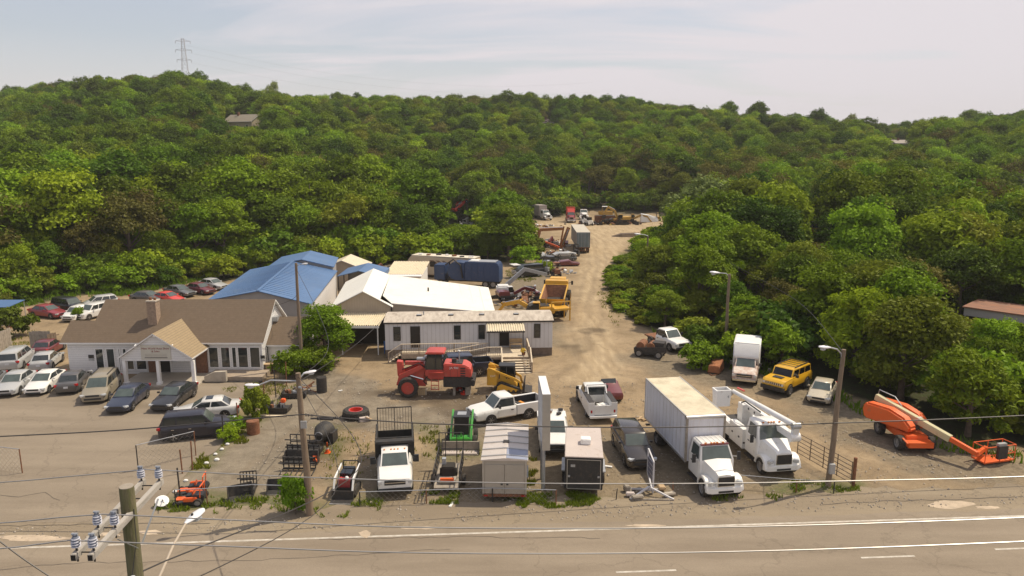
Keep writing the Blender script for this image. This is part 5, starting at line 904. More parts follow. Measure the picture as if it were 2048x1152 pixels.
# ------------------------------------------------------------ right-hand row
M('rust_patch_paint', (.64, .60, .54), .6, 0, .06, 1.1, .8, (.33, .11, .04))
def old_van():
    c, h = place2(1487, 773, 1494, 733); t = pickup('rusty_box_van', 'old white box van with a rusted hood at the edge of the trees', (c, h), 'rust_patch_paint', L=6.0, W=2.1, H=1.95, bed=False, hood=1.2, ax=(2.0, -1.7), cat='van')
    mb = MB(); y = 1.12; mb.loft([[(-3.0, -y, .7), (-3.0, y, .7), (-3.0, y, 2.95), (-3.0, -y, 2.95)], [(.25, -y, .7), (.25, y, .7), (.25, y, 2.95), (.25, -y, 2.95)], [(1.0, -y * .92, 1.9), (1.0, y * .92, 1.9), (.95, y * .92, 2.1), (.95, -y * .92, 2.1)]], 'white_flat'); O('cargo_box', mb, t, bev=.05)
    mb = MB(); mb.box(-2.8, .2, -1.0, 1.0, 2.951, 3.0, 'white_flat'); O('box_roof', mb, t)
old_van()
paint('yellow', (.72, .40, .015), .1)
def boxy_suv():
    a = G(1530, 780); b = G(1580, 793); m_ = (a + b) / 2; wv = (b - a).normalized(); f = Vector((wv.y, -wv.x, 0)); h = atan2(f.y, f.x); c = m_ - f * 1.5; L, W = 4.75, 2.06
    t = thing('yellow_off_roader', 'boxy bright yellow off-road vehicle with roof rack and black hood vent', 'suv', (c.x, c.y, .04), h); pm = 'paint_yellow'
    mb = MB(); st = [(L / 2, W * .46, .62, 1.12, .9), (L / 2 - .1, W * .48, .55, 1.2, .92), (L / 2 - .2, W * .5, .5, 1.26, .94), (.75, W * .5, .5, 1.34, .94), (-L / 2 + .05, W * .5, .5, 1.34, .94), (-L / 2, W * .49, .55, 1.3, .94)]; mirror_loft(mb, st, pm)
    for x in (1.5, -1.45):
        for s in (-1, 1): arch(mb, x, s * (W / 2 + .006), .52, s)
    O('body', mb, t, sharp=25); cabin(t, pm, W, 2.0, 1.36, .95, .62, -2.15, -2.3, .95, .86, splits=(.33, .64), glass='glass_tint', screen='glass_tint')
    for x in (1.5, -1.45):
        for s in (-1, 1): add_wheel(t, x, s * (W / 2 - .08), .45, .32, 'alloy', 7)
    mb = MB(); mb.box(1.25, 1.75, -.4, .4, 1.335, 1.37, 'black_trim'); O('hood_vent', mb, t); mb = MB(); mb.box(L / 2 - .04, L / 2 + .03, -.9, .9, .9, 1.1, 'chrome'); g_ = O('grille', mb, t); mb = MB(); [mb.box(L / 2 + .03, L / 2 + .036, -.62 + k * .18, -.54 + k * .18, .92, 1.08, 'black_trim') for k in range(8)]; O('grille_slot', mb, g_, kind='stuff')
    for s in (-1, 1): mb = MB(); mb.cyl((L / 2, s * .8, 1.0), (L / 2 + .05, s * .8, 1.0), .09, 'lens', 12); O('headlight', mb, t); mb = MB(); mb.cbox((.75, s * 1.2, 1.5), (.12, .24, .22), 'black_trim'); O('mirror', mb, t); mb = MB(); mb.beam((.3, s * .75, 2.06), (-2.0, s * .75, 2.06), .05, .06, 'black_trim'); O('roof_rail', mb, t)
    mb = MB(); [mb.beam((.2 - k * .55, -.75, 2.08), (.2 - k * .55, .75, 2.08), .05, .04, 'black_trim') for k in range(5)]; O('roof_rack', mb, t); mb = MB(); mb.box(L / 2 - .1, L / 2 + .16, -.98, .98, .5, .78, 'black_trim'); O('front_bumper', mb, t); mb = MB(); mb.box(-L / 2 + .3, L / 2 - .3, -.9, .9, .35, .6, 'rubber'); O('underbody', mb, t)
boxy_suv()
car('sedan', 'tan_sedan', 'tan sedan with silver bumper at the right end of the tree-side row', 'car', place2(1634, 814, 1652, 780), 'paint_beige', None, sx=.88)
# ============================================================ machines
paint('loader_red', (.50, .065, .045), .25, .5, .2); paint('cat', (.62, .34, .03), .25, .5, .2); paint('green', (.05, .30, .035), .12, .4, .4); paint('orange', (.74, .115, .015), .2, .5, .2); paint('excavator_orange', (.36, .13, .03), .4, .6, .1); paint('cream', (.55, .50, .30), .2, .5); paint('refuse_blue', (.018, .045, .12), .15, .5, .1); paint('old_yellow', (.45, .27, .05), .45, .7, .0)
def pxdir(a, b): A_, B_ = G(*a), G(*b); return atan2(B_.y - A_.y, B_.x - A_.x)
def at(px, py, up=.0): p = G(px, py); return Vector((p.x, p.y, tz(p.x, p.y) + up))
def side(mb, pts, y0, y1, m): return mb.prism(pts, y0, y1, m)
def loader():
    t = thing('wheel_loader', 'big red wheel loader with glass cab in the middle of the yard', 'wheel loader', at(878, 786), pi - .02); r = 'paint_loader_red'
    mb = MB(); side(mb, [(-.5, 1.6), (-.5, 2.72), (-2.2, 2.62), (-2.65, 2.35), (-2.75, 1.6)], -.85, .85, r); O('engine_hood', mb, t, bev=.08)
    mb = MB(); side(mb, [(-.45, .75), (-.45, 1.6), (-2.85, 1.6), (-2.95, 1.0), (-2.4, .75)], -.75, .75, 'dark_metal'); O('rear_frame', mb, t, bev=.03); mb = MB(); mb.box(-3.0, -2.7, -1.1, 1.1, .95, 1.45, 'dark_metal'); O('counterweight', mb, t, bev=.05)
    mb = MB(); side(mb, [(1.0, .7), (1.15, 1.6), (.9, 2.6), (1.5, 2.5), (2.2, 1.5), (2.2, .8)], -.45, .45, r); O('front_frame', mb, t, bev=.03)
    mb = MB(); side(mb, [(-.5, 1.4), (-.5, 2.2), (1.0, 2.2), (1.0, 1.7), (.6, 1.4)], -.8, .8, r); O('cab_base', mb, t, bev=.05)
    mb = MB(); side(mb, [(-.42, 2.2), (-.35, 3.5), (.75, 3.5), (1.0, 2.6), (.9, 2.2)], -.72, .72, 'glass'); O('cab_glass', mb, t)
    for s in (-1, 1):
        mb = MB()
        for a, b in (((-.42, 2.2), (-.35, 3.5)), ((.75, 3.5), (1.0, 2.6)), ((1.0, 2.6), (.9, 2.2)), ((.15, 2.2), (.12, 3.5))): mb.beam((a[0], s * .74, a[1]), (b[0], s * .74, b[1]), .07, .07, 'black_trim')
        O('cab_pillar', mb, t)
    mb = MB(); side(mb, [(-.6, 3.5), (-.55, 3.66), (.75, 3.68), (1.0, 3.5)], -.85, .85, r); O('cab_roof', mb, t, bev=.05)
    for s in (-1, 1):
        mb = MB(); side(mb, [(1.1, 2.35), (1.35, 2.55), (3.1, 1.75), (3.35, .9), (3.1, .8), (2.7, 1.45)], s * .62 - .09, s * .62 + .09, r); O('lift_arm', mb, t)
        mb = MB(); mb.cyl((1.2, s * .4, 1.3), (2.5, s * .45, 1.7), .09, 'chrome', 8); O('lift_ram', mb, t)
        add_wheel(t, 2.35, s * 1.02, .82, .55, 'paint_loader_red', 0)
    add_wheel(t, -1.9, 1.02 * -1, .82, .55, 'paint_loader_red', 0)
    mb = MB(); side(mb, [(2.9, 2.7), (3.35, 2.75), (3.3, 1.6), (3.0, .9), (2.8, 1.5)], -.3, .3, r); mb.box(1.2, 2.7, -.15, .15, 2.4, 2.7, r); O('bell_crank', mb, t, bev=.03)
    mb = MB(); mb.cyl((1.1, -.6, 3.0), (1.1, -.6, 2.85), .1, 'white_gloss', 8); mb.cyl((1.7, .2, 2.95), (1.05, .2, 2.95), .16, 'galv', 10); O('work_lamp', mb, t)
    mb = MB(); mb.cyl((-1.3, .2, 2.7), (-1.3, .2, 3.0), .2, 'dark_metal', 10); mb.cyl((-1.7, 0, 2.65), (-1.7, 0, 3.55), .05, 'galv', 8); mb.cyl((-1.75, 0, 3.5), (-1.6, 0, 3.6), .09, 'galv', 8); O('exhaust', mb, t)
    mb = MB(); [mb.beam((-.1, .9, .6 + k * .35), (.5, .9, .6 + k * .35), .05, .05, r) for k in range(4)]; mb.beam((-.1, .9, .55), (-.1, .9, 2.0), .05, .05, r); mb.beam((.5, .9, .55), (.5, .9, 2.0), .05, .05, r); mb.beam((.7, .95, 2.05), (-.5, .95, 2.05), .3, .06, r); mb.beam((-.5, .95, 2.05), (-1.0, .95, 2.4), .1, .06, r); O('access_ladder', mb, t)
    mb = MB(); mb.tube([(1.0, -.5, 2.3), (1.5, -.55, 2.75), (2.2, -.5, 2.5), (2.9, -.35, 2.2)], .04, 'rubber', 6); mb.tube([(1.0, .5, 2.3), (1.5, .55, 2.7), (2.2, .5, 2.4), (2.9, .35, 2.1)], .04, 'rubber', 6); mb.tube([(.9, .5, .9), (1.1, .95, 1.3), (.8, .8, 1.7)], .05, 'rubber', 6); O('hose', mb, t)
    mb = MB(); mb.box(-1.62, -1.6, .85, .862, 1.65, 2.6, 'dark_metal'); mb.box(-1.05, -1.03, .85, .862, 1.65, 2.6, 'dark_metal'); mb.box(-2.5, -.6, .85, .862, 1.63, 1.66, 'dark_metal'); mb.box(-2.0, -1.2, -.6, .6, 2.66, 2.70, 'dark_metal'); O('panel_seam', mb, t, kind='stuff')
    mb = MB(); [mb.box(-2.05 + k * .0 - .2, -1.85, .851, .87, 1.7 + k * .2, 1.8 + k * .2, 'black_trim') for k in range(4)]; O('grille', mb, t)
    text('lettering', 'JA 900', .26, 'white_gloss', t, (-1.35, .862, 2.32), (radians(90), 0, pi))
    mb = MB(); mb.box(-1.4, -1.2, -.6, .6, 0, .8, 'wood_grey'); mb.box(-2.6, -2.2, -.5, .5, 0, .75, 'wood_grey'); O('timber_block', mb, t)
    return t
loader()
def junk(name, label, cat, px, py, n, spread, mats, hmax=.7, smax=.8, group=None):
    t = thing(name, label, cat, at(px, py), 0, group)
    for i in range(n):
        mb = MB(); s = (R.uniform(.15, smax), R.uniform(.1, smax * .6), R.uniform(.08, smax * .5)); k = R.random(); cx_, cy_ = R.gauss(0, spread[0] / 2.2), R.gauss(0, spread[1] / 2.2); cz = R.uniform(.05, hmax) * max(.1, 1 - abs(cx_) / spread[0])
        if k < .55: mb.cbox((cx_, cy_, cz), s, mats[i % len(mats)], rz=R.uniform(0, 3), ry=R.uniform(-.5, .5))
        elif k < .8: a = R.uniform(0, 3); L = R.uniform(.5, 1.4) * smax; mb.cyl((cx_, cy_, cz), (cx_ + cos(a) * L, cy_ + sin(a) * L, cz + R.uniform(-.1, .5)), R.uniform(.03, .08), mats[(i + 1) % len(mats)], 6)
        else: mb.cyl((cx_, cy_, cz), (cx_ + .05, cy_ + .12, cz + .14), R.uniform(.12, .3), mats[(i + 2) % len(mats)], 10)
        O('piece', mb, t)
    return t
M('cardboard', (.36, .25, .14), .9, 0, .15, 3)
junk('wheel_loader_parts', 'red rim and engine parts on the ground under the rear of the red loader', 'machine parts', 912, 783, 14, (.9, .4), ['galv', 'paint_loader_red', 'rust', 'white_flat'], .5, .45)
t = thing('red_floor_rim', 'small bright red wheel rim lying flat before the red loader', 'rim', at(928, 788)); mb = MB(); mb.cyl((0, 0, 0), (0, 0, .15), .3, 'paint_bright_red', 16); O('disc', mb, t); mb = MB(); mb.cyl((0, 0, .15), (0, 0, .3), .1, 'paint_bright_red', 10); O('hub', mb, t)
t = thing('wooden_crate', 'brown wooden crate standing beside the front tyre of the red loader', 'crate', at(843, 789), .1)
for k in range(4): mb = MB(); mb.box(-.28 + k * .15, -.15 + k * .15, -.2, .2, 0, .5, 'ply'); O('slat', mb, t)
mb = MB(); mb.box(.34, .4, -.2, .2, 0, .55, 'deck_light'); O('end_board', mb, t)
def track_loader():
    t = thing('tracked_skid_steer', 'yellow tracked skid steer loader with black cab beside the red loader', 'skid steer', at(1016, 779), -.04); y_ = 'paint_cat'
    for s in (-1, 1):
        mb = MB(); pr = [(-1.0, .12), (-.9, 0), (.95, 0), (1.08, .12), (1.05, .35), (-.45, .92), (-.75, .85), (-1.05, .3)]; side(mb, pr, *sorted((s * .55, s * .95)), 'tyre'); tr = O('track', mb, t, bev=.04); mb = MB(); side(mb, [(-.9, .15), (.9, .12), (.9, .3), (-.5, .78), (-.8, .6)], *sorted((s * .96, s * .97)), 'paint_old_yellow' if False else 'paint_cat'); O('track_frame', mb, tr)
        for x in (-.7, -.3, .1, .5, .85): mb = MB(); mb.cyl((x, s * .97, .17), (x, s * 1.0, .17), .12, 'dark_metal', 10); O('roller', mb, tr)
        mb = MB(); side(mb, [(-1.6, 1.95), (-1.55, 2.12), (.65, 1.25), (1.1, .95), (1.25, .3), (1.05, .3), (.95, .85), (.5, 1.1)], *sorted((s * .72, s * .86)), y_); O('lift_arm', mb, t, bev=.02)
        mb = MB(); side(mb, [(-1.7, .6), (-1.65, 2.0), (-1.2, 2.0), (-.8, 1.3), (-.9, .6)], *sorted((s * .5, s * .84)), y_); O('rear_tower', mb, t, bev=.04)
    mb = MB(); side(mb, [(-1.65, .5), (-1.6, 1.7), (-.9, 1.65), (.6, .9), (.8, .4)], -.52, .52, y_); O('chassis', mb, t, bev=.05)
    mb = MB(); side(mb, [(-.75, 1.1), (-.65, 2.1), (.5, 2.1), (.62, 1.1)], -.5, .5, 'glass_tint'); O('cab', mb, t); mb = MB(); mb.box(-.75, .6, -.56, .56, 2.1, 2.2, 'black_trim'); O('cab_roof', mb, t, bev=.03)
    mb = MB()
    for s in (-1, 1):
        for a, b in (((-.7, 1.1), (-.62, 2.1)), ((.5, 2.1), (.62, 1.1)), ((-.1, 1.1), (-.1, 2.1))): mb.beam((a[0], s * .52, a[1]), (b[0], s * .52, b[1]), .07, .07, 'black_trim')
    O('roll_cage', mb, t)
    mb = MB(); side(mb, [(1.2, .05), (1.35, .9), (1.45, .95), (1.4, .15), (2.0, .05), (2.0, 0), (1.2, 0)], -.95, .95, 'dark_metal'); O('bucket', mb, t)
    text('lettering', 'CAT', .22, 'white_gloss', t, (-1.2, -.851, 1.35), (radians(90), 0, 0)); return t
track_loader()
def skid_green():
    a = at(923, 896); t = thing('green_skid_steer', 'bright green skid steer with wide bucket facing the road', 'skid steer', a + Vector((0, .6, 0)), radians(-90)); g = 'paint_green'
    mb = MB(); side(mb, [(-1.4, .4), (-1.4, 1.6), (-.6, 1.6), (.75, .8), (.75, .4)], -.55, .55, g); O('chassis', mb, t, bev=.05); mb = MB(); side(mb, [(-.7, .9), (-.6, 2.0), (.35, 2.0), (.55, .9)], -.48, .48, 'interior'); O('cab', mb, t); mb = MB(); mb.box(-.9, .4, -.55, .55, 2.0, 2.1, 'black_trim'); O('cab_roof', mb, t, bev=.04); mb = MB(); mb.box(-.6, 0, -.3, .3, 2.1, 2.12, 'galv'); O('roof_hatch', mb, t)
    for s in (-1, 1):
        mb = MB(); side(mb, [(-1.5, 1.75), (-1.5, 1.95), (.45, 1.35), (1.0, .8), (1.15, .25), (.95, .25), (.8, .7), (.35, 1.15)], *sorted((s * .62, s * .74)), g); O('lift_arm', mb, t)
        for x in (-.85, .35): add_wheel(t, x, s * .88, .4, .3, 'paint_green', 0)
    mb = MB(); mb.box(.75, 1.05, -.62, .62, .45, .85, g); mb.box(.7, .8, -.05, .05, .4, 1.2, g); O('front_crossbar', mb, t, bev=.03)
    mb = MB(); side(mb, [(1.1, .05), (1.1, .7), (1.18, .7), (1.2, .12), (1.85, .06), (1.85, .0)], -1.2, 1.2, 'wood_grey'); [side(mb, [(1.1, .05), (1.1, .7), (1.3, .65), (1.85, .06)], *sorted((s * 1.2, s * 1.23)), 'dark_metal') for s in (-1, 1)]; O('bucket', mb, t); mb = MB(); mb.box(1.3, 1.8, -1.1, 1.1, .09, .13, 'trailer_top'); O('board', mb, t)
skid_green()
def cage_machine():
    t = thing('caged_utility_trailer', 'small black utility trailer with rail sides carrying a mower, beside the tan trailer', 'trailer', at(893, 990), radians(-90)); m_ = 'dark_metal'
    for s in (-1, 1):
        for z in (.55, 1.0, 1.45): mb = MB(); mb.beam((-3.4, s * .75, z), (0, s * .75, z), .05, .05, m_); O('side_rail', mb, t)
        for k in range(6): mb = MB(); mb.beam((-3.4 + k * .68, s * .75, .4), (-3.4 + k * .68, s * .75, 1.45), .05, .05, m_); O('upright', mb, t)
        add_wheel(t, -1.4, s * .92, .32, .2, 'steel_wheel', 0)
    mb = MB(); mb.box(-3.4, 0, -.75, .75, .38, .45, 'wood_grey'); O('bed', mb, t); mb = MB()
    for y in (-.75, -.35, .35, .75): mb.beam((-3.45, y, .4), (-3.7, y, 2.3), .05, .05, m_)
    mb.beam((-3.7, -.75, 2.3), (-3.7, .75, 2.3), .05, .05, m_); mb.beam((-3.57, -.75, 1.3), (-3.57, .75, 1.3), .05, .05, m_); O('ramp_gate', mb, t)
    q = thing('stand_on_mower', 'dark mower with orange trim strapped on the caged utility trailer', 'mower', at(893, 990) + Vector((0, 0.9, .45)), radians(-90)); mb = MB(); mb.box(-1.0, -.2, -.4, .4, .1, .75, 'interior'); O('body', mb, q, bev=.05); mb = MB(); mb.box(-.2, .5, -.5, .5, .08, .2, 'wood_grey'); O('deck', mb, q); mb = MB(); mb.box(.3, .45, -.4, .4, .2, .34, 'paint_orange'); O('trim', mb, q); mb = MB(); mb.box(-.9, -.6, -.38, -.15, .75, 1.1, 'galv'); O('tank', mb, q)
    for s in (-1, 1): add_wheel(q, -.8, s * .45, .22, .15, 'steel_wheel', 0)
cage_machine()
def mini_skid():
    t = thing('mini_skid_loader', 'small white and red compact loader with black bucket near the utility pole', 'mini loader', at(686, 1000) + Vector((0, .3, 0)), radians(-92)); mb = MB(); mb.box(-1.7, -.1, -.42, .42, .3, 1.0, 'black_body'); O('chassis', mb, t, bev=.06)
    for s in (-1, 1): mb = MB(); side(mb, [(-1.7, 1.25), (-1.7, 1.35), (-.1, 1.15), (.25, .5), (.15, .4), (-.25, 1.0)], *sorted((s * .5, s * .58)), 'white_gloss'); O('lift_arm', mb, t); mb = MB(); side(mb, [(-1.4, 0), (0, 0), (.1, .2), (-.1, .42), (-1.3, .42), (-1.5, .2)], *sorted((s * .45, s * .68)), 'tyre'); O('track', mb, t, bev=.04)
    mb = MB(); mb.box(-1.5, -.5, -.34, .34, 1.0, 1.25, 'glass_tint'); O('engine_cover', mb, t); mb = MB(); mb.box(-.45, -.05, -.36, .36, .6, 1.05, 'paint_red'); mb.ball((-.2, .15, 1.1), .12, 'white_gloss', 8); mb.ball((-.25, -.2, 1.05), .1, 'paint_bright_red', 8); O('control_panel', mb, t)
    mb = MB(); side(mb, [(.25, .0), (.25, .55), (.32, .55), (.36, .08), (.85, .04), (.85, 0)], -.62, .62, 'dark_metal'); O('bucket', mb, t); mb = MB(); mb.box(.82, .9, -.62, .62, .0, .05, 'alum'); O('cutting_edge', mb, t); mb = MB(); mb.beam((-1.7, -.45, 1.5), (-1.7, .45, 1.5), .05, .05, 'black_trim'); mb.beam((-1.7, -.45, 1.0), (-1.7, -.45, 1.5), .05, .05, 'black_trim'); mb.beam((-1.7, .45, 1.0), (-1.7, .45, 1.5), .05, .05, 'black_trim'); O('handle_bar', mb, t)
mini_skid()
def orange_mower(px, py, rz, label):
    t = thing('orange_mower', label, 'mower', at(px, py), rz); o = 'paint_orange'; t.scale = (.85, .85, .72)
    mb = MB(); mb.box(-.75, .75, -.62, .62, .12, .3, 'dark_metal'); O('mower_deck', mb, t, bev=.05); mb = MB(); mb.box(-.9, -.1, -.4, .4, .3, .75, 'black_trim'); O('engine', mb, t, bev=.06)
    for s in (-1, 1): mb = MB(); mb.box(-.55, .35, *sorted((s * .42, s * .66)), .35, .68, o); O('fuel_tank', mb, t, bev=.06); add_wheel(t, -.6, s * .62, .3, .22, 'steel_wheel', 0); add_wheel(t, .9, s * .5, .17, .12, 'steel_wheel', 0); mb = MB(); mb.tube([(-.7, s * .45, .6), (-.75, s * .45, 1.5)], .035, o, 6); O('roll_bar_post', mb, t)
    mb = MB(); mb.beam((-.75, -.47, 1.5), (-.75, .47, 1.5), .07, .07, o); O('roll_bar', mb, t); mb = MB(); mb.box(-.15, .3, -.26, .26, .55, .68, 'black_trim'); mb.box(-.22, -.12, -.26, .26, .6, 1.0, o); O('seat', mb, t, bev=.03); mb = MB(); mb.box(.4, 1.0, -.25, .25, .25, .34, o); O('footplate', mb, t)
orange_mower(388, 985, radians(190), 'bright orange ride-on mower in the weeds behind the roadside chain-link fence'); orange_mower(384, 1004, radians(184), 'orange ride-on mower nearest the road, left of the black bucket')
def boom_lift():
    o = 'paint_orange'; rw = G(1748, 786, 2.7); tw = G(1954, 908, .95); hb = atan2(tw.y - rw.y, tw.x - rw.x); u = Vector((cos(hb), sin(hb), 0)); c = Vector((rw.x, rw.y, 0)) + u * 2.5
    t = thing('boom_lift', 'orange aerial boom lift with cream telescopic boom reaching down to its basket', 'boom lift', c, hb); wa, wb = G(1757, 838), G(1812, 880); dl = atan2(wb.y - wa.y, wb.x - wa.x) - hb; Rz_ = Matrix.Rotation(dl, 4, 'Z')
    mb = MB(); mb.M = Rz_; mb.box(-1.5, 1.6, -.75, .75, .5, 1.05, o); O('chassis', mb, t, bev=.06); mb = MB(); mb.M = Rz_; mb.box(1.5, 2.2, -.8, .8, .45, .8, o); mb.beam((1.6, -.95, .9), (2.3, -.95, .8), .1, .06, o); O('bumper_step', mb, t)
    for x in (-1.35, 1.35):
        for s in (-1, 1): w_ = add_wheel(t, x, s * 1.0, .5, .4, 'steel_wheel', 0); p = Rz_ @ Vector((x, s * 1.0, .5)); w_.location = p; w_.rotation_euler.z += dl
    pr = [(-2.4, 1.15), (-2.6, 1.9), (-2.3, 2.3), (-.6, 2.35), (.5, 2.05), (1.1, 1.5), (1.0, 1.15)]
    for s in (-1, 1): mb = MB(); side(mb, pr, *sorted((s * .36, s * 1.1)), o); O('turntable_cover', mb, t, bev=.12)
    mb = MB(); mb.box(-2.3, .8, -.36, .36, 1.1, 1.6, 'dark_metal'); O('turntable', mb, t); mb = MB(); mb.cyl((0, 0, 1.0), (0, 0, 1.15), .7, 'dark_metal', 16); O('slew_ring', mb, t)
    L = (Vector((tw.x, tw.y, 0)) - Vector((rw.x, rw.y, 0))).length; rear = Vector((-2.3, 0, 2.5)); tip = Vector((L - 2.5, 0, .95)); j = rear.lerp(tip, .76)
    mb = MB(); mb.beam(rear, j, .36, .44, 'paint_cream'); O('main_boom', mb, t, bev=.02); mb = MB(); mb.beam(j, tip, .24, .3, o); O('jib_boom', mb, t, bev=.02); mb = MB(); mb.beam(rear.lerp(tip, .44) , rear.lerp(tip, .46), .42, .5, 'alum'); O('boom_collar', mb, t)
    mb = MB(); mb.tube([rear + Vector((-.1, .3, .0)), rear + Vector((0, .3, .45)), rear + Vector((1.2, .3, .3)), rear.lerp(tip, .25) + Vector((0, .25, .2))], .035, 'galv', 6); O('hose_guide', mb, t)
    bg_ = G(1985, 922) - c; bc = Vector((bg_.x * cos(hb) + bg_.y * sin(hb), -bg_.x * sin(hb) + bg_.y * cos(hb), .12)); W_, D_l = 1.15, .48
    def BM_(): m_ = MB(); m_.M = Matrix.Translation(bc) @ Matrix.Rotation(radians(14) - hb + pi / 2, 4, 'Z'); return m_
    bk = BM_(); bk.box(-D_l, D_l, -W_, W_, 0, .09, o); O('basket_floor', bk, t); bk = BM_()
    for z in (.55, 1.08):
        for a, b_ in (((-D_l, -W_), (D_l, -W_)), ((D_l, -W_), (D_l, W_)), ((D_l, W_), (-D_l, W_)), ((-D_l, W_), (-D_l, -W_))): bk.tube([(*a, z), (*b_, z)], .03, o, 6)
    O('basket_rail', bk, t)
    for a in ((-D_l, -W_), (D_l, -W_), (D_l, 0), (D_l, W_), (-D_l, W_), (-D_l, 0)): bk = BM_(); bk.tube([(*a, 0), (*a, 1.08)], .03, o, 6); O('basket_post', bk, t)
    bk = BM_(); bk.box(-D_l - .2, -D_l, -.35, .35, .3, 1.15, 'dark_metal'); bk.box(-D_l - .12, -D_l + .1, -.3, .3, 1.05, 1.3, 'galv'); O('control_console', bk, t); mb = MB(); mb.beam(tip, bc + Vector((-.5, 0, .6)), .2, .25, o); O('basket_mount', mb, t)
boom_lift()
# ------------------------------------------------------------ yard between building and back lot
def excavator(name, label, pos, rz, col_, sc=1., pose=(1.0, -1.7, -.5), slew=0., cabc=None, a2=None, l2=2.2, l3=2.5):
    t = thing(name, label, 'excavator', pos, rz); cabc = cabc or col_
    for s in (-1, 1): mb = MB(); side(mb, [(-1.9 * sc, .3 * sc), (-1.6 * sc, 0), (1.6 * sc, 0), (1.9 * sc, .3 * sc), (1.7 * sc, .75 * sc), (-1.7 * sc, .75 * sc)], *sorted((s * .8 * sc, s * 1.35 * sc)), 'tyre'); O('track', mb, t, bev=.05)
    def Tm(): m_ = MB(); m_.M = Matrix.Rotation(slew, 4, 'Z'); return m_
    mb = Tm(); mb.box(-1.9 * sc, 1.0 * sc, -1.25 * sc, 1.25 * sc, .95 * sc, 1.35 * sc, 'dark_metal'); O('turntable', mb, t)
    mb = Tm(); side(mb, [(-2.2 * sc, 1.2 * sc), (-2.2 * sc, 2.0 * sc), (-1.9 * sc, 2.15 * sc), (0, 2.1 * sc), (.1 * sc, 1.2 * sc)], -1.2 * sc, 1.2 * sc, col_); O('engine_cover', mb, t, bev=.12 * sc)
    mb = Tm(); side(mb, [(.0, 1.3 * sc), (0, 2.7 * sc), (.9 * sc, 2.7 * sc), (1.25 * sc, 1.9 * sc), (1.25 * sc, 1.3 * sc)], .25 * sc, 1.15 * sc, 'glass_tint'); O('cab_glass', mb, t); mb = Tm(); mb.box(-.05 * sc, 1.0 * sc, .2 * sc, 1.2 * sc, 2.7 * sc, 2.82 * sc, cabc); mb.box(-.02 * sc, 1.28 * sc, .22 * sc, 1.18 * sc, 1.25 * sc, 1.7 * sc, cabc); mb.box(-.04 * sc, .1 * sc, .22 * sc, 1.18 * sc, 1.7 * sc, 2.7 * sc, cabc); O('cab', mb, t, bev=.04 * sc)
    p0 = Vector((1.0 * sc, -.3 * sc, 1.5 * sc)); a1 = pose[0]; p1 = p0 + Vector((cos(a1), 0, sin(a1))) * 2.3 * sc; a2 = a1 - .7 if a2 is None else a2; p2 = p1 + Vector((cos(a2), 0, sin(a2))) * l2 * sc; p3 = p2 + Vector((cos(pose[1]), 0, sin(pose[1]))) * l3 * sc
    mb = Tm(); mb.beam(p0, p1, .35 * sc, .55 * sc, col_); mb.beam(p1, p2, .33 * sc, .5 * sc, col_); O('boom', mb, t); mb = Tm(); mb.beam(p2 - (p3 - p2) * .15, p3, .28 * sc, .38 * sc, col_); O('stick', mb, t); mb = Tm(); mb.cyl(p0 + Vector((.3 * sc, 0, -.1)), p0.lerp(p1, .9) + Vector((.2, 0, -.3 * sc)), .08 * sc, 'chrome', 8); mb.cyl(p1 + Vector((0, 0, .4 * sc)), p2 + Vector((0, 0, .3 * sc)), .08 * sc, 'chrome', 8); O('hydraulic_ram', mb, t)
    mb = Tm(); n = 6; pf = [(p3.x + cos(pose[2] + k * .5) * .75 * sc, p3.z - .3 * sc + sin(pose[2] + k * .5) * .6 * sc) for k in range(n)] + [(p3.x, p3.z)]; mb.prism(pf, p3.y - .5 * sc, p3.y + .5 * sc, 'dark_metal'); O('bucket', mb, t); return t
excavator('yellow_excavator', 'yellow excavator with folded boom lying behind the mobile office roof', at(1076, 640) + Vector((.2, 0, 0)), radians(176), 'paint_cat', .8, (.5, -.9, 2.5)); 
excavator('small_white_excavator', 'white and dark red mini excavator with grey boom behind the warehouse', at(1017, 602), radians(15), 'paint_maroon', .66, (.45, -.6, 2.5), cabc='white_gloss')
mb = MB(); mb.cbox((0, 0, 1.2), (1.8, 1.7, .9), 'white_gloss'); t = thing('white_machine_hood', 'rounded white engine hood beside the mini excavator cab', 'machine hood', at(1006, 594), .1); O('hood', mb, t, bev=.2); mb = MB(); mb.box(-1.0, 1.0, -.9, .9, 0, .75, 'paint_maroon'); O('base', mb, t, bev=.1)
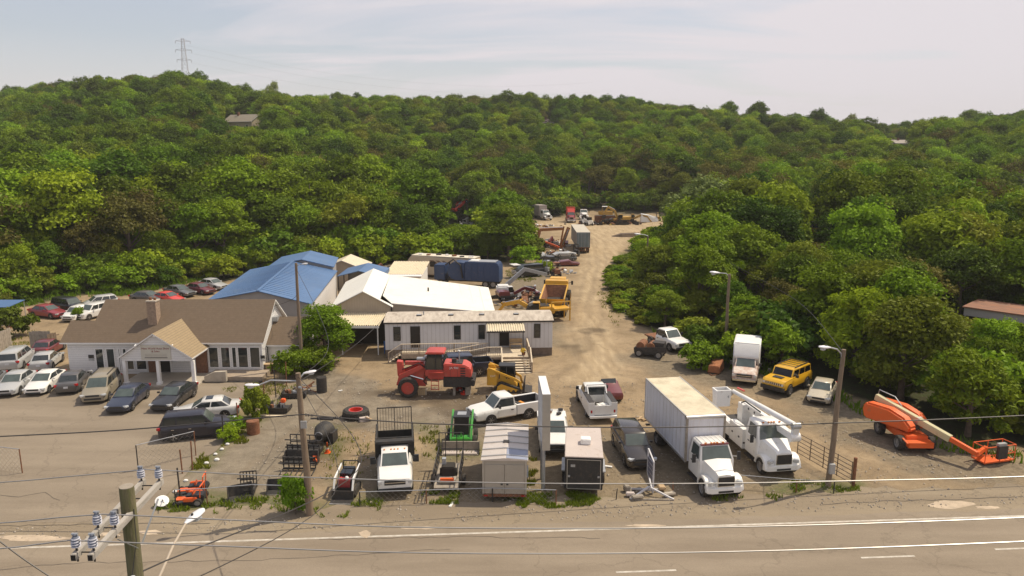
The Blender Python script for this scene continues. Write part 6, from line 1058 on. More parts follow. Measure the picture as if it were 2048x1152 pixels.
def adt():
    a = at(1104, 634); b = at(1130, 575); h = atan2(b.y - a.y, b.x - a.x); t = thing('articulated_dump_truck', 'large yellow articulated dump truck with open empty tub facing away up the drive', 'dump truck', a, h); y_ = 'paint_cat'
    o = [(-.2, 1.45, 2.0), (5.0, 1.45, 2.9), (5.0, -1.45, 2.9), (-.2, -1.45, 2.0)]
    mb = MB(); B = [(0, -1.0, 1.3), (4.6, -1.1, 1.3), (4.6, 1.1, 1.3), (0, 1.0, 1.3)]; Tp = [(-.4, -1.5, 2.25), (5.2, -1.5, 3.0), (5.2, 1.5, 3.0), (-.4, 1.5, 2.25)]; Ti = [(-.15, -1.32, 2.2), (5.0, -1.32, 2.95), (5.0, 1.32, 2.95), (-.15, 1.32, 2.2)]; Bi = [(.2, -.9, 1.5), (4.4, -1.0, 1.5), (4.4, 1.0, 1.5), (.2, .9, 1.5)]
    mb.loft([B, Tp, Ti], y_, caps=False); mb.add(B, [(0, 3, 2, 1)], y_); O('tub', mb, t); mb = MB(); mb.loft([Ti, Bi], 'rust', caps=False); mb.add(Bi, [(0, 1, 2, 3)], 'black_body'); O('tub_lining', mb, t)
    mb = MB(); mb.box(5.2, 6.4, -1.4, 1.4, 2.2, 3.4, y_); O('headboard', mb, t, bev=.05); mb = MB(); mb.box(6.6, 8.0, -.9, .9, 1.4, 3.3, 'glass_tint'); O('cab_glass', mb, t); mb = MB(); mb.box(6.5, 8.1, -1.0, 1.0, 3.3, 3.45, y_); mb.box(6.5, 8.1, -1.0, 1.0, 1.2, 2.0, y_); O('cab', mb, t, bev=.05); mb = MB(); mb.box(8.1, 9.6, -1.1, 1.1, 1.1, 2.3, y_); O('engine_hood', mb, t, bev=.1)
    mb = MB(); mb.box(0, 8, -.4, .4, .7, 1.2, 'dark_metal'); O('chassis', mb, t)
    for x in (.9, 2.8, 7.9):
        for s in (-1, 1): add_wheel(t, x, s * 1.3, .9, .6, 'paint_cat', 0)
    for s in (-1, 1): mb = MB(); mb.beam((7.6, s * 1.1, 2.6), (7.9, s * 1.7, 2.8), .05, .05, 'black_trim'); mb.cbox((7.9, s * 1.75, 2.7), (.1, .25, .5), 'black_trim'); O('mirror', mb, t)
adt()
t = thing('dark_engine_block', 'grey rubber-covered machine parts behind the right end of the mobile office', 'machine parts', at(1085, 643), .1); mb = MB(); mb.box(-1.7, 1.0, 0, 1.8, .9, 1.8, 'tyre'); O('cover', mb, t, bev=.15); mb = MB(); mb.box(-.6, 1.8, 1.9, 3.2, .8, 1.7, 'tyre'); O('cover', mb, t, bev=.15)
t = thing('yellow_platform_frame', 'yellow steel access frame at the right end of the mobile office', 'steel frame', at(1115, 640), .35); mb = MB(); mb.box(-1.2, 1.3, -.9, .9, 1.3, 1.5, 'paint_cat'); O('plate', mb, t); mb = MB(); [mb.beam((x, y, 0), (x, y, 2.3), .12, .12, 'paint_cat') for x in (-1.1, 1.2) for y in (-.8, .8)]; mb.beam((-1.1, -.8, 2.3), (1.2, -.8, 2.3), .12, .12, 'paint_cat'); O('post_frame', mb, t)
junk('scrap_heap', 'dark heap of scrap metal between the mini excavator and the yellow dump truck', 'scrap heap', 1062, 598, 46, (3.4, 2.6), ['dark_metal', 'rust', 'galv', 'black_body', 'paint_maroon'], 1.3, 1.5)
t = thing('grey_conveyor_boom', 'long grey steel conveyor arm angled over the scrap heap', 'conveyor', at(1048, 585), radians(8)); mb = MB(); mb.beam((-2.6, 0, 1.0), (.2, .3, 3.3), .35, .5, 'galv'); O('lower_arm', mb, t); mb = MB(); mb.beam((.1, .3, 3.2), (3.3, .8, 2.3), .35, .45, 'galv'); O('upper_arm', mb, t)
def garbage_truck():
    a = at(1002, 574); b = at(900, 570); h = atan2(b.y - a.y, b.x - a.x); t = thing('blue_garbage_truck', 'long dark blue garbage truck parked behind the warehouse', 'garbage truck', a, h); c = 'paint_refuse_blue'
    mb = MB(); side(mb, [(0, .9), (.0, 3.1), (.3, 3.6), (5.0, 3.7), (5.0, 1.0)], -1.25, 1.25, c); O('refuse_body', mb, t, bev=.06); mb = MB(); n = 8; mb.prism([(5.05, 1.0), (5.05, 3.5)] + [(6.4 + 1.3 * sin(k * pi / n) * .9, 2.3 + 1.3 * cos(k * pi / n)) for k in range(n + 1)], -1.2, 1.2, c); O('hopper', mb, t, bev=.05)
    mb = MB(); [mb.box(.4 + k * .9, .5 + k * .9, -1.29, 1.29, 1.1, 3.55, c) for k in range(5)]; O('body_rib', mb, t, kind='stuff'); mb = MB(); mb.box(.6, 4.6, -1.0, 1.0, 3.66, 3.74, 'galv'); mb.box(3.2, 4.4, -.8, .6, 3.74, 3.8, 'white_flat'); O('roof_plate', mb, t)
    mb = MB(); mb.box(8.0, 9.6, -1.15, 1.15, .9, 3.1, c); O('cab', mb, t, bev=.08); mb = MB(); mb.box(9.6, 9.63, -1.0, 1.0, 1.9, 2.9, 'glass'); O('windshield', mb, t); mb = MB(); mb.box(0, 9.4, -.45, .45, .7, 1.0, 'dark_metal'); O('chassis', mb, t); mb = MB(); mb.tube([(5.3, 1.3, 1.3), (5.6, 1.35, 3.2), (6.6, 1.4, 4.0), (7.8, 1.4, 3.2)], .12, 'dark_metal', 6); O('lift_arm', mb, t)
    for x in (.9, 2.0, 8.6):
        for s in (-1, 1): add_wheel(t, x, s * 1.05, .52, .35, 'steel_wheel', 0)
garbage_truck()
def rv():
    a = at(955, 562); b = at(805, 552); h = atan2(b.y - a.y, b.x - a.x); c = a + Vector((0, 1.6, 0)); t = thing('motorhome', 'long beige motorhome with brown swoosh stripes behind the white shed', 'motorhome', c, h); L = 11.2; M('rv_beige', (.52, .44, .32), .5, 0, .05, .6, .15); M('rv_swoosh', (.16, .10, .06), .5, 0, .1); M('rv_roof', (.66, .60, .48), .7, 0, .1, .8, .35, (.3, .25, .18))
    mb = MB(); side(mb, [(0, .4), (0, 3.15), (L - .6, 3.25), (L, 2.6), (L + .1, 1.2), (L, .4)], -1.25, 1.25, 'rv_beige'); O('body', mb, t, bev=.1); mb = MB(); mb.box(.1, L - .6, -1.15, 1.15, 3.26, 3.34, 'rv_roof'); O('roof', mb, t)
    for k in range(3): mb = MB(); mb.prism([(1 + k, .6), (2.2 + k * 1.2, .6), (5.5 + k * 1.0, 2.7), (5.0 + k * .9, 2.7)], 1.252, 1.262, 'rv_swoosh'); O('stripe', mb, t)
    for x in (1.5, 4, 6.5, 8.6): mb = MB(); mb.box(x, x + .9, 1.25, 1.275, 1.7, 2.5, 'glass_tint'); O('window', mb, t)
    for k in range(7): mb = MB(); mb.cbox((1 + k * 1.4, R.uniform(-.5, .5), 3.42), (R.uniform(.4, .8), R.uniform(.4, .7), R.uniform(.12, .3)), ['white_flat', 'dark_metal', 'rust'][k % 3], rz=R.random()); O('roof_unit', mb, t)
    for x in (2.4, 9.2):
        for s in (-1, 1): add_wheel(t, x, s * 1.1, .45, .3, 'steel_wheel', 0)
rv()
# vans, forklifts and wrecks near the bend of the drive
def simple_van(name, label, c, h, pm, L=5.2, H=2.1, cat='van'):
    t = thing(name, label, cat, c, h); mb = MB(); st = [(L / 2, .8, .5, 1.0, .8), (L / 2 - .15, .93, .35, 1.1, .85), (L / 2 - .9, .98, .3, 1.3, .88), (-L / 2 + .1, .98, .3, 1.3, .9), (-L / 2, .95, .4, 1.28, .9)]; mirror_loft(mb, st, pm); O('body', mb, t); cabin(t, pm, 1.96, H, 1.3, L / 2 - .8, L / 2 - 1.4, -L / 2 + .25, -L / 2 + .05, .95, .86, splits=(.35,)); [add_wheel(t, x, s * .88, .36, .24, 'steel_wheel', 0) for x in (L / 2 - .95, -L / 2 + 1.0) for s in (-1, 1)]; lights(t, L, 1.96, .95, 1.0); return t
v_ = simple_van('black_white_van', 'black van with white roof cap and white lettering panel near the drive bend', at(1056, 553), radians(205), 'paint_black', 4.8, 2.0)
mb = MB(); mb.cbox((2.2, .0, 2.02), (1.2, 1.7, .08), 'white_gloss'); O('roof_cap', mb, v_); mb = MB(); [mb.box(2.41, 2.43, -.8 + k * .42, -.45 + k * .42, .6 + j * .22, .72 + j * .22, 'white_gloss') for k in range(4) for j in range(3)]; O('panel_print', mb, v_)
for i, (px, py, lab, m_) in enumerate(((1092, 548, 'grey upright forklift mast beside the black van', 'galv'), (1112, 552, 'rust-red tiller standing between the forklift mast and the drive', 'rust'), (1152, 512, 'black and green tractor parked behind the blue-grey trailer', 'black_body'), (1316, 446, 'tan forklift beside the white tarpaulin at the back lot', 'paint_old_yellow'))):
    t = thing(['forklift_mast', 'tiller', 'compact_tractor', 'forklift'][i], lab, ['forklift', 'tiller', 'tractor', 'forklift'][i], at(px, py), radians([250, 100, 260, 255][i])); mb = MB(); mb.box(-1.0, .6, -.5, .5, .45, 1.1, m_); O('body', mb, t, bev=.06); mb = MB(); [mb.beam((.7, y, 0), (.7, y, 2.3), .1, .1, 'galv' if i == 0 else 'dark_metal') for y in (-.35, .35)]; mb.beam((.7, -.35, 2.3), (.7, .35, 2.3), .1, .1, 'dark_metal'); O('mast', mb, t)
    mb = MB(); [mb.beam((x, y, 1.1), (x * .8, y, 2.1), .06, .06, 'black_trim') for x in (-.7, .4) for y in (-.45, .45)]; mb.box(-.65, .4, -.5, .5, 2.1, 2.16, m_); O('overhead_guard', mb, t); [add_wheel(t, x, s * .55, .35 if x < 0 else .3, .22, 'steel_wheel', 0) for x in (-.65, .4) for s in (-1, 1)]
for i, (px, py, h_, z_, m_, lab) in enumerate(((1130, 521, 15, 0, 'paint_darkgrey', 'crushed dark grey car beneath the stack by the drive'), (1128, 521, 20, .75, 'paint_silver', 'flattened silver car on top of the wreck stack'), (1134, 531, 5, 0, 'paint_maroon', 'crushed maroon car at the front of the wreck stack'), (1102, 520, 160, 0, 'paint_charcoal', 'crushed charcoal car half buried in scrap left of the wreck stack'))):
    t = thing('crushed_car', lab, 'wrecked car', at(px, py, z_), radians(h_)); mb = MB(); st = [(2.1, .6, .25, .5, .8), (1.9, .82, .15, .62, .8), (.9, .88, .12, .75, .85), (.3, .88, .12, .95, .7), (-1.2, .85, .12, .9, .7), (-1.5, .85, .14, .75, .8), (-2.1, .7, .25, .6, .8)]
    for k, (x, wd, a, b, q) in enumerate(st): st[k] = (x, wd * R.uniform(.85, 1.1), a, b * R.uniform(.8, 1.15), q)
    mirror_loft(mb, st, m_, False); O('body', mb, t); [add_wheel(t, x, s * .78, .28, .18, 'steel_wheel', 0) for x in (1.3, -1.3) for s in (-1, 1)]
ex = excavator('orange_excavator', 'rusty orange excavator with arched boom over a scrap pile beside the blue-grey trailer', at(1062, 497), radians(2), 'paint_excavator_orange', 1.0, (1.25, -1.75, 2.6), a2=.05, l2=4.6, l3=3.2)
t = thing('excavator_boom_wreck', 'loose orange excavator stick leaning against the blue-grey trailer', 'boom', at(1128, 498), radians(0)); mb = MB(); mb.beam((-.6, 0, .2), (.9, .5, 4.2), .45, .55, 'paint_excavator_orange'); O('stick', mb, t); mb = MB(); mb.cyl((-.3, -.3, .8), (.8, .1, 3.8), .1, 'chrome', 8); O('ram', mb, t)
t = thing('orange_beam', 'bright orange steel beam sloping across the scrap pile', 'beam', at(1090, 500), radians(-22)); mb = MB(); mb.beam((-1.6, 0, 2.1), (2.9, 0, .7), .25, .3, 'paint_orange'); O('bar', mb, t)
junk('back_scrap_pile', 'scrap pile of dark and rusty parts inside the arch of the orange excavator', 'scrap heap', 1100, 494, 70, (4.5, 3.5), ['dark_metal', 'rust', 'galv', 'black_body', 'white_flat', 'paint_maroon'], 1.6, 1.8)
junk('roadside_scrap', 'low strewn scrap along the left of the drive below the trailer', 'scrap heap', 1085, 515, 45, (6, 2.0), ['dark_metal', 'galv', 'rust', 'white_flat', 'black_body'], .6, 1.3)
junk('excavator_scrap', 'dark scrap pieces strewn behind the mobile office beside the yellow excavator', 'scrap heap', 1035, 612, 34, (3.5, 2), ['dark_metal', 'rust', 'galv', 'old_wood' if 'old_wood' in MATS else 'wood_grey', 'paint_cat'], .9, 1.2)
junk('van_side_scrap', 'rusty and grey scrap between the black van and the drive', 'scrap heap', 1118, 545, 26, (3, 2), ['dark_metal', 'rust', 'galv', 'white_flat'], .8, 1.1); junk('trailer_foot_scrap', 'pale bent metal sheets at the foot of the grey semi trailer', 'scrap heap', 1120, 508, 30, (3.5, 1.8), ['galv', 'white_flat', 'dark_metal', 'rust'], .9, 1.6); junk('motorhome_scrap', 'heap of timber and scrap left of the motorhome', 'scrap heap', 765, 545, 30, (4, 2), ['wood_grey', 'dark_metal', 'galv', 'rust', 'white_flat'], 1.0, 1.6)
def semi_trailer():
    a = at(1167, 499); b = at(1146, 462); h = atan2(b.y - a.y, b.x - a.x); p0 = G(1167, 464.5, 4.0); p1 = G(1150, 442, 4.0); h = atan2(p1.y - p0.y, p1.x - p0.x); t = thing('grey_semi_trailer', 'weathered blue-grey semi trailer beside the dirt drive at the back', 'trailer', (p0.x, p0.y, 0), h); L = min(14, (p1 - p0).length); M('trailer_grey', (.17, .215, .23), .6, .1, .12, .8, .3, (.3, .25, .18)); M('trailer_side', (.34, .30, .27), .6, .1, .08, .8, .2); M('trailer_roof', (.48, .44, .36), .7, 0, .06, .5)
    mb = MB(); mb.box(.03, L, -1.28, 1.28, 1.1, 3.95, 'trailer_side'); O('body', mb, t); mb = MB(); mb.box(-.02, L + .02, -1.3, 1.3, 3.95, 4.0, 'trailer_roof'); O('roof', mb, t)
    for s in (-1, 1): mb = MB(); mb.box(-.03, .02, *sorted((s * .02, s * 1.2)), 1.15, 3.85, 'trailer_grey'); dd = O('rear_door', mb, t); mb = MB(); [mb.beam((-.06, s * k, 1.2), (-.06, s * k, 3.8), .04, .05, 'galv') for k in (.3, .95)]; O('lock_rod', mb, dd)
    mb = MB(); mb.box(-.04, .04, -1.3, 1.3, 3.85, 3.98, 'galv'); mb.box(-.06, .02, -1.25, 1.25, 1.0, 1.15, 'rust'); mb.box(-.1, .0, -1.0, 1.0, .45, .58, 'rust'); [mb.box(-.08, 0, y, y + .1, .5, 1.05, 'rust') for y in (-.9, -.3, .3, .8)]; O('rear_frame', mb, t); [add_wheel(t, x, s * 1.0, .5, .4, 'steel_wheel', 0) for x in (1.2, 2.5) for s in (-1, 1)]; mb = MB(); mb.box(.5, L - 1, -.5, .5, .7, 1.1, 'dark_metal'); O('chassis', mb, t)
semi_trailer()
def far_truck(name, label, px, py, h, pm, box=None, roofm=None, cat='truck'):
    t = thing(name, label, cat, at(px, py), radians(h)); cb, hx = medium_cab(t, pm, 0.0, 2.3); [add_wheel(t, -.8, s * 1.0, .5, .3, 'steel_wheel', 0) for s in (-1, 1)]; [add_wheel(t, -6.2, s * 1.0, .5, .3, 'steel_wheel', 0) for s in (-1, 1)]
    mb = MB(); mb.box(-7.5, cb, -.45, .45, .7, 1.0, 'dark_metal'); O('chassis', mb, t)
    if box: mb = MB(); mb.box(-8.2, cb - .2, -1.25, 1.25, 1.05, 3.9, box); O('cargo_box', mb, t, bev=.05)
    return t
far_truck('grey_box_truck', 'grey-white box truck facing the drive in front of the back woods', 1098, 441, -62, 'paint_pearl', 'trailer_side')
t = far_truck('red_semi_tractor', 'red semi tractor with tall aerodynamic roof at the back of the yard', 1143, 446, -90, 'paint_red'); mb = MB(); mb.loft([[(-3.0, -1.1, 2.6), (-3.0, 1.1, 2.6), (-2.2, .9, 2.6), (-2.2, -.9, 2.6)], [(-3.4, -1.1, 3.9), (-3.4, 1.1, 3.9), (-3.2, .95, 3.9), (-3.2, -.95, 3.9)]], 'paint_bright_red'); mb.box(-4.6, -3.0, -1.15, 1.15, .8, 3.9, 'paint_bright_red'); O('sleeper', mb, t, bev=.06)
far_truck('white_cab_truck', 'white truck cab and chassis right of the red semi tractor', 1169, 440, -88, 'paint_white')
skid0 = thing('old_skid_steer', 'dark and white skid steer loader nearest the grey semi trailer', 'skid steer', at(1168, 448), radians(-70)); mb = MB(); mb.box(-1.2, .6, -.6, .6, .4, 1.4, 'white_flat'); O('body', mb, skid0, bev=.08); mb = MB(); mb.box(-.4, .5, -.5, .5, 1.4, 2.1, 'interior'); O('cab', mb, skid0)
for s in (-1, 1): mb = MB(); side(mb, [(-1.3, 1.7), (-1.3, 1.9), (.4, 1.3), (1.1, .4), (.9, .3), (.3, 1.1)], *sorted((s * .65, s * .76)), 'white_flat'); O('lift_arm', mb, skid0); [add_wheel(skid0, x, s * .85, .4, .3, 'steel_wheel', 0) for x in (-.75, .35)]
kidcopy(skid0, at(1178, 451), radians(-60), 'dark and white skid steer loader in front of the brown container')
t = thing('brown_roll_off_container', 'rusty brown open-top container in front of the back woods', 'container', at(1190, 448), radians(-2)); mb = MB(); mb.box(0, 6.4, 0, 2.3, .2, 2.1, 'rust'); O('body', mb, t); mb = MB(); mb.box(.1, 6.3, .1, 2.2, 2.1, 2.12, 'interior'); O('open_top', mb, t); mb = MB(); [mb.box(.2 + k * .85, .32 + k * .85, -.06, 0, .3, 2.0, 'rust') for k in range(8)]; O('side_rib', mb, t, kind='stuff')
t = thing('yellow_machine_canopy', 'yellow machine with pale canopy behind the brown container', 'machine', at(1210, 440), 0); mb = MB(); mb.box(-1.8, 2, -.8, .8, 1.4, 2.4, 'paint_old_yellow'); O('body', mb, t, bev=.1); mb = MB(); mb.box(-.9, .6, -.8, .8, 3.6, 3.7, 'white_flat'); O('canopy', mb, t); mb = MB(); [mb.beam((x, y, 2.4), (x, y, 3.6), .08, .08, 'paint_old_yellow') for x in (-.8, .5) for y in (-.7, .7)]; O('canopy_post', mb, t)
excavator('far_yellow_excavator', 'small yellow excavator among scrap in the middle of the back lot', at(1243, 449), radians(185), 'paint_old_yellow', .95, (1.2, -1.0, 2.5)); excavator('far_yellow_backhoe', 'low yellow backhoe with rusty arm right of the far excavator', at(1262, 446), radians(-10), 'paint_old_yellow', .8, (.5, -.9, 2.5))
junk('container_scrap', 'rusty scrap strewn before the brown container and yellow machines', 'scrap heap', 1225, 449, 95, (9, 2.2), ['rust', 'dark_metal', 'black_body', 'paint_old_yellow', 'black_body'], 1.5, 1.8)
t = thing('white_tarpaulin', 'white tarpaulin over a stack at the right of the back lot', 'tarpaulin', at(1298, 446), .1); mb = MB(); v = [(-2.4, -1, 0), (2.2, -1.2, 0), (2.4, 1, 0), (-2.2, 1.1, 0), (-2.3, -.6, 2.0), (-.3, -.8, 1.7), (1.9, -.7, 1.3), (2.1, .7, 1.1), (-.1, .8, 1.8), (-2.1, .8, 2.1)]; mb.add(v, [(0, 1, 6, 5, 4), (1, 2, 7, 6), (2, 3, 9, 8, 7), (3, 0, 4, 9), (4, 5, 8, 9), (5, 6, 7, 8)], 'white_gloss'); O('sheet', mb, t)
junk('debris_by_semi', 'pale debris and pipes on the dirt beside the far box truck', 'debris', 1075, 452, 26, (9, 3), ['white_flat', 'rust', 'galv', 'cardboard'], .3, 1.3)
t = thing('dirt_ramp', 'low dark earth ramp on the drive near the far trees', 'earth mound', at(1252, 473), .0); mb = MB(); M('dark_earth', (.13, .09, .06), .95, 0, .3, 2); mb.loft([[(-3.2, -.9, 0), (-3.2, .9, 0), (-3.1, .4, .05), (-3.1, -.4, .05)], [(-1, -1.5, 0), (-1, 1.5, 0), (-1, .9, .7), (-1, -.9, .7)], [(3, -1.6, 0), (3, 1.6, 0), (3, 1, .8), (3, -1, .8)], [(4.5, -.8, 0), (4.5, .8, 0), (4.3, .3, .1), (4.3, -.3, .1)]], 'dark_earth'); O('mound', mb, t)
c_ = car('coupe', 'tipped_red_car', 'bright red car tipped on its side in a clearing of the left woods', 'wrecked car', (at(923, 446), radians(30)), 'paint_bright_red', None); c_.rotation_euler = (0, radians(-38), radians(35)); c_.location.z = 4.4; c_.scale = (1.15, 1.15, 1.15)
junk('white_wreckage', 'white and grey wreckage beside the tipped red car', 'wreckage', 932, 452, 18, (3, 2), ['white_flat', 'galv', 'paint_silver'], 2.2, 1.6)
v2 = simple_van('hidden_yellow_van', 'van with yellow nose glimpsed in a clearing of the right woods', at(1622, 468), radians(-80), 'paint_yellow', 5, 2.2); mb = MB(); mb.cbox((-.6, 0, 2.3), (3.4, 1.9, .5), 'white_flat'); O('roof_box', mb, v2)
# ------------------------------------------------------------ things in the left-centre yard
t = thing('cement_mixer', 'grey drum cement mixer lying with its round mouth toward the road', 'cement mixer', at(648, 884), radians(-100)); mb = MB(); mb.loft([[(x, cos(a) * r, .7 + sin(a) * r) for a in [k * 2 * pi / 16 for k in range(16)]] for x, r in ((.75, .30), (.45, .48), (0, .68), (-.45, .66), (-.75, .35))], 'black_body', True, True, True); O('drum', mb, t); mb = MB(); mb.cyl((.75, 0, .7), (.78, 0, .7), .31, 'galv', 14); mb.cyl((.781, 0, .7), (.785, 0, .7), .25, 'interior', 14); O('mouth', mb, t)
mb = MB(); mb.box(-.5, .3, .5, .8, .1, .8, 'dark_metal'); mb.beam((-.6, -.6, 0), (.6, -.6, .1), .08, .1, 'dark_metal'); mb.beam((-.6, .6, 0), (.6, .6, .1), .08, .1, 'dark_metal'); O('stand', mb, t)
def cone(px, py, lab):
    t = thing('traffic_cone', lab, 'traffic cone', at(px, py)); mb = MB(); mb.box(-.2, .2, -.2, .2, 0, .04, 'orange_bits' if 0 else 'paint_orange'); O('base', mb, t); mb = MB(); mb.cyl((0, 0, .04), (0, 0, .3), .15, 'paint_orange', 12, .11, caps=False); mb.cyl((0, 0, .3), (0, 0, .48), .11, 'white_gloss', 12, .08, caps=False); mb.cyl((0, 0, .48), (0, 0, .75), .08, 'paint_orange', 12, .03); O('cone', mb, t)
cone(655, 906, 'orange traffic cone with white band beside the stacked buckets')
def attachment(px, py, rz, label, kind_, wd=2.0, grp='loader attachments stacked by the utility pole'):
    t = thing('loader_' + kind_, label, 'loader attachment', at(px, py), rz, None)
    if kind_ == 'bucket':
        mb = MB(); side(mb, [(0, .0), (-.55, .05), (-.6, .75), (-.5, .78), (-.42, .15), (0, .08)], -wd / 2, wd / 2, 'black_body'); O('shell', mb, t)
        for s in (-1, 1): mb = MB(); side(mb, [(0, 0), (-.58, .03), (-.55, .76), (-.35, .7)], *sorted((s * wd / 2, s * (wd / 2 + .04))), 'dark_metal'); O('side_plate', mb, t)
        mb = MB(); mb.box(-.05, .03, -wd / 2, wd / 2, .0, .06, 'alum'); O('cutting_edge', mb, t)
    elif kind_ == 'grapple':
        for z in (.1, .45, .8): mb = MB(); mb.beam((-.3, -wd / 2, z), (-.3, wd / 2, z), .1, .1, 'black_body'); O('cross_bar', mb, t)
        for k in range(7): mb = MB(); y = -wd / 2 + k * wd / 6; mb.tube([(-.3, y, .9), (-.35, y, .1), (.5, y, .02)], .04, 'black_body', 5); O('tine', mb, t)
    else:
        for k in range(6): mb = MB(); y = -wd / 2 + k * wd / 5; mb.beam((-.4, y, .1), (-.4, y, 1.1), .05, .05, 'dark_metal'); O('upright', mb, t)
        for z in (.15, .6, 1.1): mb = MB(); mb.beam((-.4, -wd / 2, z), (-.4, wd / 2, z), .06, .06, 'dark_metal'); mb.beam((.5, -wd / 2, z), (.5, wd / 2, z), .06, .06, 'dark_metal'); O('rail', mb, t)
        mb = MB(); mb.box(-.4, .5, -wd / 2, wd / 2, .1, .35, 'black_body'); O('tray', mb, t)
attachment(610, 906, radians(-95), 'rail-sided black attachment, rearmost of the stack behind the utility pole', 'rack', 2.2); attachment(604, 918, radians(-93), 'black grapple with tines, second in the attachment stack', 'grapple', 2.1); attachment(600, 930, radians(-93), 'black bucket with orange fitting in the attachment stack', 'bucket', 2.1); attachment(596, 944, radians(-92), 'black grapple at the front of the attachment stack by the pole', 'grapple', 2.0)
t = thing('orange_fitting', 'small orange hydraulic part beside the attachment stack', 'machine part', at(632, 924)); mb = MB(); mb.cbox((0, 0, .3), (.35, .3, .3), 'paint_orange', rz=.5); O('block', mb, t); mb = MB(); mb.cyl((0, -.2, .35), (.2, -.5, .3), .06, 'paint_orange', 6); O('hose_end', mb, t)
attachment(484, 1000, radians(-60), 'open black loader bucket near the roadside fence', 'bucket', 1.3); attachment(560, 990, radians(-85), 'wide dark bucket with pale lip left of the utility pole', 'bucket', 1.5); attachment(496, 984, radians(-80), 'small rusty plate attachment behind the open black bucket', 'rack', .9)
t = thing('big_tyre_red_rim', 'huge loader tyre with red rim lying flat in the yard', 'tyre', at(712, 834)); mb = MB(); n = 24; pr = [(.50, .08), (.80, 0), (.95, .1), (.98, .32), (.95, .55), (.80, .66), (.50, .58)]; mb.loft([[(cos(2 * pi * i / n) * b, sin(2 * pi * i / n) * b, z) for i in range(n)] for b, z in pr], 'tyre', True, False, True); O('tyre', mb, t); mb = MB(); mb.loft([[(cos(2 * pi * i / n) * b, sin(2 * pi * i / n) * b, z) for i in range(n)] for b, z in ((.52, .08), (.52, .60), (.45, .6), (.43, .2))], 'paint_bright_red', True, False, True); mb.cyl((0, 0, .1), (0, 0, .2), .44, 'paint_red', 20); O('rim', mb, t)
mb = MB(); [mb.beam((cos(a) * .9, sin(a) * .9, .56), (cos(a + .12) * .985, sin(a + .12) * .985, .1), .07, .06, 'tyre') for a in [k * 2 * pi / 26 for k in range(26)]]; O('tread_lug', mb, t, kind='stuff')
t = thing('crumpled_box', 'crumpled cardboard box lying by the red-rimmed tyre', 'box', at(728, 842), .5); mb = MB(); mb.cbox((0, 0, .15), (.7, .4, .3), 'trailer_top', ry=.1); O('carton', mb, t); mb = MB(); mb.cbox((.3, -.2, .25), (.5, .3, .02), 'cardboard', ry=.5); O('flap', mb, t)
def drum(px, py, r, h, m_, lab, name='oil_drum', top='rust'):
    t = thing(name, lab, 'drum', at(px, py)); mb = MB(); mb.cyl((0, 0, 0), (0, 0, h), r, m_, 16); O('body', mb, t); mb = MB(); [mb.cyl((0, 0, z), (0, 0, z + .03), r * 1.03, m_, 16) for z in (h * .33, h * .66)]; O('hoop', mb, t); mb = MB(); mb.cyl((0, 0, h), (0, 0, h + .02), r * .92, top, 16); O('lid', mb, t)
drum(507, 867, .44, .95, 'rust', 'rusty brown steel drum in the weeds beyond the dark minivan', 'oil_drum'); drum(644, 784, .42, 1.25, 'dark_metal', 'tall dark metal drum standing right of the utility pole', 'metal_barrel', 'interior'); drum(649, 733, .28, .8, 'black_body', 'black kettle barrel at the foot of the green tree', 'barrel_smoker', 'galv')
def flat_trailer(px, py, rz, lab, extra_=True):
    t = thing('engine_skid', lab, 'trailer', at(px, py), rz); mb = MB(); mb.box(-.9, .9, -.55, .55, .18, .3, 'black_body'); O('deck', mb, t); mb = MB(); mb.box(-.95, .95, -.6, -.55, .1, .45, 'dark_metal'); mb.box(-.95, -.9, -.6, .6, .1, .55, 'dark_metal'); mb.box(.9, .95, -.6, .6, .1, .4, 'dark_metal'); O('side_frame', mb, t)
    for k in range(6): mb = MB(); mb.cbox((R.uniform(-.6, .6), R.uniform(-.3, .3), R.uniform(.4, .6)), (R.uniform(.2, .5), R.uniform(.2, .3), R.uniform(.15, .35)), ['dark_metal', 'galv', 'rust'][k % 3], rz=R.random() * 3); O('engine_part', mb, t)
    return t
t = flat_trailer(555, 822, -.05, 'black skid tray loaded with an engine and orange cap beside the vine post'); mb = MB(); mb.cbox((.5, 0, .85), (.35, .35, .3), 'paint_orange'); O('orange_cap', mb, t, bev=.05)
flat_trailer(590, 793, .1, 'dark tray of engine scrap directly behind the utility pole'); junk('cardboard_pile', 'cardboard boxes and engine parts between the annex and tall metal drum', 'pile', 612, 782, 16, (1.3, .7), ['cardboard', 'dark_metal', 'rust', 'galv'], .6, .6)
t = thing('timber_plank', 'long pale timber lying on the ground beneath the overhead cable', 'plank', at(543, 833), -.02); mb = MB(); mb.box(-1.2, 1.2, -.1, .1, 0, .08, 'deck_light'); O('board', mb, t)
t = thing('fallen_satellite_dish', 'white satellite dish lying in the weeds by the fence corner', 'satellite dish', at(326, 1016), .6); mb = MB(); mb.M = Matrix.Translation((0, 0, .3)) @ Matrix.Rotation(-1.0, 4, 'X') @ Matrix.Translation((0, 0, -.4)); n = 16; mb.loft([[(cos(2 * pi * k / n) * r, z, .55 + sin(2 * pi * k / n) * r) for k in range(n)] for r, z in ((.03, -.07), (.2, -.05), (.36, 0), (.37, .02), (.2, -.03))], 'white_gloss', True, True, True); O('reflector', mb, t); mb = MB(); mb.cyl((0, 0, .4), (0, -.7, .6), .025, 'galv', 6); mb.cyl((0, 0, .5), (.2, .2, 0), .04, 'galv', 6); O('feed_arm', mb, t)
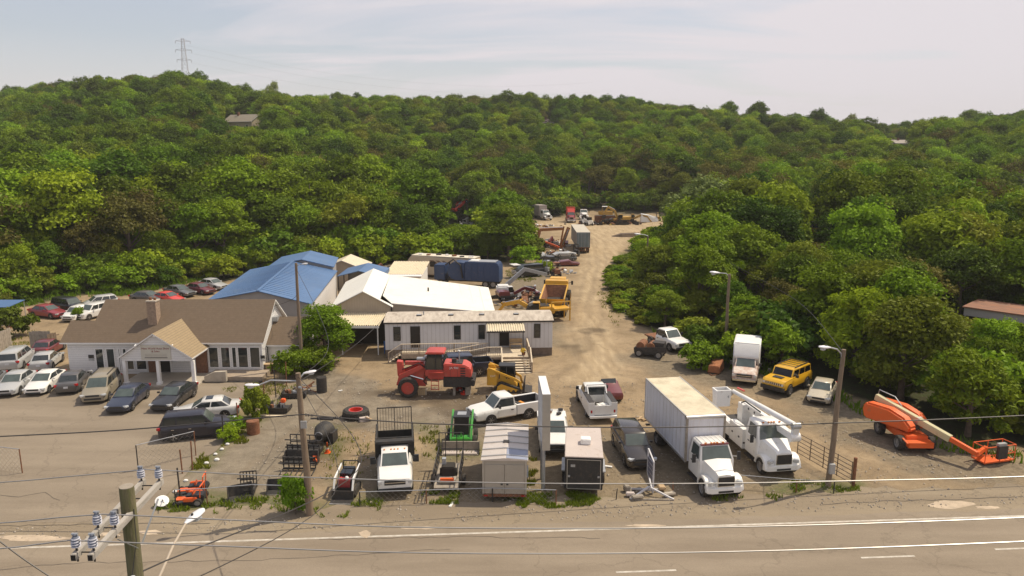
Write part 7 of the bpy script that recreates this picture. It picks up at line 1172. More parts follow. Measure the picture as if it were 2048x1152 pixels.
# rusty wedge, tarp, old machine at right edge
t = thing('rusty_wedge_trailer', 'small upturned rust-orange metal trailer shell by the bush', 'trailer shell', at(1431, 743), 1.1); M('rust_bright', (.33, .13, .055), .85, 0, .25, 2); mb = MB(); mb.loft([[(-.9, -.55, .1), (-.9, .55, .1), (-.9, .45, .75), (-.9, -.45, .75)], [(.9, -.6, .1), (.9, .6, .1), (.9, .5, .95), (.9, -.5, .95)]], 'rust_bright'); O('shell', mb, t, bev=.05); mb = MB(); mb.beam((-.9, -.5, .1), (-1.5, 0, .05), .06, .06, 'rust'); mb.beam((-.9, .5, .1), (-1.5, 0, .05), .06, .06, 'rust'); O('drawbar', mb, t)
t = thing('blue_tarpaulin', 'blue tarpaulin heap in the bushes left of the old box van', 'tarpaulin', at(1397, 692), 0); mb = MB(); [mb.ball((R.uniform(-.6, .6), R.uniform(-.3, .3), .4 + R.uniform(0, .4)), R.uniform(.35, .6), 'blue_plastic', 7, (1.2, .8, .6)) for _ in range(5)]; O('sheet', mb, t)
t = thing('black_paver_machine', 'black tracked machine with rusty drums in front of the white bedless truck', 'machine', at(1302, 712), radians(-25)); mb = MB(); mb.box(-1.5, 1.2, -.7, .7, .3, .9, 'black_body'); O('chassis', mb, t, bev=.05); mb = MB(); [mb.cyl((x, -.7, 1.05), (x, .7, 1.05), .4, 'rust', 14) for x in (-.9, .1)]; O('drum', mb, t); mb = MB(); mb.box(.2, 1.3, -.5, .5, .9, 1.5, 'dark_metal'); mb.beam((-1.5, -.7, .6), (1.6, -.8, 1.0), .06, .5, 'dark_metal'); O('engine_box', mb, t); [add_wheel(t, x, s * .75, .38, .25, 'steel_wheel', 0) for x in (-1.0, .9) for s in (-1, 1)]
# sandbagged sign frame by the road
def sign_frame():
    c = at(1298, 992); t = thing('sandbagged_sign_frame', 'white steel portable sign frame with empty dark panel on a weighted base', 'sign', c, 0)
    M('frame_white', (.56, .55, .56), .5, .1, .05); M('panel_dark', (.10, .11, .17), .4, 0, .2, 4)
    p1 = G(1306, 925, 2.2) ; top_n = ZAT(1308, 924, c.y + .2) - c; top_f = ZAT(1297, 897, c.y + 1.3) - c; bot_n = Vector((top_n.x, top_n.y, .9)); bot_f = Vector((top_f.x - .05, top_f.y, .9))
    mb = MB(); mb.beam(top_n, (top_n.x, top_n.y, .1), .09, .09, 'frame_white'); O('upright', mb, t); mb = MB(); mb.beam(top_f, (top_f.x, top_f.y, .9), .09, .09, 'frame_white'); mb.beam((top_f.x, top_f.y, .9), (top_n.x, top_n.y, .1), .08, .08, 'frame_white'); O('upright', mb, t); mb = MB(); mb.beam(top_n, top_f, .07, .07, 'frame_white'); O('top_bar', mb, t)
    for k in range(4): mb = MB(); z0 = top_n.z - .1 - k * .3; z1 = z0 - .24; mb.add([(top_n.x + .01, top_n.y + .05, z0), (top_f.x + .01, top_f.y - .05, z0), (top_f.x + .01, top_f.y - .05, z1), (top_n.x + .01, top_n.y + .05, z1), (top_n.x - .02, top_n.y + .05, z0), (top_f.x - .02, top_f.y - .05, z0), (top_f.x - .02, top_f.y - .05, z1), (top_n.x - .02, top_n.y + .05, z1)], [(0, 1, 2, 3), (4, 7, 6, 5), (0, 4, 5, 1), (2, 6, 7, 3)], 'panel_dark' if k < 4 else 'frame_white'); O('letter_panel', mb, t); mb = MB(); mb.beam((top_n.x, top_n.y, z1 - .03), (top_f.x, top_f.y, z1 - .03), .03, .03, 'frame_white'); O('panel_rail', mb, t)
    B = [(-1.15, -.55), (-.95, .75), (.75, .65), (1.3, -.6)]
    for i, (a, b) in enumerate(B): mb = MB(); mb.beam((a, b, .08), (0, .15, .35 if i in (1, 2) else .5), .09, .09, 'frame_white'); O('brace', mb, t)
    for a, b in ((0, 3), (1, 2), (0, 1)): mb = MB(); mb.beam((*B[a], .06), (*B[b], .06), .1, .1, 'wood_grey' if a == 0 else 'frame_white'); O('base_beam', mb, t)
    blk = [((-1.2, .55, .2), (.32, .4, .35), 'wood_grey'), ((-1.1, -.1, .2), (.5, .3, .2), 'trailer_top'), ((.85, .75, .2), (.4, .6, .2), 'ply'), ((1.15, -.1, .15), (.7, .3, .14), 'concrete'), ((-.75, -.5, .12), (.7, .35, .12), 'wood_grey')]
    for i, (p, d, m_) in enumerate(blk): mb = MB(); mb.cbox((0, 0, d[2] / 2), d, m_, rz=R.uniform(-.4, .4)); tag(O('ballast_block', mb, None, (c.x + p[0], c.y + p[1], .05 + .03 * i), bev=.04), ['grey timber block at the rear left corner of the sign base', 'brown slab at the left of the sign base', 'yellow plywood-faced block at the right rear of the sign base', 'long pale concrete block at the right front of the sign base', 'flat grey board at the front left of the sign base'][i], 'block')
sign_frame()
# ============================================================ poles, wires, fences, signs
M('cable', (.055, .05, .048), .5, .2, .1); M('cable_light', (.42, .40, .38), .4, .6, .1); M('porcelain', (.60, .60, .66), .25, 0, .05); M('insul_grey', (.20, .22, .27), .35, 0, .1); M('lamp_white', (.72, .72, .74), .4, .1, .05); M('weathered', (.38, .35, .31), .9, 0, .2, 3, .25, (.2, .18, .15), .5, stretch=(3, .3, 3)); M('moss_pole', (.16, .14, .075), .95, 0, .3, 4, .5, (.10, .12, .035), .6, stretch=(5, 5, .5))
def lamp_head(parent, p, d, sc=1.0, name='lamp_head'):
    p = Vector(p); d = Vector(d).normalized(); h = atan2(d.y, d.x); mb = MB(); mb.M = Matrix.Translation(p) @ Matrix.Rotation(h, 4, 'Z') @ Matrix.Rotation(-.12, 4, 'Y'); mb.loft([[(x, cos(a) * w_, sin(a) * z_) for a in [k * 2 * pi / 10 for k in range(10)]] for x, w_, z_ in ((-.05 * sc, .05 * sc, .05 * sc), (.15 * sc, .12 * sc, .09 * sc), (.45 * sc, .19 * sc, .11 * sc), (.75 * sc, .15 * sc, .08 * sc), (.85 * sc, .06 * sc, .04 * sc))], 'lamp_white', True, True, True); o = O(name, mb, parent)
    mb = MB(); mb.M = Matrix.Translation(p + Vector((0, 0, -.07 * sc))) @ Matrix.Rotation(h, 4, 'Z'); mb.ball((.5 * sc, 0, -.02 * sc), .14 * sc, 'lens', 8, (1.5, 1, .6)); O('lens', mb, o); mb = MB(); mb.M = Matrix.Translation(p) @ Matrix.Rotation(h, 4, 'Z'); mb.cyl((.3 * sc, 0, .1 * sc), (.3 * sc, 0, .2 * sc), .04 * sc, 'dark_metal', 8); O('photocell', mb, o); return o
def pole(name, label, base, top, r0, r1, mat='wood_pole', cat='utility pole'):
    t = thing(name, label, cat, base); mb = MB(); d = Vector(top) - Vector(base); mb.tube([(0, 0, -.3), d * .33 + Vector((.03, 0, 0)), d * .66 + Vector((-.02, .02, 0)), d], [r0, r0 * .7 + r1 * .3, r0 * .35 + r1 * .65, r1], mat, 14); O('shaft', mb, t, sharp=50); return t
# middle roadside pole
mb_ = G(620, 1030); mt = ZAT(596, 746, mb_.y - .0); T1 = pole('utility_pole', 'brown wooden utility pole with two lamp heads beside the stacked buckets', mb_, mt, .21, .13)
def on(t, px, py, Y=None): Y = Y if Y is not None else t.location.y; return ZAT(px, py, Y) - Vector(t.location)
a = on(T1, 599, 762); b = on(T1, 545, 757) + Vector((0, -.3, 0)); c = on(T1, 524, 764) + Vector((0, -.5, 0)); mb = MB(); mb.tube([a, on(T1, 570, 759) + Vector((0, -.2, 0)), b, c], .04, 'galv', 8); O('lamp_arm', mb, T1); lamp_head(T1, c, c - b, .8)
a = on(T1, 597, 775); c = on(T1, 601, 750) + Vector((.1, .3, 0)); mb = MB(); mb.tube([a, on(T1, 596, 760) + Vector((0, .1, 0)), c], .045, 'galv', 8); O('lamp_arm', mb, T1); lamp_head(T1, c, (1, .35, 0), .75)
mb = MB(); p = on(T1, 600, 772); mb.cyl(p + Vector((0, -.2, 0)), p + Vector((.15, -.25, .0)), .07, 'galv', 8); mb.box(-.16, .16, -.25, -.15, 5.1, 5.5, 'galv'); O('bracket', mb, T1)
# far pole near the annex
fb = G(604, 746); ft = ZAT(592, 526, fb.y); T2 = pole('far_utility_pole', 'slim tall grey-brown pole with single lamp in front of the blue roof', fb, ft, .17, .11); a = on(T2, 593, 531); c = on(T2, 604, 528) ; mb = MB(); mb.tube([a, c], .035, 'galv', 6); O('lamp_arm', mb, T2); lamp_head(T2, c, (1, -.1, 0), .6)
# right roadside pole
rb_ = G(1655, 975); rt = ZAT(1688, 699, rb_.y); T3 = pole('right_utility_pole', 'leaning wooden pole with curved street lamp arm beside the farm gate', rb_, rt, .175, .115)
a = on(T3, 1684, 728); mb = MB(); pts = [a, on(T3, 1683, 708), on(T3, 1672, 697) + Vector((0, -.15, 0)), on(T3, 1655, 692) + Vector((0, -.3, 0))]; mb.tube(pts, .045, 'galv', 8); O('lamp_arm', mb, T3); lamp_head(T3, pts[-1], (-1, -.25, 0), .85); mb = MB(); mb.box(-.1, .2, -.35, -.15, 1.0, 1.6, 'galv'); O('meter_box', mb, T3)
# lamps in the right woods
q = ZAT(1459, 548, 68); T4 = pole('woods_lamp_pole', 'lamp pole standing in the right woods above the green crowns', (q.x, q.y, 0), (q.x, q.y, q.z), .17, .12); mb = MB(); tp = Vector((0, 0, q.z)); mb.tube([tp + Vector((0, 0, -.3)), tp + Vector((-.3, 0, .05)), tp + Vector((-1.0, -.1, .12))], .05, 'galv', 6); O('lamp_arm', mb, T4); lamp_head(T4, tp + Vector((-1.0, -.1, .12)), (-1, -.1, 0), 1.1)
q = ZAT(1296, 472, 104); T5 = pole('drive_lamp_pole', 'far lamp pole in the trees where the dirt drive bends', (q.x, q.y, 0), (q.x, q.y, q.z), .15, .11); mb = MB(); tp = Vector((0, 0, q.z)); mb.tube([tp, tp + Vector((-.5, 0, .2)), tp + Vector((-1.1, 0, .25))], .05, 'lamp_white', 6); O('lamp_arm', mb, T5); lamp_head(T5, tp + Vector((-1.1, 0, .25)), (-1, 0, 0), 1.0)
# foreground pole with double cross-arm
PB = Vector((-7.13, 12.5, 0)); T0 = pole('foreground_power_pole', 'thick mossy power pole with double cross-arm and insulators in the foreground', PB, PB + Vector((-.0, .05, 13.62)), .19, .128, 'moss_pole')
mb = MB(); mb.cyl((0, .05, 13.60), (0, .05, 13.63), .125, 'wood_grey', 14); O('pole_top', mb, T0)
zA = 13.1
for k, (xa, xb) in enumerate(((-7.27, -7.50), (-6.99, -7.14))):
    mb = MB(); mb.beam(Vector((xa, 11.02, zA)) - PB, Vector((xb, 13.85, zA)) - PB, .095, .12, 'weathered'); ar = O('cross_arm', mb, T0, bev=.008); mb = MB(); mb.beam(Vector((xa, 11.015, zA)) - PB, Vector((xa, 11.03, zA)) - PB, .075, .1, 'interior'); O('end_grain', mb, ar)
    for j, Y_ in enumerate((11.15, 11.9, 13.75)):
        s = (Y_ - 11.02) / 2.83; x = xa + (xb - xa) * s; base = Vector((x, Y_, zA + .06)) - PB; mb = MB(); mb.cyl(base, base + Vector((0, 0, .1)), .018, 'dark_metal', 8); mb.cyl(base + Vector((0, 0, -.2)), base + Vector((0, 0, -.12)), .015, 'dark_metal', 6); O('pin', mb, T0)
        mb = MB(); z0 = .08
        for q_, r_ in ((.0, .075), (.045, .080), (.09, .078), (.135, .070)): mb.cyl(base + Vector((0, 0, z0 + q_)), base + Vector((0, 0, z0 + q_ + .012)), r_, 'porcelain', 16, r_ * .95); mb.cyl(base + Vector((0, 0, z0 + q_ + .012)), base + Vector((0, 0, z0 + q_ + .045)), r_ * .8, 'insul_grey', 16, r_ * .62)
        ins = O('insulator', mb, T0); mb = MB(); c = base + Vector((0, 0, z0 + .2)); mb.ball(c, .04, 'insul_grey', 8); mb.cyl(c + Vector((-.05, 0, .02)), c + Vector((.05, 0, .02)), .022, 'galv', 8); O('cap', mb, ins)
for Y_ in (11.2, 12.0, 13.1, 13.65): mb = MB(); s = (Y_ - 11.02) / 2.83; mb.cyl(Vector((-7.27 - .23 * s, Y_, zA)) - PB, Vector((-6.99 - .15 * s, Y_, zA)) - PB, .012, 'dark_metal', 6); O('spacer_bolt', mb, T0)
for s in (-1, 1): mb = MB(); mb.beam(Vector((-6.93, 12.5 + s * .75, zA - .08)) - PB, (.16, s * .08, 12.45), .035, .008, 'galv'); O('brace', mb, T0)
mb = MB(); mb.cyl((.12, -.30, 10.9), (.12, -.30, 11.75), .22, 'galv', 16); O('transformer', mb, T0); mb = MB()
for z in range(5): mb.cyl((.1, -.25, 11.77 + z * .045), (.1, -.25, 11.79 + z * .045), .05, 'porcelain', 10)
O('bushing', mb, T0); mb = MB(); mb.tube([(.1, -.25, 12.0), (.16, -.1, 12.6), (.12, 0, 13.2)], .008, 'cable', 5); mb.tube([(0, -.3, 11.8), (-.3, -.3, 12.0), (-.42, -.3, 11.7)], .012, 'cable', 5); O('jumper_wire', mb, T0); mb = MB(); mb.cyl((-.16, -.38, 11.5), (-.14, -.36, 11.95), .06, 'porcelain', 10); O('lightning_arrester', mb, T0)
# lamp arm reaching over the road in the foreground
LA = G(318, 1156, 10.0); LB = G(372, 1046, 10.35); t = thing('road_lamp_arm', 'pale street lamp on a long curved arm crossing the foreground road', 'street lamp', LA); mb = MB(); d = LB - LA; mb.tube([(-.7, -2.6, -.9), (-.3, -1.2, -.3), (0, 0, 0), d * .5 + Vector((.02, 0, .12)), d], [.035, .035, .033, .03, .028], 'wall_beige', 8); O('arm', mb, t); hd = lamp_head(t, d, (.35, 1, 0), .75)
mb = MB(); mb.tube([(-.7, -2.6, -.9), (-1.2, -2.9, -5), (-1.2, -2.9, -10)], .12, 'moss_pole', 8); O('shaft', mb, t)
# wires ------------------------------------------------------------------
def wire(pts, r, lab, m_='cable', grp=None, name='power_line'):
    """smooth curve through the given points"""
    P = [Vector(p) for p in pts]; out = []
    for i in range(len(P) - 1):
        p0 = P[max(i - 1, 0)]; p1 = P[i]; p2 = P[i + 1]; p3 = P[min(i + 2, len(P) - 1)]
        for k in range(10): u = k / 10; out.append(.5 * ((2 * p1) + (-p0 + p2) * u + (2 * p0 - 5 * p1 + 4 * p2 - p3) * u * u + (-p0 + 3 * p1 - 3 * p2 + p3) * u ** 3))
    out.append(P[-1]); mb = MB(); mb.tube(out, r, m_, 5); return tag(O(name, mb), lab, 'wire', grp)
def wpts(px, Y): return [ZAT(x, y, Y if not callable(Y) else Y(x)) for x, y in px]
lin = lambda a, b: (lambda x: a + (b - a) * (x - 285) / 1763)
wire(wpts([(-260, 980), (0, 965), (150, 952), (285, 940), (313, 940), (620, 955), (1024, 966), (1400, 967), (1740, 961), (2048, 953), (2400, 935)], lin(13.78, 13.9)), .0115, 'pale overhead wire from the far pair of insulators on the foreground pole', 'cable_light')
wire(wpts([(-260, 1060), (0, 1046), (120, 1035), (188, 1030), (223, 1029), (460, 1040), (800, 1054), (1200, 1057), (1600, 1051), (2048, 1035), (2400, 1015)], lin(11.9, 12.1)), .0115, 'overhead wire from the middle pair of insulators on the foreground pole', 'cable_light')
wire(wpts([(-260, 1112), (0, 1097), (80, 1088), (130, 1082), (172, 1082), (460, 1093), (800, 1105), (1200, 1107), (1600, 1100), (2048, 1083), (2400, 1065)], lin(11.15, 11.4)), .0115, 'overhead wire from the nearest pair of insulators on the foreground pole', 'cable_light')
wire(wpts([(-300, 887), (0, 873), (200, 863), (360, 851), (520, 836), (606, 829)], 36.3), .035, 'thick dark cable running left from the lamp pole over the car lot', 'cable'); Ya = lambda x: 36.3 + (39.9 - 36.3) * (x - 606) / (1676 - 606)
wire(wpts([(606, 829), (720, 839), (900, 849), (1240, 855), (1500, 852), (1676, 846)], Ya), .035, 'thick dark cable strung between the two roadside poles', 'cable'); wire(wpts([(1676, 846), (1850, 840), (2048, 831), (2400, 812)], lambda x: 39.9 + (x - 1676) * .003), .035, 'thick dark cable running right from the gate pole', 'cable')
t = thing('splice_enclosure', 'dark splice box hanging on the thick cable right of the lamp pole', 'cable box', ZAT(650, 837, 36.45)); mb = MB(); mb.cyl((-.42, 0, 0), (.42, 0, -.03), .085, 'cable', 12); O('case', mb, t); 
for s in (-1, 1): mb = MB(); mb.cyl((s * .45, 0, 0), (s * .75, 0, .0), .05, 'cable', 8); O('end_seal', mb, t)
for i, x in enumerate((612, 617, 624, 671, 680)): mb = MB(); p = ZAT(x, 830 + (x - 606) * .1, 36.4); mb.box(-.02, .02, -.02, .02, -.05, .1, 'cable'); tag(O('cable_clip', mb, None, p), 'small clips on the thick cable beside the lamp pole', 'clip', 'clips on the cable')
# service drops
wire([mt + Vector((0, 0, -.3)), Vector((-13, 50, 6.3)), Vector(ft) + Vector((0, 0, -.5))], .018, 'thin service wire between the lamp pole and the slim far pole'); wire([mt + Vector((0, 0, -.5)), Vector((-12.2, 55, 4.6)), Vector((-12.0, 66.7, 3.9))], .02, 'thin wire dropping from the lamp pole to the mobile office'); wire([mt + Vector((0, 0, -.2)), Vector((-5.5, 25, 8.5)), PB + Vector((.1, 0, 11.9))], .016, 'diagonal wire from the foreground pole up to the lamp pole'); wire([mt + Vector((0, 0, -.4)), Vector((-6.4, 25, 7.6)), PB + Vector((.1, 0, 11.2))], .013, 'second thin diagonal wire below the foreground pole wire')
wire([Vector(ft) + Vector((0, 0, -.8)), Vector((-19.5, 64.5, 6.5)), Vector((-22.2, 66, 5.2))], .018, 'thin service wire from the slim pole to the brown-roofed house'); wire([rt + Vector((0, 0, -.2)), Vector((24, 60, 7.0)), Vector((T4.location.x, T4.location.y, 9))], .018, 'thin wire from the right roadside pole to the woods lamp'); wire(wpts([(0, 1083), (50, 1120), (110, 1160)], 11.5), .012, 'thin dark wire at the lower left corner')
# transmission conductors from the tower
tp0 = Vector(TW.location)
for i, (s_, z_, lab) in enumerate(((-1, .97, 'hair-thin transmission conductor at the top right of the ridge tower'), (1, .86, 'hair-thin middle transmission conductor right of the ridge tower'), (1, .74, 'hair-thin lowest transmission conductor right of the ridge tower'))):
    p = tp0 + Vector((s_ * 3, 0, z_ * TH_ - 1.5)); e = Vector((60 + i * 15, 560, 66 - i * 6)); mid_ = (p + e) / 2 + Vector((0, 0, -11)); wire([p, p.lerp(mid_, .5) + Vector((0, 0, -3)), mid_, mid_.lerp(e, .5) + Vector((0, 0, -3)), e], .028, lab, 'steel_far')
# ------------------------------------------------------------ tall roadside sign seen edge-on
M('sign_face', (.48, .48, .48), .5, 0, .08, 1.2, .4, (.30, .27, .24), stretch=(2, 2, .3)); sb_ = at(1086, 979); t = thing('pylon_sign', 'tall double-sided sign cabinet on a steel post, seen edge-on beside the road', 'sign', sb_)
mb = MB(); mb.cyl((0, 0, 0), (0, 0, 3.0), .12, 'galv', 14); mb.cyl((-.02, 1.4, 0), (-.02, 1.4, 3.0), .1, 'galv', 12); O('post', mb, t)
mb = MB(); mb.M = Matrix.Rotation(radians(2), 4, 'Z'); mb.box(-.08, .34, -.35, 3.1, 2.6, 5.95, 'sign_face'); cbn = O('cabinet', mb, t, bev=.015); mb = MB(); mb.M = Matrix.Rotation(radians(2), 4, 'Z'); [mb.box(-.1, .36, y, y + .04, 2.59, 5.97, 'alum') for y in (-.36, 3.07)]; mb.box(-.1, .36, -.3, 3.05, 5.951, 5.97, 'white_gloss'); O('retainer_frame', mb, cbn)
mb = MB(); mb.M = Matrix.Rotation(radians(2), 4, 'Z'); mb.box(-.095, -.085, -.2, 2.95, 2.8, 5.75, 'plate'); O('sign_panel', mb, cbn)
M('gate_brown', (.12, .085, .06), .7, .2, .25, 4)
g0 = at(1594, 912); g1 = at(1701, 974); t = thing('farm_gate', 'rusty tubular steel farm gate between the bucket truck and the right pole', 'gate', g0, atan2(g1.y - g0.y, g1.x - g0.x)); L_ = (g1 - g0).length
for k in range(6): mb = MB(); z = .25 + k * .26; mb.tube([(0, 0, z), (L_, 0, z)], .022, 'gate_brown', 6); O('rail', mb, t)
for k in range(5): mb = MB(); x = L_ * k / 4; mb.beam((x, 0, .2), (x, 0, 1.6), .05, .03, 'gate_brown'); O('stile', mb, t)
tag(O('gate_post', MB().cyl((0, 0, -.2), (0, 0, 1.85), .1, 'rust', 10), None, g1 + Vector((.15, 0, 0))), 'thick rusty post at the right end of the farm gate', 'post')
# ------------------------------------------------------------ chain-link fences
m, nt, b = _mat('chain_link'); MATS['chain_link'] = m
b.inputs['Base Color'].default_value = (.30, .28, .25, 1); b.inputs['Metallic'].default_value = .5; b.inputs['Roughness'].default_value = .5
def mesh_net(p, q, z0, z1, step=.32, r=.007):
    p = Vector(p); q = Vector(q); L = (q - p).length; H = z1 - z0; d = (q - p) / L; mb = MB(); n = int((L + H) / step)
    for i in range(n):
        s = i * step - H
        for sg in (1, -1):
            a0, a1 = (max(0, s), min(L, s + H)); 
            if a1 <= a0: continue
            za, zb = (a0 - s, a1 - s) if sg > 0 else (H - (a0 - s), H - (a1 - s)); mb.beam(p + d * a0 + Vector((0, 0, z0 + za)), p + d * a1 + Vector((0, 0, z0 + zb)), r, r, 'chain_link')
    return mb
def chain_fence(name, label, pts, h, top=True, posts=None, mid=None, net=True, cat='fence'):
    P = [at(*p) for p in pts]; t = thing(name, label, cat, P[0])
    for i, p in enumerate(P): mb = MB(); mb.cyl(p - P[0] + Vector((0, 0, -.1)), p - P[0] + Vector((0, 0, h)), .035, 'rust' if (i % 2) else 'dark_metal', 8); O('post', mb, t)
    for a, b_ in zip(P[:-1], P[1:]):
        if top: mb = MB(); mb.tube([a - P[0] + Vector((0, 0, h)), b_ - P[0] + Vector((0, 0, h))], .022, 'galv', 6); O('top_rail', mb, t)
        if net: O('wire_mesh', mesh_net(a - P[0], b_ - P[0], .05, h), t, kind='stuff')
    return t
chain_fence('lot_gate', 'chain-link gate panel closing the car lot near the foreground insulators', [(277, 942), (392, 912)], 1.7); chain_fence('left_lot_fence', 'chain-link fence panel at the far left edge of the car lot', [(-90, 930), (45, 947)], 1.6)
chain_fence('roadside_fence', 'low galvanised rail fence along the road in front of the mowers', [(352, 1013), (415, 1010), (505, 1002), (580, 1004)], 1.0, net=False)
chain_fence('yard_front_fence', 'low chain-link fence along the road in front of the dump truck and trailers', [(720, 1012), (853, 1008), (985, 1004), (1112, 1008)], .85); chain_fence('right_front_fence', 'low sagging wire fence in front of the bucket truck', [(1475, 975), (1592, 985), (1667, 988)], .8)
for i, (px, py, h_, lab) in enumerate(((361, 998, 1.9, 'tall rusty post left of the orange mowers'), (385, 940, 1.9, 'dark post at the right side of the car-lot gate'), (365, 948, 1.6, 'thin post in the middle of the lot gate opening'), (447, 887, 2.0, 'post in front of the dark vehicle hood'), (478, 862, 2.1, 'post just left of the rusty drum'), (529, 812, 2.0, 'post with vines left of the engine tray'), (552, 795, 2.3, 'tall thin post behind the engine tray'), (573, 772, 2.1, 'post beside the annex weeds'), (1346, 990, .8, 'short stake right of the sandbagged sign'), (1232, 1000, .7, 'leaning stake left of the sandbagged sign'))):
    mb = MB(); mb.cyl((0, 0, -.1), (.05 if i % 2 else -.03, 0, h_), .045 if i < 8 else .03, 'rust' if i % 3 else 'dark_metal', 8); tag(O('fence_post', mb, None, at(px, py)), lab, 'post', 'bare posts of the old lot fence' if i < 8 else None)
t = thing('leaning_lattice', 'small barred panel leaning on the ground right of the dump truck', 'panel', at(838, 1008), radians(80)); mb = MB()
for k in range(4): mb.beam((0, -.3 + k * .2, .03), (1.5, -.3 + k * .2, .5), .025, .025, 'dark_metal')
O('bars', mb, t); mb = MB(); [mb.beam((x, -.3, .03 + x * .31), (x, .3, .03 + x * .31), .025, .025, 'dark_metal') for x in (0, .75, 1.5)]; O('crossbar', mb, t)
# wooden privacy fences by the lot
def plank_fence(name, label, p, q, h, m_='wood_grey', wd=.3):
    p = at(*p); q = at(*q); L = (q - p).length; t = thing(name, label, 'fence', p, atan2(q.y - p.y, q.x - p.x)); n = int(L / wd)
    for k in range(n): mb = MB(); hh = h * R.uniform(.96, 1.02); mb.box(k * wd + .012, (k + 1) * wd - .012, -.02, .012, 0, hh, m_); O('plank', mb, t)
    mb = MB(); [mb.box(0, L, .014, .07, z, z + .09, m_) for z in (.3, h * .5, h - .35)]; O('rail', mb, t)
plank_fence('grey_plank_fence', 'weathered grey plank fence left of the white house', (62, 702), (106, 702), 2.0); plank_fence('dark_plank_gate', 'dark weathered plank gate next to the grey plank fence', (98, 706), (122, 700), 1.9, 'wood_pole'); plank_fence('left_plank_fence', 'leaning wooden fence at the far left edge', (-60, 728), (28, 690), 1.9)
# blue canopy
t = thing('blue_canopy', 'faded blue pop-up canopy at the far left behind the lot', 'canopy', at(10, 648)); mb = MB(); slab(mb, [(-3, -1.5, 2.3), (1.6, -1.5, 2.3), (1.6, 1.5, 2.5), (-3, 1.5, 2.5)], 'blue_metal', .06, 'blue_metal'); O('roof', mb, t); 
for x, y in ((1.5, -1.4), (1.5, 1.4), (-2.9, -1.4)): mb = MB(); mb.cyl((x, y, 0), (x, y, 2.35), .04, 'galv', 6); O('leg', mb, t)
junk('canopy_clutter', 'clutter of small items below the blue canopy', 'clutter', 12, 655, 14, (2, 1), ['rust', 'white_flat', 'galv', 'wood_grey'], .6, .6)
# small white stones along the lot edge
for i, (px, py) in enumerate(((455, 890), (444, 900), (431, 910), (413, 928), (434, 921), (452, 853), (350, 985), (372, 963))):
    mb = MB(); mb.ball((0, 0, .07), R.uniform(.10, .17), 'white_flat', 7, (1.3, 1, .7)); tag(O('white_rock', mb, None, at(px, py)), 'small white painted rock along the weedy edge of the car lot', 'rock', 'white rocks edging the car lot')
for i, (px, py, lab) in enumerate(((690, 781, 'scrap of white litter left of the red loader'), (1290, 840, 'splintered yellow boards behind the box truck'), (907, 1012, 'pale stone at the road edge before the tan trailer'), (1222, 935, 'small litter left of the black pickup'))):
    mb = MB(); [mb.cbox((R.uniform(-.4, .4), R.uniform(-.3, .3), .06 + k * .03), (R.uniform(.2, .6), R.uniform(.1, .2), .05), 'ply' if i == 1 else 'white_flat', rz=R.random() * 3) for k in range(5 if i == 1 else 1)]; tag(O('litter', mb, None, at(px, py), kind='thing'), lab, 'litter')
# ============================================================ vegetation
def leaf_mat(name, c1, c2, tr=.35):
    m = bpy.data.materials.new(name); m.use_nodes = True; nt = m.node_tree; nt.nodes.clear(); MATS[name] = m
    oi = nd(nt, 'ShaderNodeObjectInfo'); n = noise(nt, .9, 3, .6)
    a = nd(nt, 'ShaderNodeMath', operation='MULTIPLY_ADD'); lk(nt, oi.outputs['Random'], a.inputs[0]); a.inputs[1].default_value = .75; a.inputs[2].default_value = -.25
    b = nd(nt, 'ShaderNodeMath', operation='ADD'); lk(nt, a.outputs[0], b.inputs[0]); lk(nt, n, b.inputs[1]); c = mixc(nt, ramp(nt, b.outputs[0], .15, .95), c1, c2)
    ad = nd(nt, 'ShaderNodeMath', operation='MULTIPLY_ADD'); lk(nt, oi.outputs['Random'], ad.inputs[0]); ad.inputs[1].default_value = .5; ad.inputs[2].default_value = .75; fr = nd(nt, 'ShaderNodeMath', operation='PINGPONG'); lk(nt, ad.outputs[0], fr.inputs[0]); fr.inputs[1].default_value = 1.25
    hs = nd(nt, 'ShaderNodeHueSaturation'); r2 = nd(nt, 'ShaderNodeMath', operation='MULTIPLY'); lk(nt, oi.outputs['Random'], r2.inputs[0]); r2.inputs[1].default_value = 37.7; f2 = nd(nt, 'ShaderNodeMath', operation='FRACT'); lk(nt, r2.outputs[0], f2.inputs[0])
    h_ = ramp(nt, f2.outputs[0], 0, 1, .478, .512); lk(nt, h_, hs.inputs['Hue']); r3 = nd(nt, 'ShaderNodeMath', operation='MULTIPLY'); lk(nt, oi.outputs['Random'], r3.inputs[0]); r3.inputs[1].default_value = 91.3; f3 = nd(nt, 'ShaderNodeMath', operation='FRACT'); lk(nt, r3.outputs[0], f3.inputs[0]); lk(nt, ramp(nt, f3.outputs[0], 0, 1, .68, 1.32), hs.inputs['Value']); lk(nt, c, hs.inputs['Color'])
    d = nd(nt, 'ShaderNodeBsdfDiffuse'); t = nd(nt, 'ShaderNodeBsdfTranslucent'); lk(nt, hs.outputs[0], d.inputs[0]); lk(nt, hs.outputs[0], t.inputs[0]); mx_ = nd(nt, 'ShaderNodeMixShader'); mx_.inputs[0].default_value = tr * .8; lk(nt, d.outputs[0], mx_.inputs[1]); lk(nt, t.outputs[0], mx_.inputs[2])
    gl = nd(nt, 'ShaderNodeBsdfGlossy'); gl.inputs['Roughness'].default_value = .45; gl.inputs['Color'].default_value = (.6, .6, .55, 1); m2 = nd(nt, 'ShaderNodeMixShader'); m2.inputs[0].default_value = .015; lk(nt, mx_.outputs[0], m2.inputs[1]); lk(nt, gl.outputs[0], m2.inputs[2]); o = nd(nt, 'ShaderNodeOutputMaterial'); lk(nt, m2.outputs[0], o.inputs[0]); return name
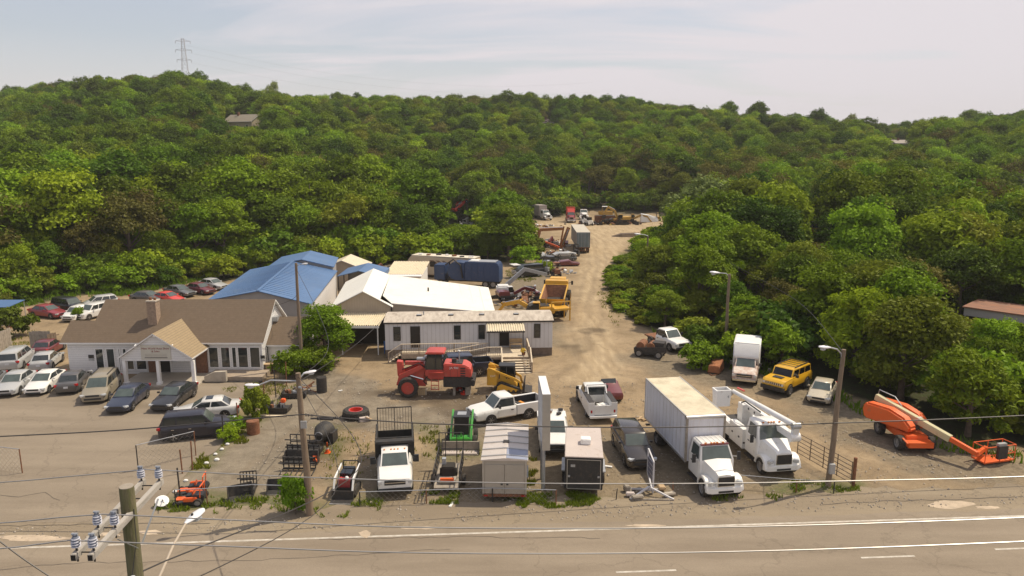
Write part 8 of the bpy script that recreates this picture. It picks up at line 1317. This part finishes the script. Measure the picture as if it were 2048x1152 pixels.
leaf_mat('leaf_mid', (.094, .165, .006), (.178, .275, .010)); leaf_mat('leaf_light', (.145, .240, .008), (.230, .335, .014)); leaf_mat('leaf_dark', (.054, .105, .007), (.106, .180, .009)); leaf_mat('leaf_olive', (.118, .152, .010), (.190, .235, .016)); leaf_mat('leaf_brown', (.110, .102, .020), (.165, .160, .028)); leaf_mat('leaf_pale', (.15, .20, .050), (.23, .28, .08))
M('bark', (.115, .085, .06), .95, 0, .3, 4); M('bark_grey', (.19, .165, .14), .95, 0, .25, 4)
def leaf_cloud(seed, centres, radii, n_each, size, flat=.8, up=.25, stretch=1.5):
    r = np.random.default_rng(seed); Vs = []
    for c, rad, n in zip(centres, radii, n_each):
        d = r.normal(size=(n, 3)); d /= np.linalg.norm(d, axis=1)[:, None]; d[:, 2] = np.where(d[:, 2] < -.3, -d[:, 2] * .6, d[:, 2]); k = r.random(n) ** .33; lump = 1 + .28 * np.sin(d[:, 0] * 5 + seed) * np.cos(d[:, 1] * 5 + seed * 2)
        p = c + d * (rad * k * lump)[:, None] * np.array([1, 1, flat]); nrm = d * .7 + r.normal(size=(n, 3)) * .5 + np.array([0, 0, up]); nrm /= np.linalg.norm(nrm, axis=1)[:, None]
        t = np.cross(nrm, r.normal(size=(n, 3))); t /= np.linalg.norm(t, axis=1)[:, None]; b = np.cross(nrm, t); s = size * (.55 + .9 * r.random(n))[:, None]
        q = np.stack([p - t * s * stretch * .5, p + b * s * .5 + nrm * s * .12, p + t * s * stretch * .5, p - b * s * .5 + nrm * s * .12], 1); Vs.append(q.reshape(-1, 3))
    V = np.concatenate(Vs); return V, np.arange(len(V)).reshape(-1, 4)
def limbs(seed, H, ch, centres, r0):
    """tapered trunk with limbs reaching to the leaf clumps"""
    rr = random.Random(seed); mb = MB(); lean = (rr.uniform(-.3, .3), rr.uniform(-.3, .3)); top = H * .8
    P = lambda s: Vector((lean[0] * s * s * 1.5, lean[1] * s * s * 1.5, top * s)); mb.tube([P(0) - Vector((0, 0, .4)), P(.15), P(.35), P(.6), P(.85), P(1)], [r0 * 1.35, r0, r0 * .8, r0 * .55, r0 * .3, r0 * .1], 'bark', 7)
    for c in centres[:: max(1, len(centres) // 9)]:
        c = Vector(c); s = min(.8, max(.15, (c.z - 1.2) / top * .75)); a = P(s); m_ = a.lerp(c, .55) + Vector((0, 0, -.25)); mb.tube([a, m_, c], [r0 * .38, r0 * .22, r0 * .05], 'bark', 5)
    return mb
def make_proto(seed, kind, H):
    r = np.random.default_rng(seed)
    if kind == 'bush': n, Rx, Rz, zc, rad, ne, size = 18, .50 * H, .42 * H, .48 * H, .22 * H, 260, .060 * H
    elif kind == 'tall': n, Rx, Rz, zc, rad, ne, size = 46, .185 * H, .43 * H, .55 * H, .092 * H, 210, .019 * H
    elif kind == 'sparse': n, Rx, Rz, zc, rad, ne, size = 26, .30 * H, .33 * H, .60 * H, .10 * H, 150, .019 * H
    elif kind == 'willow': n, Rx, Rz, zc, rad, ne, size = 44, .28 * H, .40 * H, .53 * H, .10 * H, 230, .017 * H
    else: n, Rx, Rz, zc, rad, ne, size = 56, .275 * H, .365 * H, .59 * H, .105 * H, 225, .0195 * H
    cs, rs = [], []
    for i in range(n):
        d = r.normal(size=3); d /= np.linalg.norm(d); d[2] = abs(d[2]) * 1.1 - .35; k = .45 + .68 * r.random(); w_ = 1 if kind != 'tall' else (1.15 - .3 * d[2])
        cs.append(np.array([d[0] * Rx * k * w_, d[1] * Rx * k * w_, zc + d[2] * Rz * k])); rs.append(rad * (.55 + .95 * r.random()))
    cs.append(np.array([0, 0, zc])); rs.append(rad * 1.5)
    if kind != 'bush':
        for i in range(11 if kind != 'sparse' else 4): a = r.random() * 6.28; k = r.random(); cs.append(np.array([cos(a) * Rx * (.35 + .6 * k), sin(a) * Rx * (.35 + .6 * k), (.14 + .26 * r.random()) * H])); rs.append(rad * (.8 + .5 * r.random()))
    if kind == 'bush':
        for i in range(5): a = r.random() * 6.28; cs.append(np.array([cos(a) * Rx * .75, sin(a) * Rx * .75, max(.16 * H, zc - Rz * .95)])); rs.append(rad * .9)
    V, F_ = leaf_cloud(seed, cs, rs, [int(ne * (q / rad) ** 1.4) for q in rs], size, .85, .3, 1.5 if kind != 'willow' else 2.6)
    tr = limbs(seed, H, 0, [tuple(c) for c in cs], .020 * H + .04 if kind != 'bush' else .012 * H)
    return (V, F_, tr)
PK = []  # (crown mesh by material, trunk mesh, kind)
spec = [('round', 'leaf_mid'), ('round', 'leaf_dark'), ('round', 'leaf_light'), ('tall', 'leaf_mid'), ('tall', 'leaf_dark'), ('willow', 'leaf_light'), ('sparse', 'leaf_brown'), ('round', 'leaf_olive'), ('sparse', 'leaf_pale'), ('tall', 'leaf_olive'),
        ('bush', 'leaf_mid'), ('bush', 'leaf_light'), ('bush', 'leaf_olive'), ('bush', 'leaf_dark'), ('sparse', 'leaf_olive'), ('willow', 'leaf_mid')]
DESC = ['rounded mid-green', 'rounded dark green', 'broad bright green', 'tall mid-green', 'tall dark green', 'feathery yellow-green', 'sparse brownish', 'rounded olive', 'pale grey-green', 'tall olive', 'mid-green leafy', 'bright green leafy', 'olive reddish-tipped', 'dark green leafy', 'thin olive', 'feathery mid-green']
for i, (k, lm) in enumerate(spec):
    H = 3.0 if k == 'bush' else 10.0; V, F_, tr = make_proto(40 + i, k, H); cm = np_mesh('crown', V, F_, [lm], False); tm = tr.mesh('trunk', 60, 0, False); PK.append((cm, tm, k, H))
def plant(i, x, y, h, label, cat, group=None, name=None, rz=None, wide=1.0):
    cm, tm, k, H = PK[i]; s = h / H; z = tz(x, y) - .05
    t = thing(name or {'bush': 'bush'}.get(k, 'tree'), label, cat, (x, y, z), R.uniform(0, 6.28) if rz is None else rz, group); t.scale = (s * wide * R.uniform(.92, 1.1), s * wide * R.uniform(.92, 1.1), s)
    link('trunk', tm, t); link('crown', cm, t); return t
KEEP = []
def ridge_tree(i, px, pytop, Y, label, wide=1.0):
    q = ZAT(px, pytop, Y); h = max(5, q.z - tz(q.x, Y)) / .97; KEEP.append((q.x, Y, 2.5)); plant(i, q.x, Y, h, label, 'tree', None, None, None, wide * 12 / max(h, 12) * 1.2)
# named individual trees (position marks: foot of trunk in the picture, top in the picture)
def plant_px(i, px, py, pytop, label, name=None, cat='tree', wide=1.0, Y=None):
    g = at(px, py); 
    for _ in range(3): h = ZAT(px, pytop, g.y).z - tz(g.x, g.y)
    KEEP.append((g.x, g.y, 2.0)); return plant(i, g.x, g.y, max(1.2, h * 1.06), label, cat, None, name, None, wide)
for a_ in ((1, 392, 137, 372, 'big dark round tree on the ridge right of the transmission tower', 1.5), (0, 335, 146, 380, 'pale green ridge tree left of the transmission tower', 1.4), (0, 440, 162, 350, 'wide mid-green tree below the ridge right of the tower', 1.6), (8, 541, 156, 380, 'lone spreading tree standing above the left-centre ridge', 1.2), (1, 500, 178, 300, 'dark tree beside the tan hillside house', 1.4), (6, 915, 187, 385, 'bare-looking brown tree on the middle ridge'  , 1.0), (1, 925, 186, 380, 'dark bushy tree on the middle ridge', 1.3), (1, 1022, 178, 378, 'darkest tall tree at the centre of the skyline', 1.5), (1, 1222, 187, 375, 'dark broad tree on the skyline above the back lot', 1.7), (3, 1460, 196, 370, 'tall skyline tree right of centre', 1.2), (0, 1518, 202, 372, 'round skyline tree above the pale grey-green tree', 1.3), (4, 1636, 210, 350, 'tall dark skyline tree at the dip of the ridge', 1.3), (8, 1700, 222, 360, 'thin pale skyline tree in the dip of the ridge', 1.1), (0, 1945, 218, 365, 'broad skyline tree near the right edge', 1.6), (6, 100, 158, 380, 'twiggy brown tree at the left end of the ridge', 1.1), (6, 290, 146, 385, 'twiggy brown tree on the ridge left of the tower', 1.2)): ridge_tree(a_[0], a_[1], a_[2], a_[3], a_[4], a_[5])
t_ = plant_px(2, 652, 728, 606, 'bright green leafy tree growing against the white annex wall of the roadside house', wide=1.15)
plant_px(10, 622, 744, 690, 'low bright green shrub at the foot of the tree beside the annex', 'shrub', 'shrub', 1.3); plant_px(10, 590, 758, 700, 'weedy green shrub behind the tall junk posts', 'shrub', 'shrub', .9)
plant_px(12, 511, 838, 765, 'vine-covered brownish green shrub between the parked white sedan and the engine tray', 'vine_shrub', 'shrub', .55); plant_px(10, 470, 862, 838, 'bright green weeds beside the hood of the dark parked vehicle', 'weed_clump', 'weeds', 1.3); plant_px(10, 455, 880, 850, 'leafy weeds growing through the old fence posts', 'weed_clump', 'weeds', 1.0)
plant_px(10, 592, 1030, 950, 'bright green sapling thicket at the foot of the brown lamp pole', 'sapling', 'shrub', .55); plant_px(11, 1405, 735, 683, 'bright yellow-green willow shrub at the edge of the gravel by the blue tarpaulin', 'shrub', 'shrub', 1.15)
plant_px(0, 1462, 668, 562, 'leafy mid-green tree hiding the foot of the woods lamp pole', wide=1.1); plant_px(7, 1308, 585, 488, 'olive tree hiding the foot of the drive lamp pole', wide=1.1); plant_px(7, 1330, 655, 578, 'rounded olive tree at the right edge of the dirt drive', wide=1.3); plant_px(2, 1296, 560, 472, 'bushy bright green tree beside the far lamp where the drive bends', wide=1.1)
plant_px(2, 1018, 520, 405, 'broad bright green tree left of the orange excavator', wide=1.25); plant_px(7, 975, 520, 465, 'olive shrub tree in front of the broad tree by the scrap', wide=1.2); plant_px(10, 1050, 530, 490, 'green shrub directly behind the black and white van', 'shrub', 'shrub', 1.3); plant_px(11, 1085, 545, 520, 'light green scrub beside the drive wreck stack', 'shrub', 'shrub', 1.3)
plant_px(14, 718, 552, 510, 'thin yellowish sapling behind the white warehouse ridge', 'sapling', 'tree', 1.0)
plant_px(8, 1400, 520, 345, 'tall pale grey-green tree standing right of the back lot', wide=1.2); plant_px(2, 1530, 560, 415, 'large bright green tree in the middle of the right woods', wide=1.35); plant_px(2, 1430, 600, 455, 'broad bright green tree above the woods lamp pole', wide=1.35); plant_px(5, 1705, 752, 560, 'light green tree above the boom lift', wide=1.0)
plant_px(7, 1800, 800, 590, 'brownish olive tree right behind the boom lift', wide=1.1); plant_px(5, 1935, 872, 690, 'feathery yellow-green tree behind the boom lift basket', wide=1.15); plant_px(2, 1975, 800, 672, 'green tree in front of the rusty-roofed building at right', wide=.9); plant_px(12, 18, 675, 612, 'green shrub under the blue canopy at far left', 'shrub', 'shrub', 1.0); plant_px(11, 158, 642, 612, 'small weedy sapling in front of the white hatchback', 'sapling', 'shrub', .5)
plant_px(1, 392, 330 if 0 else 545, 300, 'tall dark tree rising behind the car lot hedge', wide=1.0) if 0 else None
# the woods ---------------------------------------------------------------
rg = np.random.default_rng(11)
def candidates():
    out = []
    # bushes and young growth along the clearing edge
    gx_ = np.arange(-110, 120, 3.3); gy_ = np.arange(48, 222, 3.3); X, Y = np.meshgrid(gx_, gy_); X = X + rg.uniform(-1.4, 1.4, X.shape); Y = Y + rg.uniform(-1.4, 1.4, Y.shape); D = -inside_dist(X, Y, CLEAR)
    vis = np.abs(X) < Y * .78 + 6; sel = vis & (D > 1.5) & (D < 8.5)
    out += [(x, y, d, 'edge') for x, y, d in zip(X[sel], Y[sel], D[sel])]
    gx_ = np.arange(-330, 340, 5.0); gy_ = np.arange(60, 440, 5.0); X, Y = np.meshgrid(gx_, gy_); X = X + rg.uniform(-2.4, 2.4, X.shape); Y = Y + rg.uniform(-2.4, 2.4, Y.shape); D = -inside_dist(X, Y, CLEAR)
    vis = np.abs(X) < Y * .78 + 10; sel = vis & (D > 6.5); out += [(x, y, d, 'wood') for x, y, d in zip(X[sel], Y[sel], D[sel])]
    return out
SIGHT = [(1184, 1345, 186, .0), (892, 952, 184, .6), (1608, 1636, 160, .6), (1240, 1262, 168, .3), (1262, 1304, 104, 5.6), (1428, 1462, 68, 7.3), (1946, 2120, 77, 2.2)]  # views left open over low growth: bearings, distance, height seen
def hcap(x, y):
    px = 1024 + FPX * x / (y * cos(PITCH) + 3); c = 99.
    for a, b, Yt, zt in SIGHT + [(1024 + 1433 * (hx - hw * .5) / hy, 1024 + 1433 * (hx + hw * .5) / hy, hy, HZS[(hx, hy)] + 2.2) for hx, hy, hw in HOUSES]:
        mg = FPX * (3.2 if Yt > 120 and Yt != 186 else 4.2 if Yt == 77 else 1.5) / y
        if a - mg < px < b + mg and y < Yt - 1: c = min(c, CAMH + (zt - CAMH) * y / Yt - tz(x, y))
    if px < 1300 and x > 8 and y < 130: return -1
    if px < 1345 and x > 8 and y < 140: c = min(c, 1.6 + max(0, px - 1225) * .03)
    return c
def blocked(x, y, kind):
    for kx, ky, kr in KEEP:
        if (x - kx) ** 2 + (y - ky) ** 2 < (kr + (1.0 if kind == 'edge' else 2)) ** 2: return True
    # old building at the right and its foreground
    ux, uy = cos(radians(-47)), sin(radians(-47)); dx, dy = x - 46, y - 72.5; u = dx * ux + dy * uy; v = -dx * uy + dy * ux
    if -2 < u < 18 and -5 < v < 7: return True
    for hx, hy, hw in HOUSES:
        if abs(x - hx) < hw * .6 and abs(y - hy) < 12: return True
    if abs(x + 23.5) < 15 and 88 < y < 107: return True
    if abs(x + 10) < 8 and 95 < y < 118: return True
    if (x + 13) ** 2 + (y - 184) ** 2 < 40 or (x - 65) ** 2 + (y - 160) ** 2 < 30: return True
    if (x - 20.2) ** 2 + (y - 68) ** 2 < 1.5 or (x - 19.2) ** 2 + (y - 104) ** 2 < 9: return True
    return False
C0 = [c for c in candidates() if not blocked(c[0], c[1], c[3])]
C0.sort(key=lambda c: c[1] * .92 + abs(c[0]) * .1 - (12 if c[3] == 'edge' else 0))
LM = [('the yellow off-road vehicle', 1570, 760), ('the tan sedan', 1640, 790), ('the old box van', 1490, 745), ('the boom lift turntable', 1770, 830), ('the boom lift basket', 1985, 900), ('the rusty-roofed building', 1990, 690), ('the white bedless truck', 1330, 690), ('the blue tarpaulin', 1397, 692), ('the narrow waist of the dirt drive', 1215, 560), ('the drive lamp pole', 1296, 560), ('the woods lamp pole', 1460, 600), ('the hidden yellow van', 1622, 468),
 ('the white tarpaulin', 1298, 446), ('the tan forklift', 1316, 446), ('the brown container', 1200, 442), ('the red semi tractor', 1143, 440), ('the grey box truck', 1090, 436), ('the orange excavator', 1062, 490), ('the black and white van', 1056, 545), ('the blue garbage truck', 960, 560), ('the motorhome', 860, 545), ('the tipped red car', 923, 446), ('the tan-roofed shed', 680, 530), ('the blue rear bay', 610, 520), ('the blue-roofed workshop', 500, 560), ('the maroon sedan', 400, 575), ('the bright red coupe', 338, 590), ('the small silver wagon', 200, 605), ('the dark red sedan', 90, 625), ('the blue canopy', 10, 640), ('the far left edge of the lot', -120, 640)]
LMW = [(n, G(a, b)) for n, a, b in LM]
def near(x, y):
    n, p = min(LMW, key=lambda q: (q[1].x - x) ** 2 + (q[1].y - y) ** 2); d = sqrt((p.x - x) ** 2 + (p.y - y) ** 2); side_ = 'behind' if y > p.y + 3 and y - p.y > abs(x - p.x) else ('left of' if x < p.x else 'right of'); return ('just ' if d < 7 else 'well ' if d > 22 else '') + side_ + ' ' + n
def size_w(h, a, b, c): return 'low ' if h < a else '' if h < b else 'taller ' if h < c else 'towering '
def region(x, y):
    if y < 120 and x < -20: return 'behind the dealership car lot hedge'
    if y < 130 and x > 15: return 'in the woods right of the dirt drive'
    if x < -12: return 'on the slope behind the blue-roofed workshop'
    if x < 40: return 'in the woods behind the back lot'
    return 'in the deep woods far to the right'
n_b = n_t = 0; FAR = []
for x, y, d, kd in C0:
    x, y, d = float(x), float(y), float(d); q = R.random(); clump = vn = float(vnoise(np.array([x]), np.array([y]), 22, 31)[0])
    if kd == 'edge':
        if n_b >= 250 or R.random() < .12: continue
        i = 10 + (int(q * 4) if R.random() > .45 else (1 if x < 0 else 2)); h = R.uniform(1.9, 3.4) + d * .25
        if y > 120: h += 1.2
        if d > 5: h += R.uniform(0, 1.5)
        if x > 20 and y < 75 and R.random() < .35: i = 5; h += 1.8
        h = min(h, hcap(x, y))
        if h < 1.0: continue
        reg = region(x, y); plant(i, x, y, h, ('low ' if h < 2.6 else '' if h < 3.8 else 'large ') + DESC[i] + (' shrub ' if i >= 10 and i < 14 else ' small tree ') + near(x, y), 'shrub' if 10 <= i < 14 else 'tree', 'edge growth ' + reg, 'bush' if 10 <= i < 14 else 'tree', wide=R.uniform(.9, 1.35)); n_b += 1
    else:
        q = q * .75 + clump * .35
        i = [0, 3, 3, 5, 2, 15, 1, 4, 0, 6, 0, 14, 7, 3][min(13, int(q * 13.5))] if y < 400 else R.choice([0, 1, 3, 4, 7, 6])
        if x > 25 and y > 130 and x < 130 and y < 250 and R.random() < .22: i = 6
        ed = min(1, d / 16); h = (6.0 + 6.4 * ed) * R.uniform(.68, 1.4)
        if x > 25 and y < 110: h *= .86
        if x < -20 and y < 160: h *= 1.08
        if y > 330: h *= .92
        if PK[i][2] == 'tall': h *= 1.1
        hc = hcap(x, y)
        if hc < h: h = hc; i = 10 + i % 4 if hc < 5 else i
        if h < 1.2: continue
        if n_t < 300 and y < 150: reg = region(x, y); plant(i, x, y, h, size_w(h, 7, 10, 13) + DESC[i] + ' tree ' + near(x, y), 'tree', 'trees ' + reg, 'tree', wide=R.uniform(.95, 1.2)); n_t += 1
        else: FAR.append((x, y, tz(x, y) - .1, h / PK[i][3], i, R.uniform(0, 6.28)))
print('bushes', n_b, 'trees', n_t, 'far', len(FAR))
VP_ = poly_px([(1214, 540), (1240, 520), (1268, 505), (1320, 500), (1322, 655), (1262, 652), (1232, 632), (1214, 595)]); k_ = 0
while k_ < 95:
    x = R.uniform(11, 27); y = R.uniform(76, 140)
    if float(inside_dist(np.array([x]), np.array([y]), VP_)[0]) > .2: i = R.choice([11, 12, 12, 10]); h = R.uniform(.8, 1.7); plant(i, x, y, h, ('bright' if i == 11 else 'reddish' if i == 12 else 'green') + ' low verge brush ' + near(x, y), 'shrub', 'low brush along the right verge of the drive', 'bush', wide=R.uniform(1.3, 1.9)); k_ += 1
# the rest of the woods: one mass that nobody could count
pc = bpy.data.collections.new('tree_kinds')
for i in range(16):
    cm, tm, k, H = PK[i]
    a = np.empty(len(cm.vertices) * 3, np.float32); cm.vertices.foreach_get('co', a); Vc = a.reshape(-1, 3); bv = [tuple(v.co) for v in tm.vertices]; bf = [tuple(p.vertices) for p in tm.polygons]
    Fc = np.arange(len(Vc)).reshape(-1, 4); Fc = Fc[rg.random(len(Fc)) < .8]; me = bpy.data.meshes.new('tree_kind'); me.from_pydata([tuple(v) for v in Vc] + bv, [], [tuple(f) for f in Fc.tolist()] + [tuple(j + len(Vc) for j in f) for f in bf]); me.materials.append(MATS[spec[i][1]]); me.materials.append(MATS['bark']); me.polygons.foreach_set('material_index', [0] * len(Fc) + [1] * len(bf)); me.update()
    o = bpy.data.objects.new('kind_%02d' % i, me); pc.objects.link(o)
fm = bpy.data.meshes.new('woods'); fm.from_pydata([f[:3] for f in FAR], [], [])
for nm, k in (('sc', 3), ('ki', 4), ('ro', 5)):
    at_ = fm.attributes.new(nm, 'FLOAT' if nm != 'ki' else 'INT', 'POINT'); at_.data.foreach_set('value', [f[k] for f in FAR])
fo = link('distant_woods', fm, kind='stuff'); ng = bpy.data.node_groups.new('woods', 'GeometryNodeTree'); ng.interface.new_socket('Geometry', in_out='INPUT', socket_type='NodeSocketGeometry'); ng.interface.new_socket('Geometry', in_out='OUTPUT', socket_type='NodeSocketGeometry')
gi = ng.nodes.new('NodeGroupInput'); go = ng.nodes.new('NodeGroupOutput'); ip = ng.nodes.new('GeometryNodeInstanceOnPoints'); ci = ng.nodes.new('GeometryNodeCollectionInfo'); ci.inputs['Collection'].default_value = pc; ci.inputs['Separate Children'].default_value = True; ci.inputs['Reset Children'].default_value = True
def na(n, t): q = ng.nodes.new('GeometryNodeInputNamedAttribute'); q.data_type = t; q.inputs['Name'].default_value = n; return q.outputs[0]
m2p = ng.nodes.new('GeometryNodeMeshToPoints'); ng.links.new(gi.outputs[0], m2p.inputs[0]); ng.links.new(m2p.outputs[0], ip.inputs['Points']); ng.links.new(ci.outputs[0], ip.inputs['Instance']); ip.inputs['Pick Instance'].default_value = True; ng.links.new(na('ki', 'INT'), ip.inputs['Instance Index'])
cx_ = ng.nodes.new('ShaderNodeCombineXYZ'); ng.links.new(na('ro', 'FLOAT'), cx_.inputs[2]); ng.links.new(cx_.outputs[0], ip.inputs['Rotation']); ng.links.new(na('sc', 'FLOAT'), ip.inputs['Scale']); ng.links.new(ip.outputs[0], go.inputs[0]); md = fo.modifiers.new('woods', 'NODES'); md.node_group = ng
# weeds and grass -----------------------------------------------------------
def grass(name, polys, n, h, lm, seed, wdt=.035):
    r = np.random.default_rng(seed); P = []
    for poly, dens in polys:
        W = poly_px(poly); xs = [p[0] for p in W]; ys = [p[1] for p in W]; k = int(n * dens); X = r.uniform(min(xs), max(xs), k); Y = r.uniform(min(ys), max(ys), k); s = (inside_dist(X, Y, W) + (vnoise(X, Y, .7, 4) - .5) * .9 > 0) & (vnoise(X, Y, .55, seed) > .48); P.append(np.stack([X[s], Y[s], np.zeros(s.sum())], 1))
    P = np.concatenate(P); k = len(P); a = r.uniform(0, 6.28, k); hh = h * r.uniform(.4, 1.3, k); t = np.stack([np.cos(a), np.sin(a), np.zeros(k)], 1) * wdt; ln = np.stack([r.normal(0, .35, k) * hh, r.normal(0, .35, k) * hh, hh], 1)
    V = np.stack([P - t, P + t, P + ln * .6 + t * .8, P + ln], 1).reshape(-1, 3); return link(name, np_mesh(name, V, np.arange(len(V)).reshape(-1, 4), [lm], False), kind='stuff')
grass('roadside_grass', [([(1010, 994), (1120, 985), (1215, 996), (1195, 1014), (1050, 1018)], 1.3), ([(1560, 958), (1650, 968), (1720, 968), (1725, 985), (1560, 988)], .5), ([(1455, 985), (1560, 990), (1555, 1004), (1400, 1004)], .25), ([(620, 1015), (770, 1000), (765, 1018), (640, 1040)], .35), ([(300, 1012), (420, 990), (590, 1000), (600, 1020), (300, 1030)], .8), ([(845, 985), (920, 985), (912, 1008), (850, 1010)], .35)], 4200, .22, 'leaf_olive', 5)
grass('yard_weeds', [([(836, 850), (900, 850), (960, 905), (900, 925), (836, 915)], .6), ([(385, 930), (440, 890), (480, 845), (530, 835), (500, 880), (440, 905), (400, 945)], 1.2), ([(1035, 915), (1075, 920), (1070, 985), (1030, 985)], .4), ([(640, 880), (690, 860), (740, 880), (720, 960), (650, 960)], .18), ([(1195, 590), (1215, 540), (1240, 640), (1230, 660)], .8), ([(1205, 600), (1250, 505), (1300, 560), (1280, 640)], 2.0), ([(1010, 540), (1080, 530), (1110, 540), (1060, 565), (1020, 560)], 1.2), ([(450, 775), (520, 765), (600, 775), (560, 815), (480, 820)], .5), ([(0, 668), (60, 660), (110, 668), (60, 690), (0, 700)], .4)], 4500, .22, 'leaf_olive', 8)
grass('hedge_weeds', [([(0, 622), (60, 612), (150, 595), (260, 592), (330, 577), (420, 562), (440, 556), (300, 566), (150, 582), (0, 606)], 1.5), ([(1300, 660), (1400, 715), (1480, 745), (1600, 765), (1740, 840), (1900, 905), (2048, 935), (2048, 915), (1900, 885), (1740, 815), (1600, 745), (1400, 690)], 1.6)], 9000, .55, 'leaf_mid', 9, .06)
def stones(name, poly, n, seed):
    r = np.random.default_rng(seed); W = poly_px(poly); xs = [p[0] for p in W]; ys = [p[1] for p in W]; X = r.uniform(min(xs), max(xs), n); Y = r.uniform(min(ys), max(ys), n); s = (inside_dist(X, Y, W) > 0) & (vnoise(X, Y, 1.4, seed) > .4); X, Y = X[s], Y[s]; k = len(X); sz = .02 + .06 * r.random(k) ** 3; O_ = np.array([(1, 0, 0), (0, 1, 0), (-1, 0, 0), (0, -1, 0), (0, 0, .8), (0, 0, -.5)])
    V = (np.stack([X, Y, np.full(k, .05)], 1)[:, None] + O_[None] * sz[:, None, None] * r.uniform(.6, 1.5, (k, 6, 1))).reshape(-1, 3); f = np.array([(0, 1, 4), (1, 2, 4), (2, 3, 4), (3, 0, 4)]); return link(name, np_mesh(name, V, (f[None] + (np.arange(k) * 6)[:, None, None]).reshape(-1, 3), ['stone'], False), kind='stuff')
M('stone', (.36, .31, .25), .95, 0, .35, 5)
stones('gravel', [(640, 760), (1150, 760), (1400, 760), (1740, 880), (2100, 980), (2100, 1010), (1600, 1020), (600, 1045), (420, 1040)], 9000, 61); stones('roadside_gravel', [(-100, 1060), (600, 1035), (2048, 985), (2048, 1010), (0, 1082)], 4000, 62)
# thin haze over the valley
HZ = bpy.data.materials.new('haze'); HZ.use_nodes = True; nt = HZ.node_tree; nt.nodes.clear(); pv = nd(nt, 'ShaderNodeVolumePrincipled'); pv.inputs['Color'].default_value = (.86, .86, .84, 1); pv.inputs['Density'].default_value = .00022; o = nd(nt, 'ShaderNodeOutputMaterial'); lk(nt, pv.outputs[0], o.inputs['Volume']); MATS['haze'] = HZ
if True: mb = MB(); mb.box(-1500, 1500, -300, 2000, -60, 100, 'haze'); O('haze', mb, kind='stuff')
# tell look-alikes apart by their order from the left
ORD = ['first', 'second', 'third', 'fourth', 'fifth', 'sixth', 'seventh', 'eighth', 'ninth', 'tenth', 'eleventh', 'twelfth']; BYL = {}
for o in scene.objects:
    if o.parent is None and o.get('label'): BYL.setdefault(o['label'], []).append(o)
for lab, os_ in BYL.items():
    n = len(os_)
    if 1 < n <= 12:
        os_.sort(key=lambda o: o.location.x / max(1, o.location.y))
        for k, o in enumerate(os_): o['label'] = lab + ', ' + ('left one' if n == 2 and k == 0 else 'right one' if n == 2 else ORD[k])
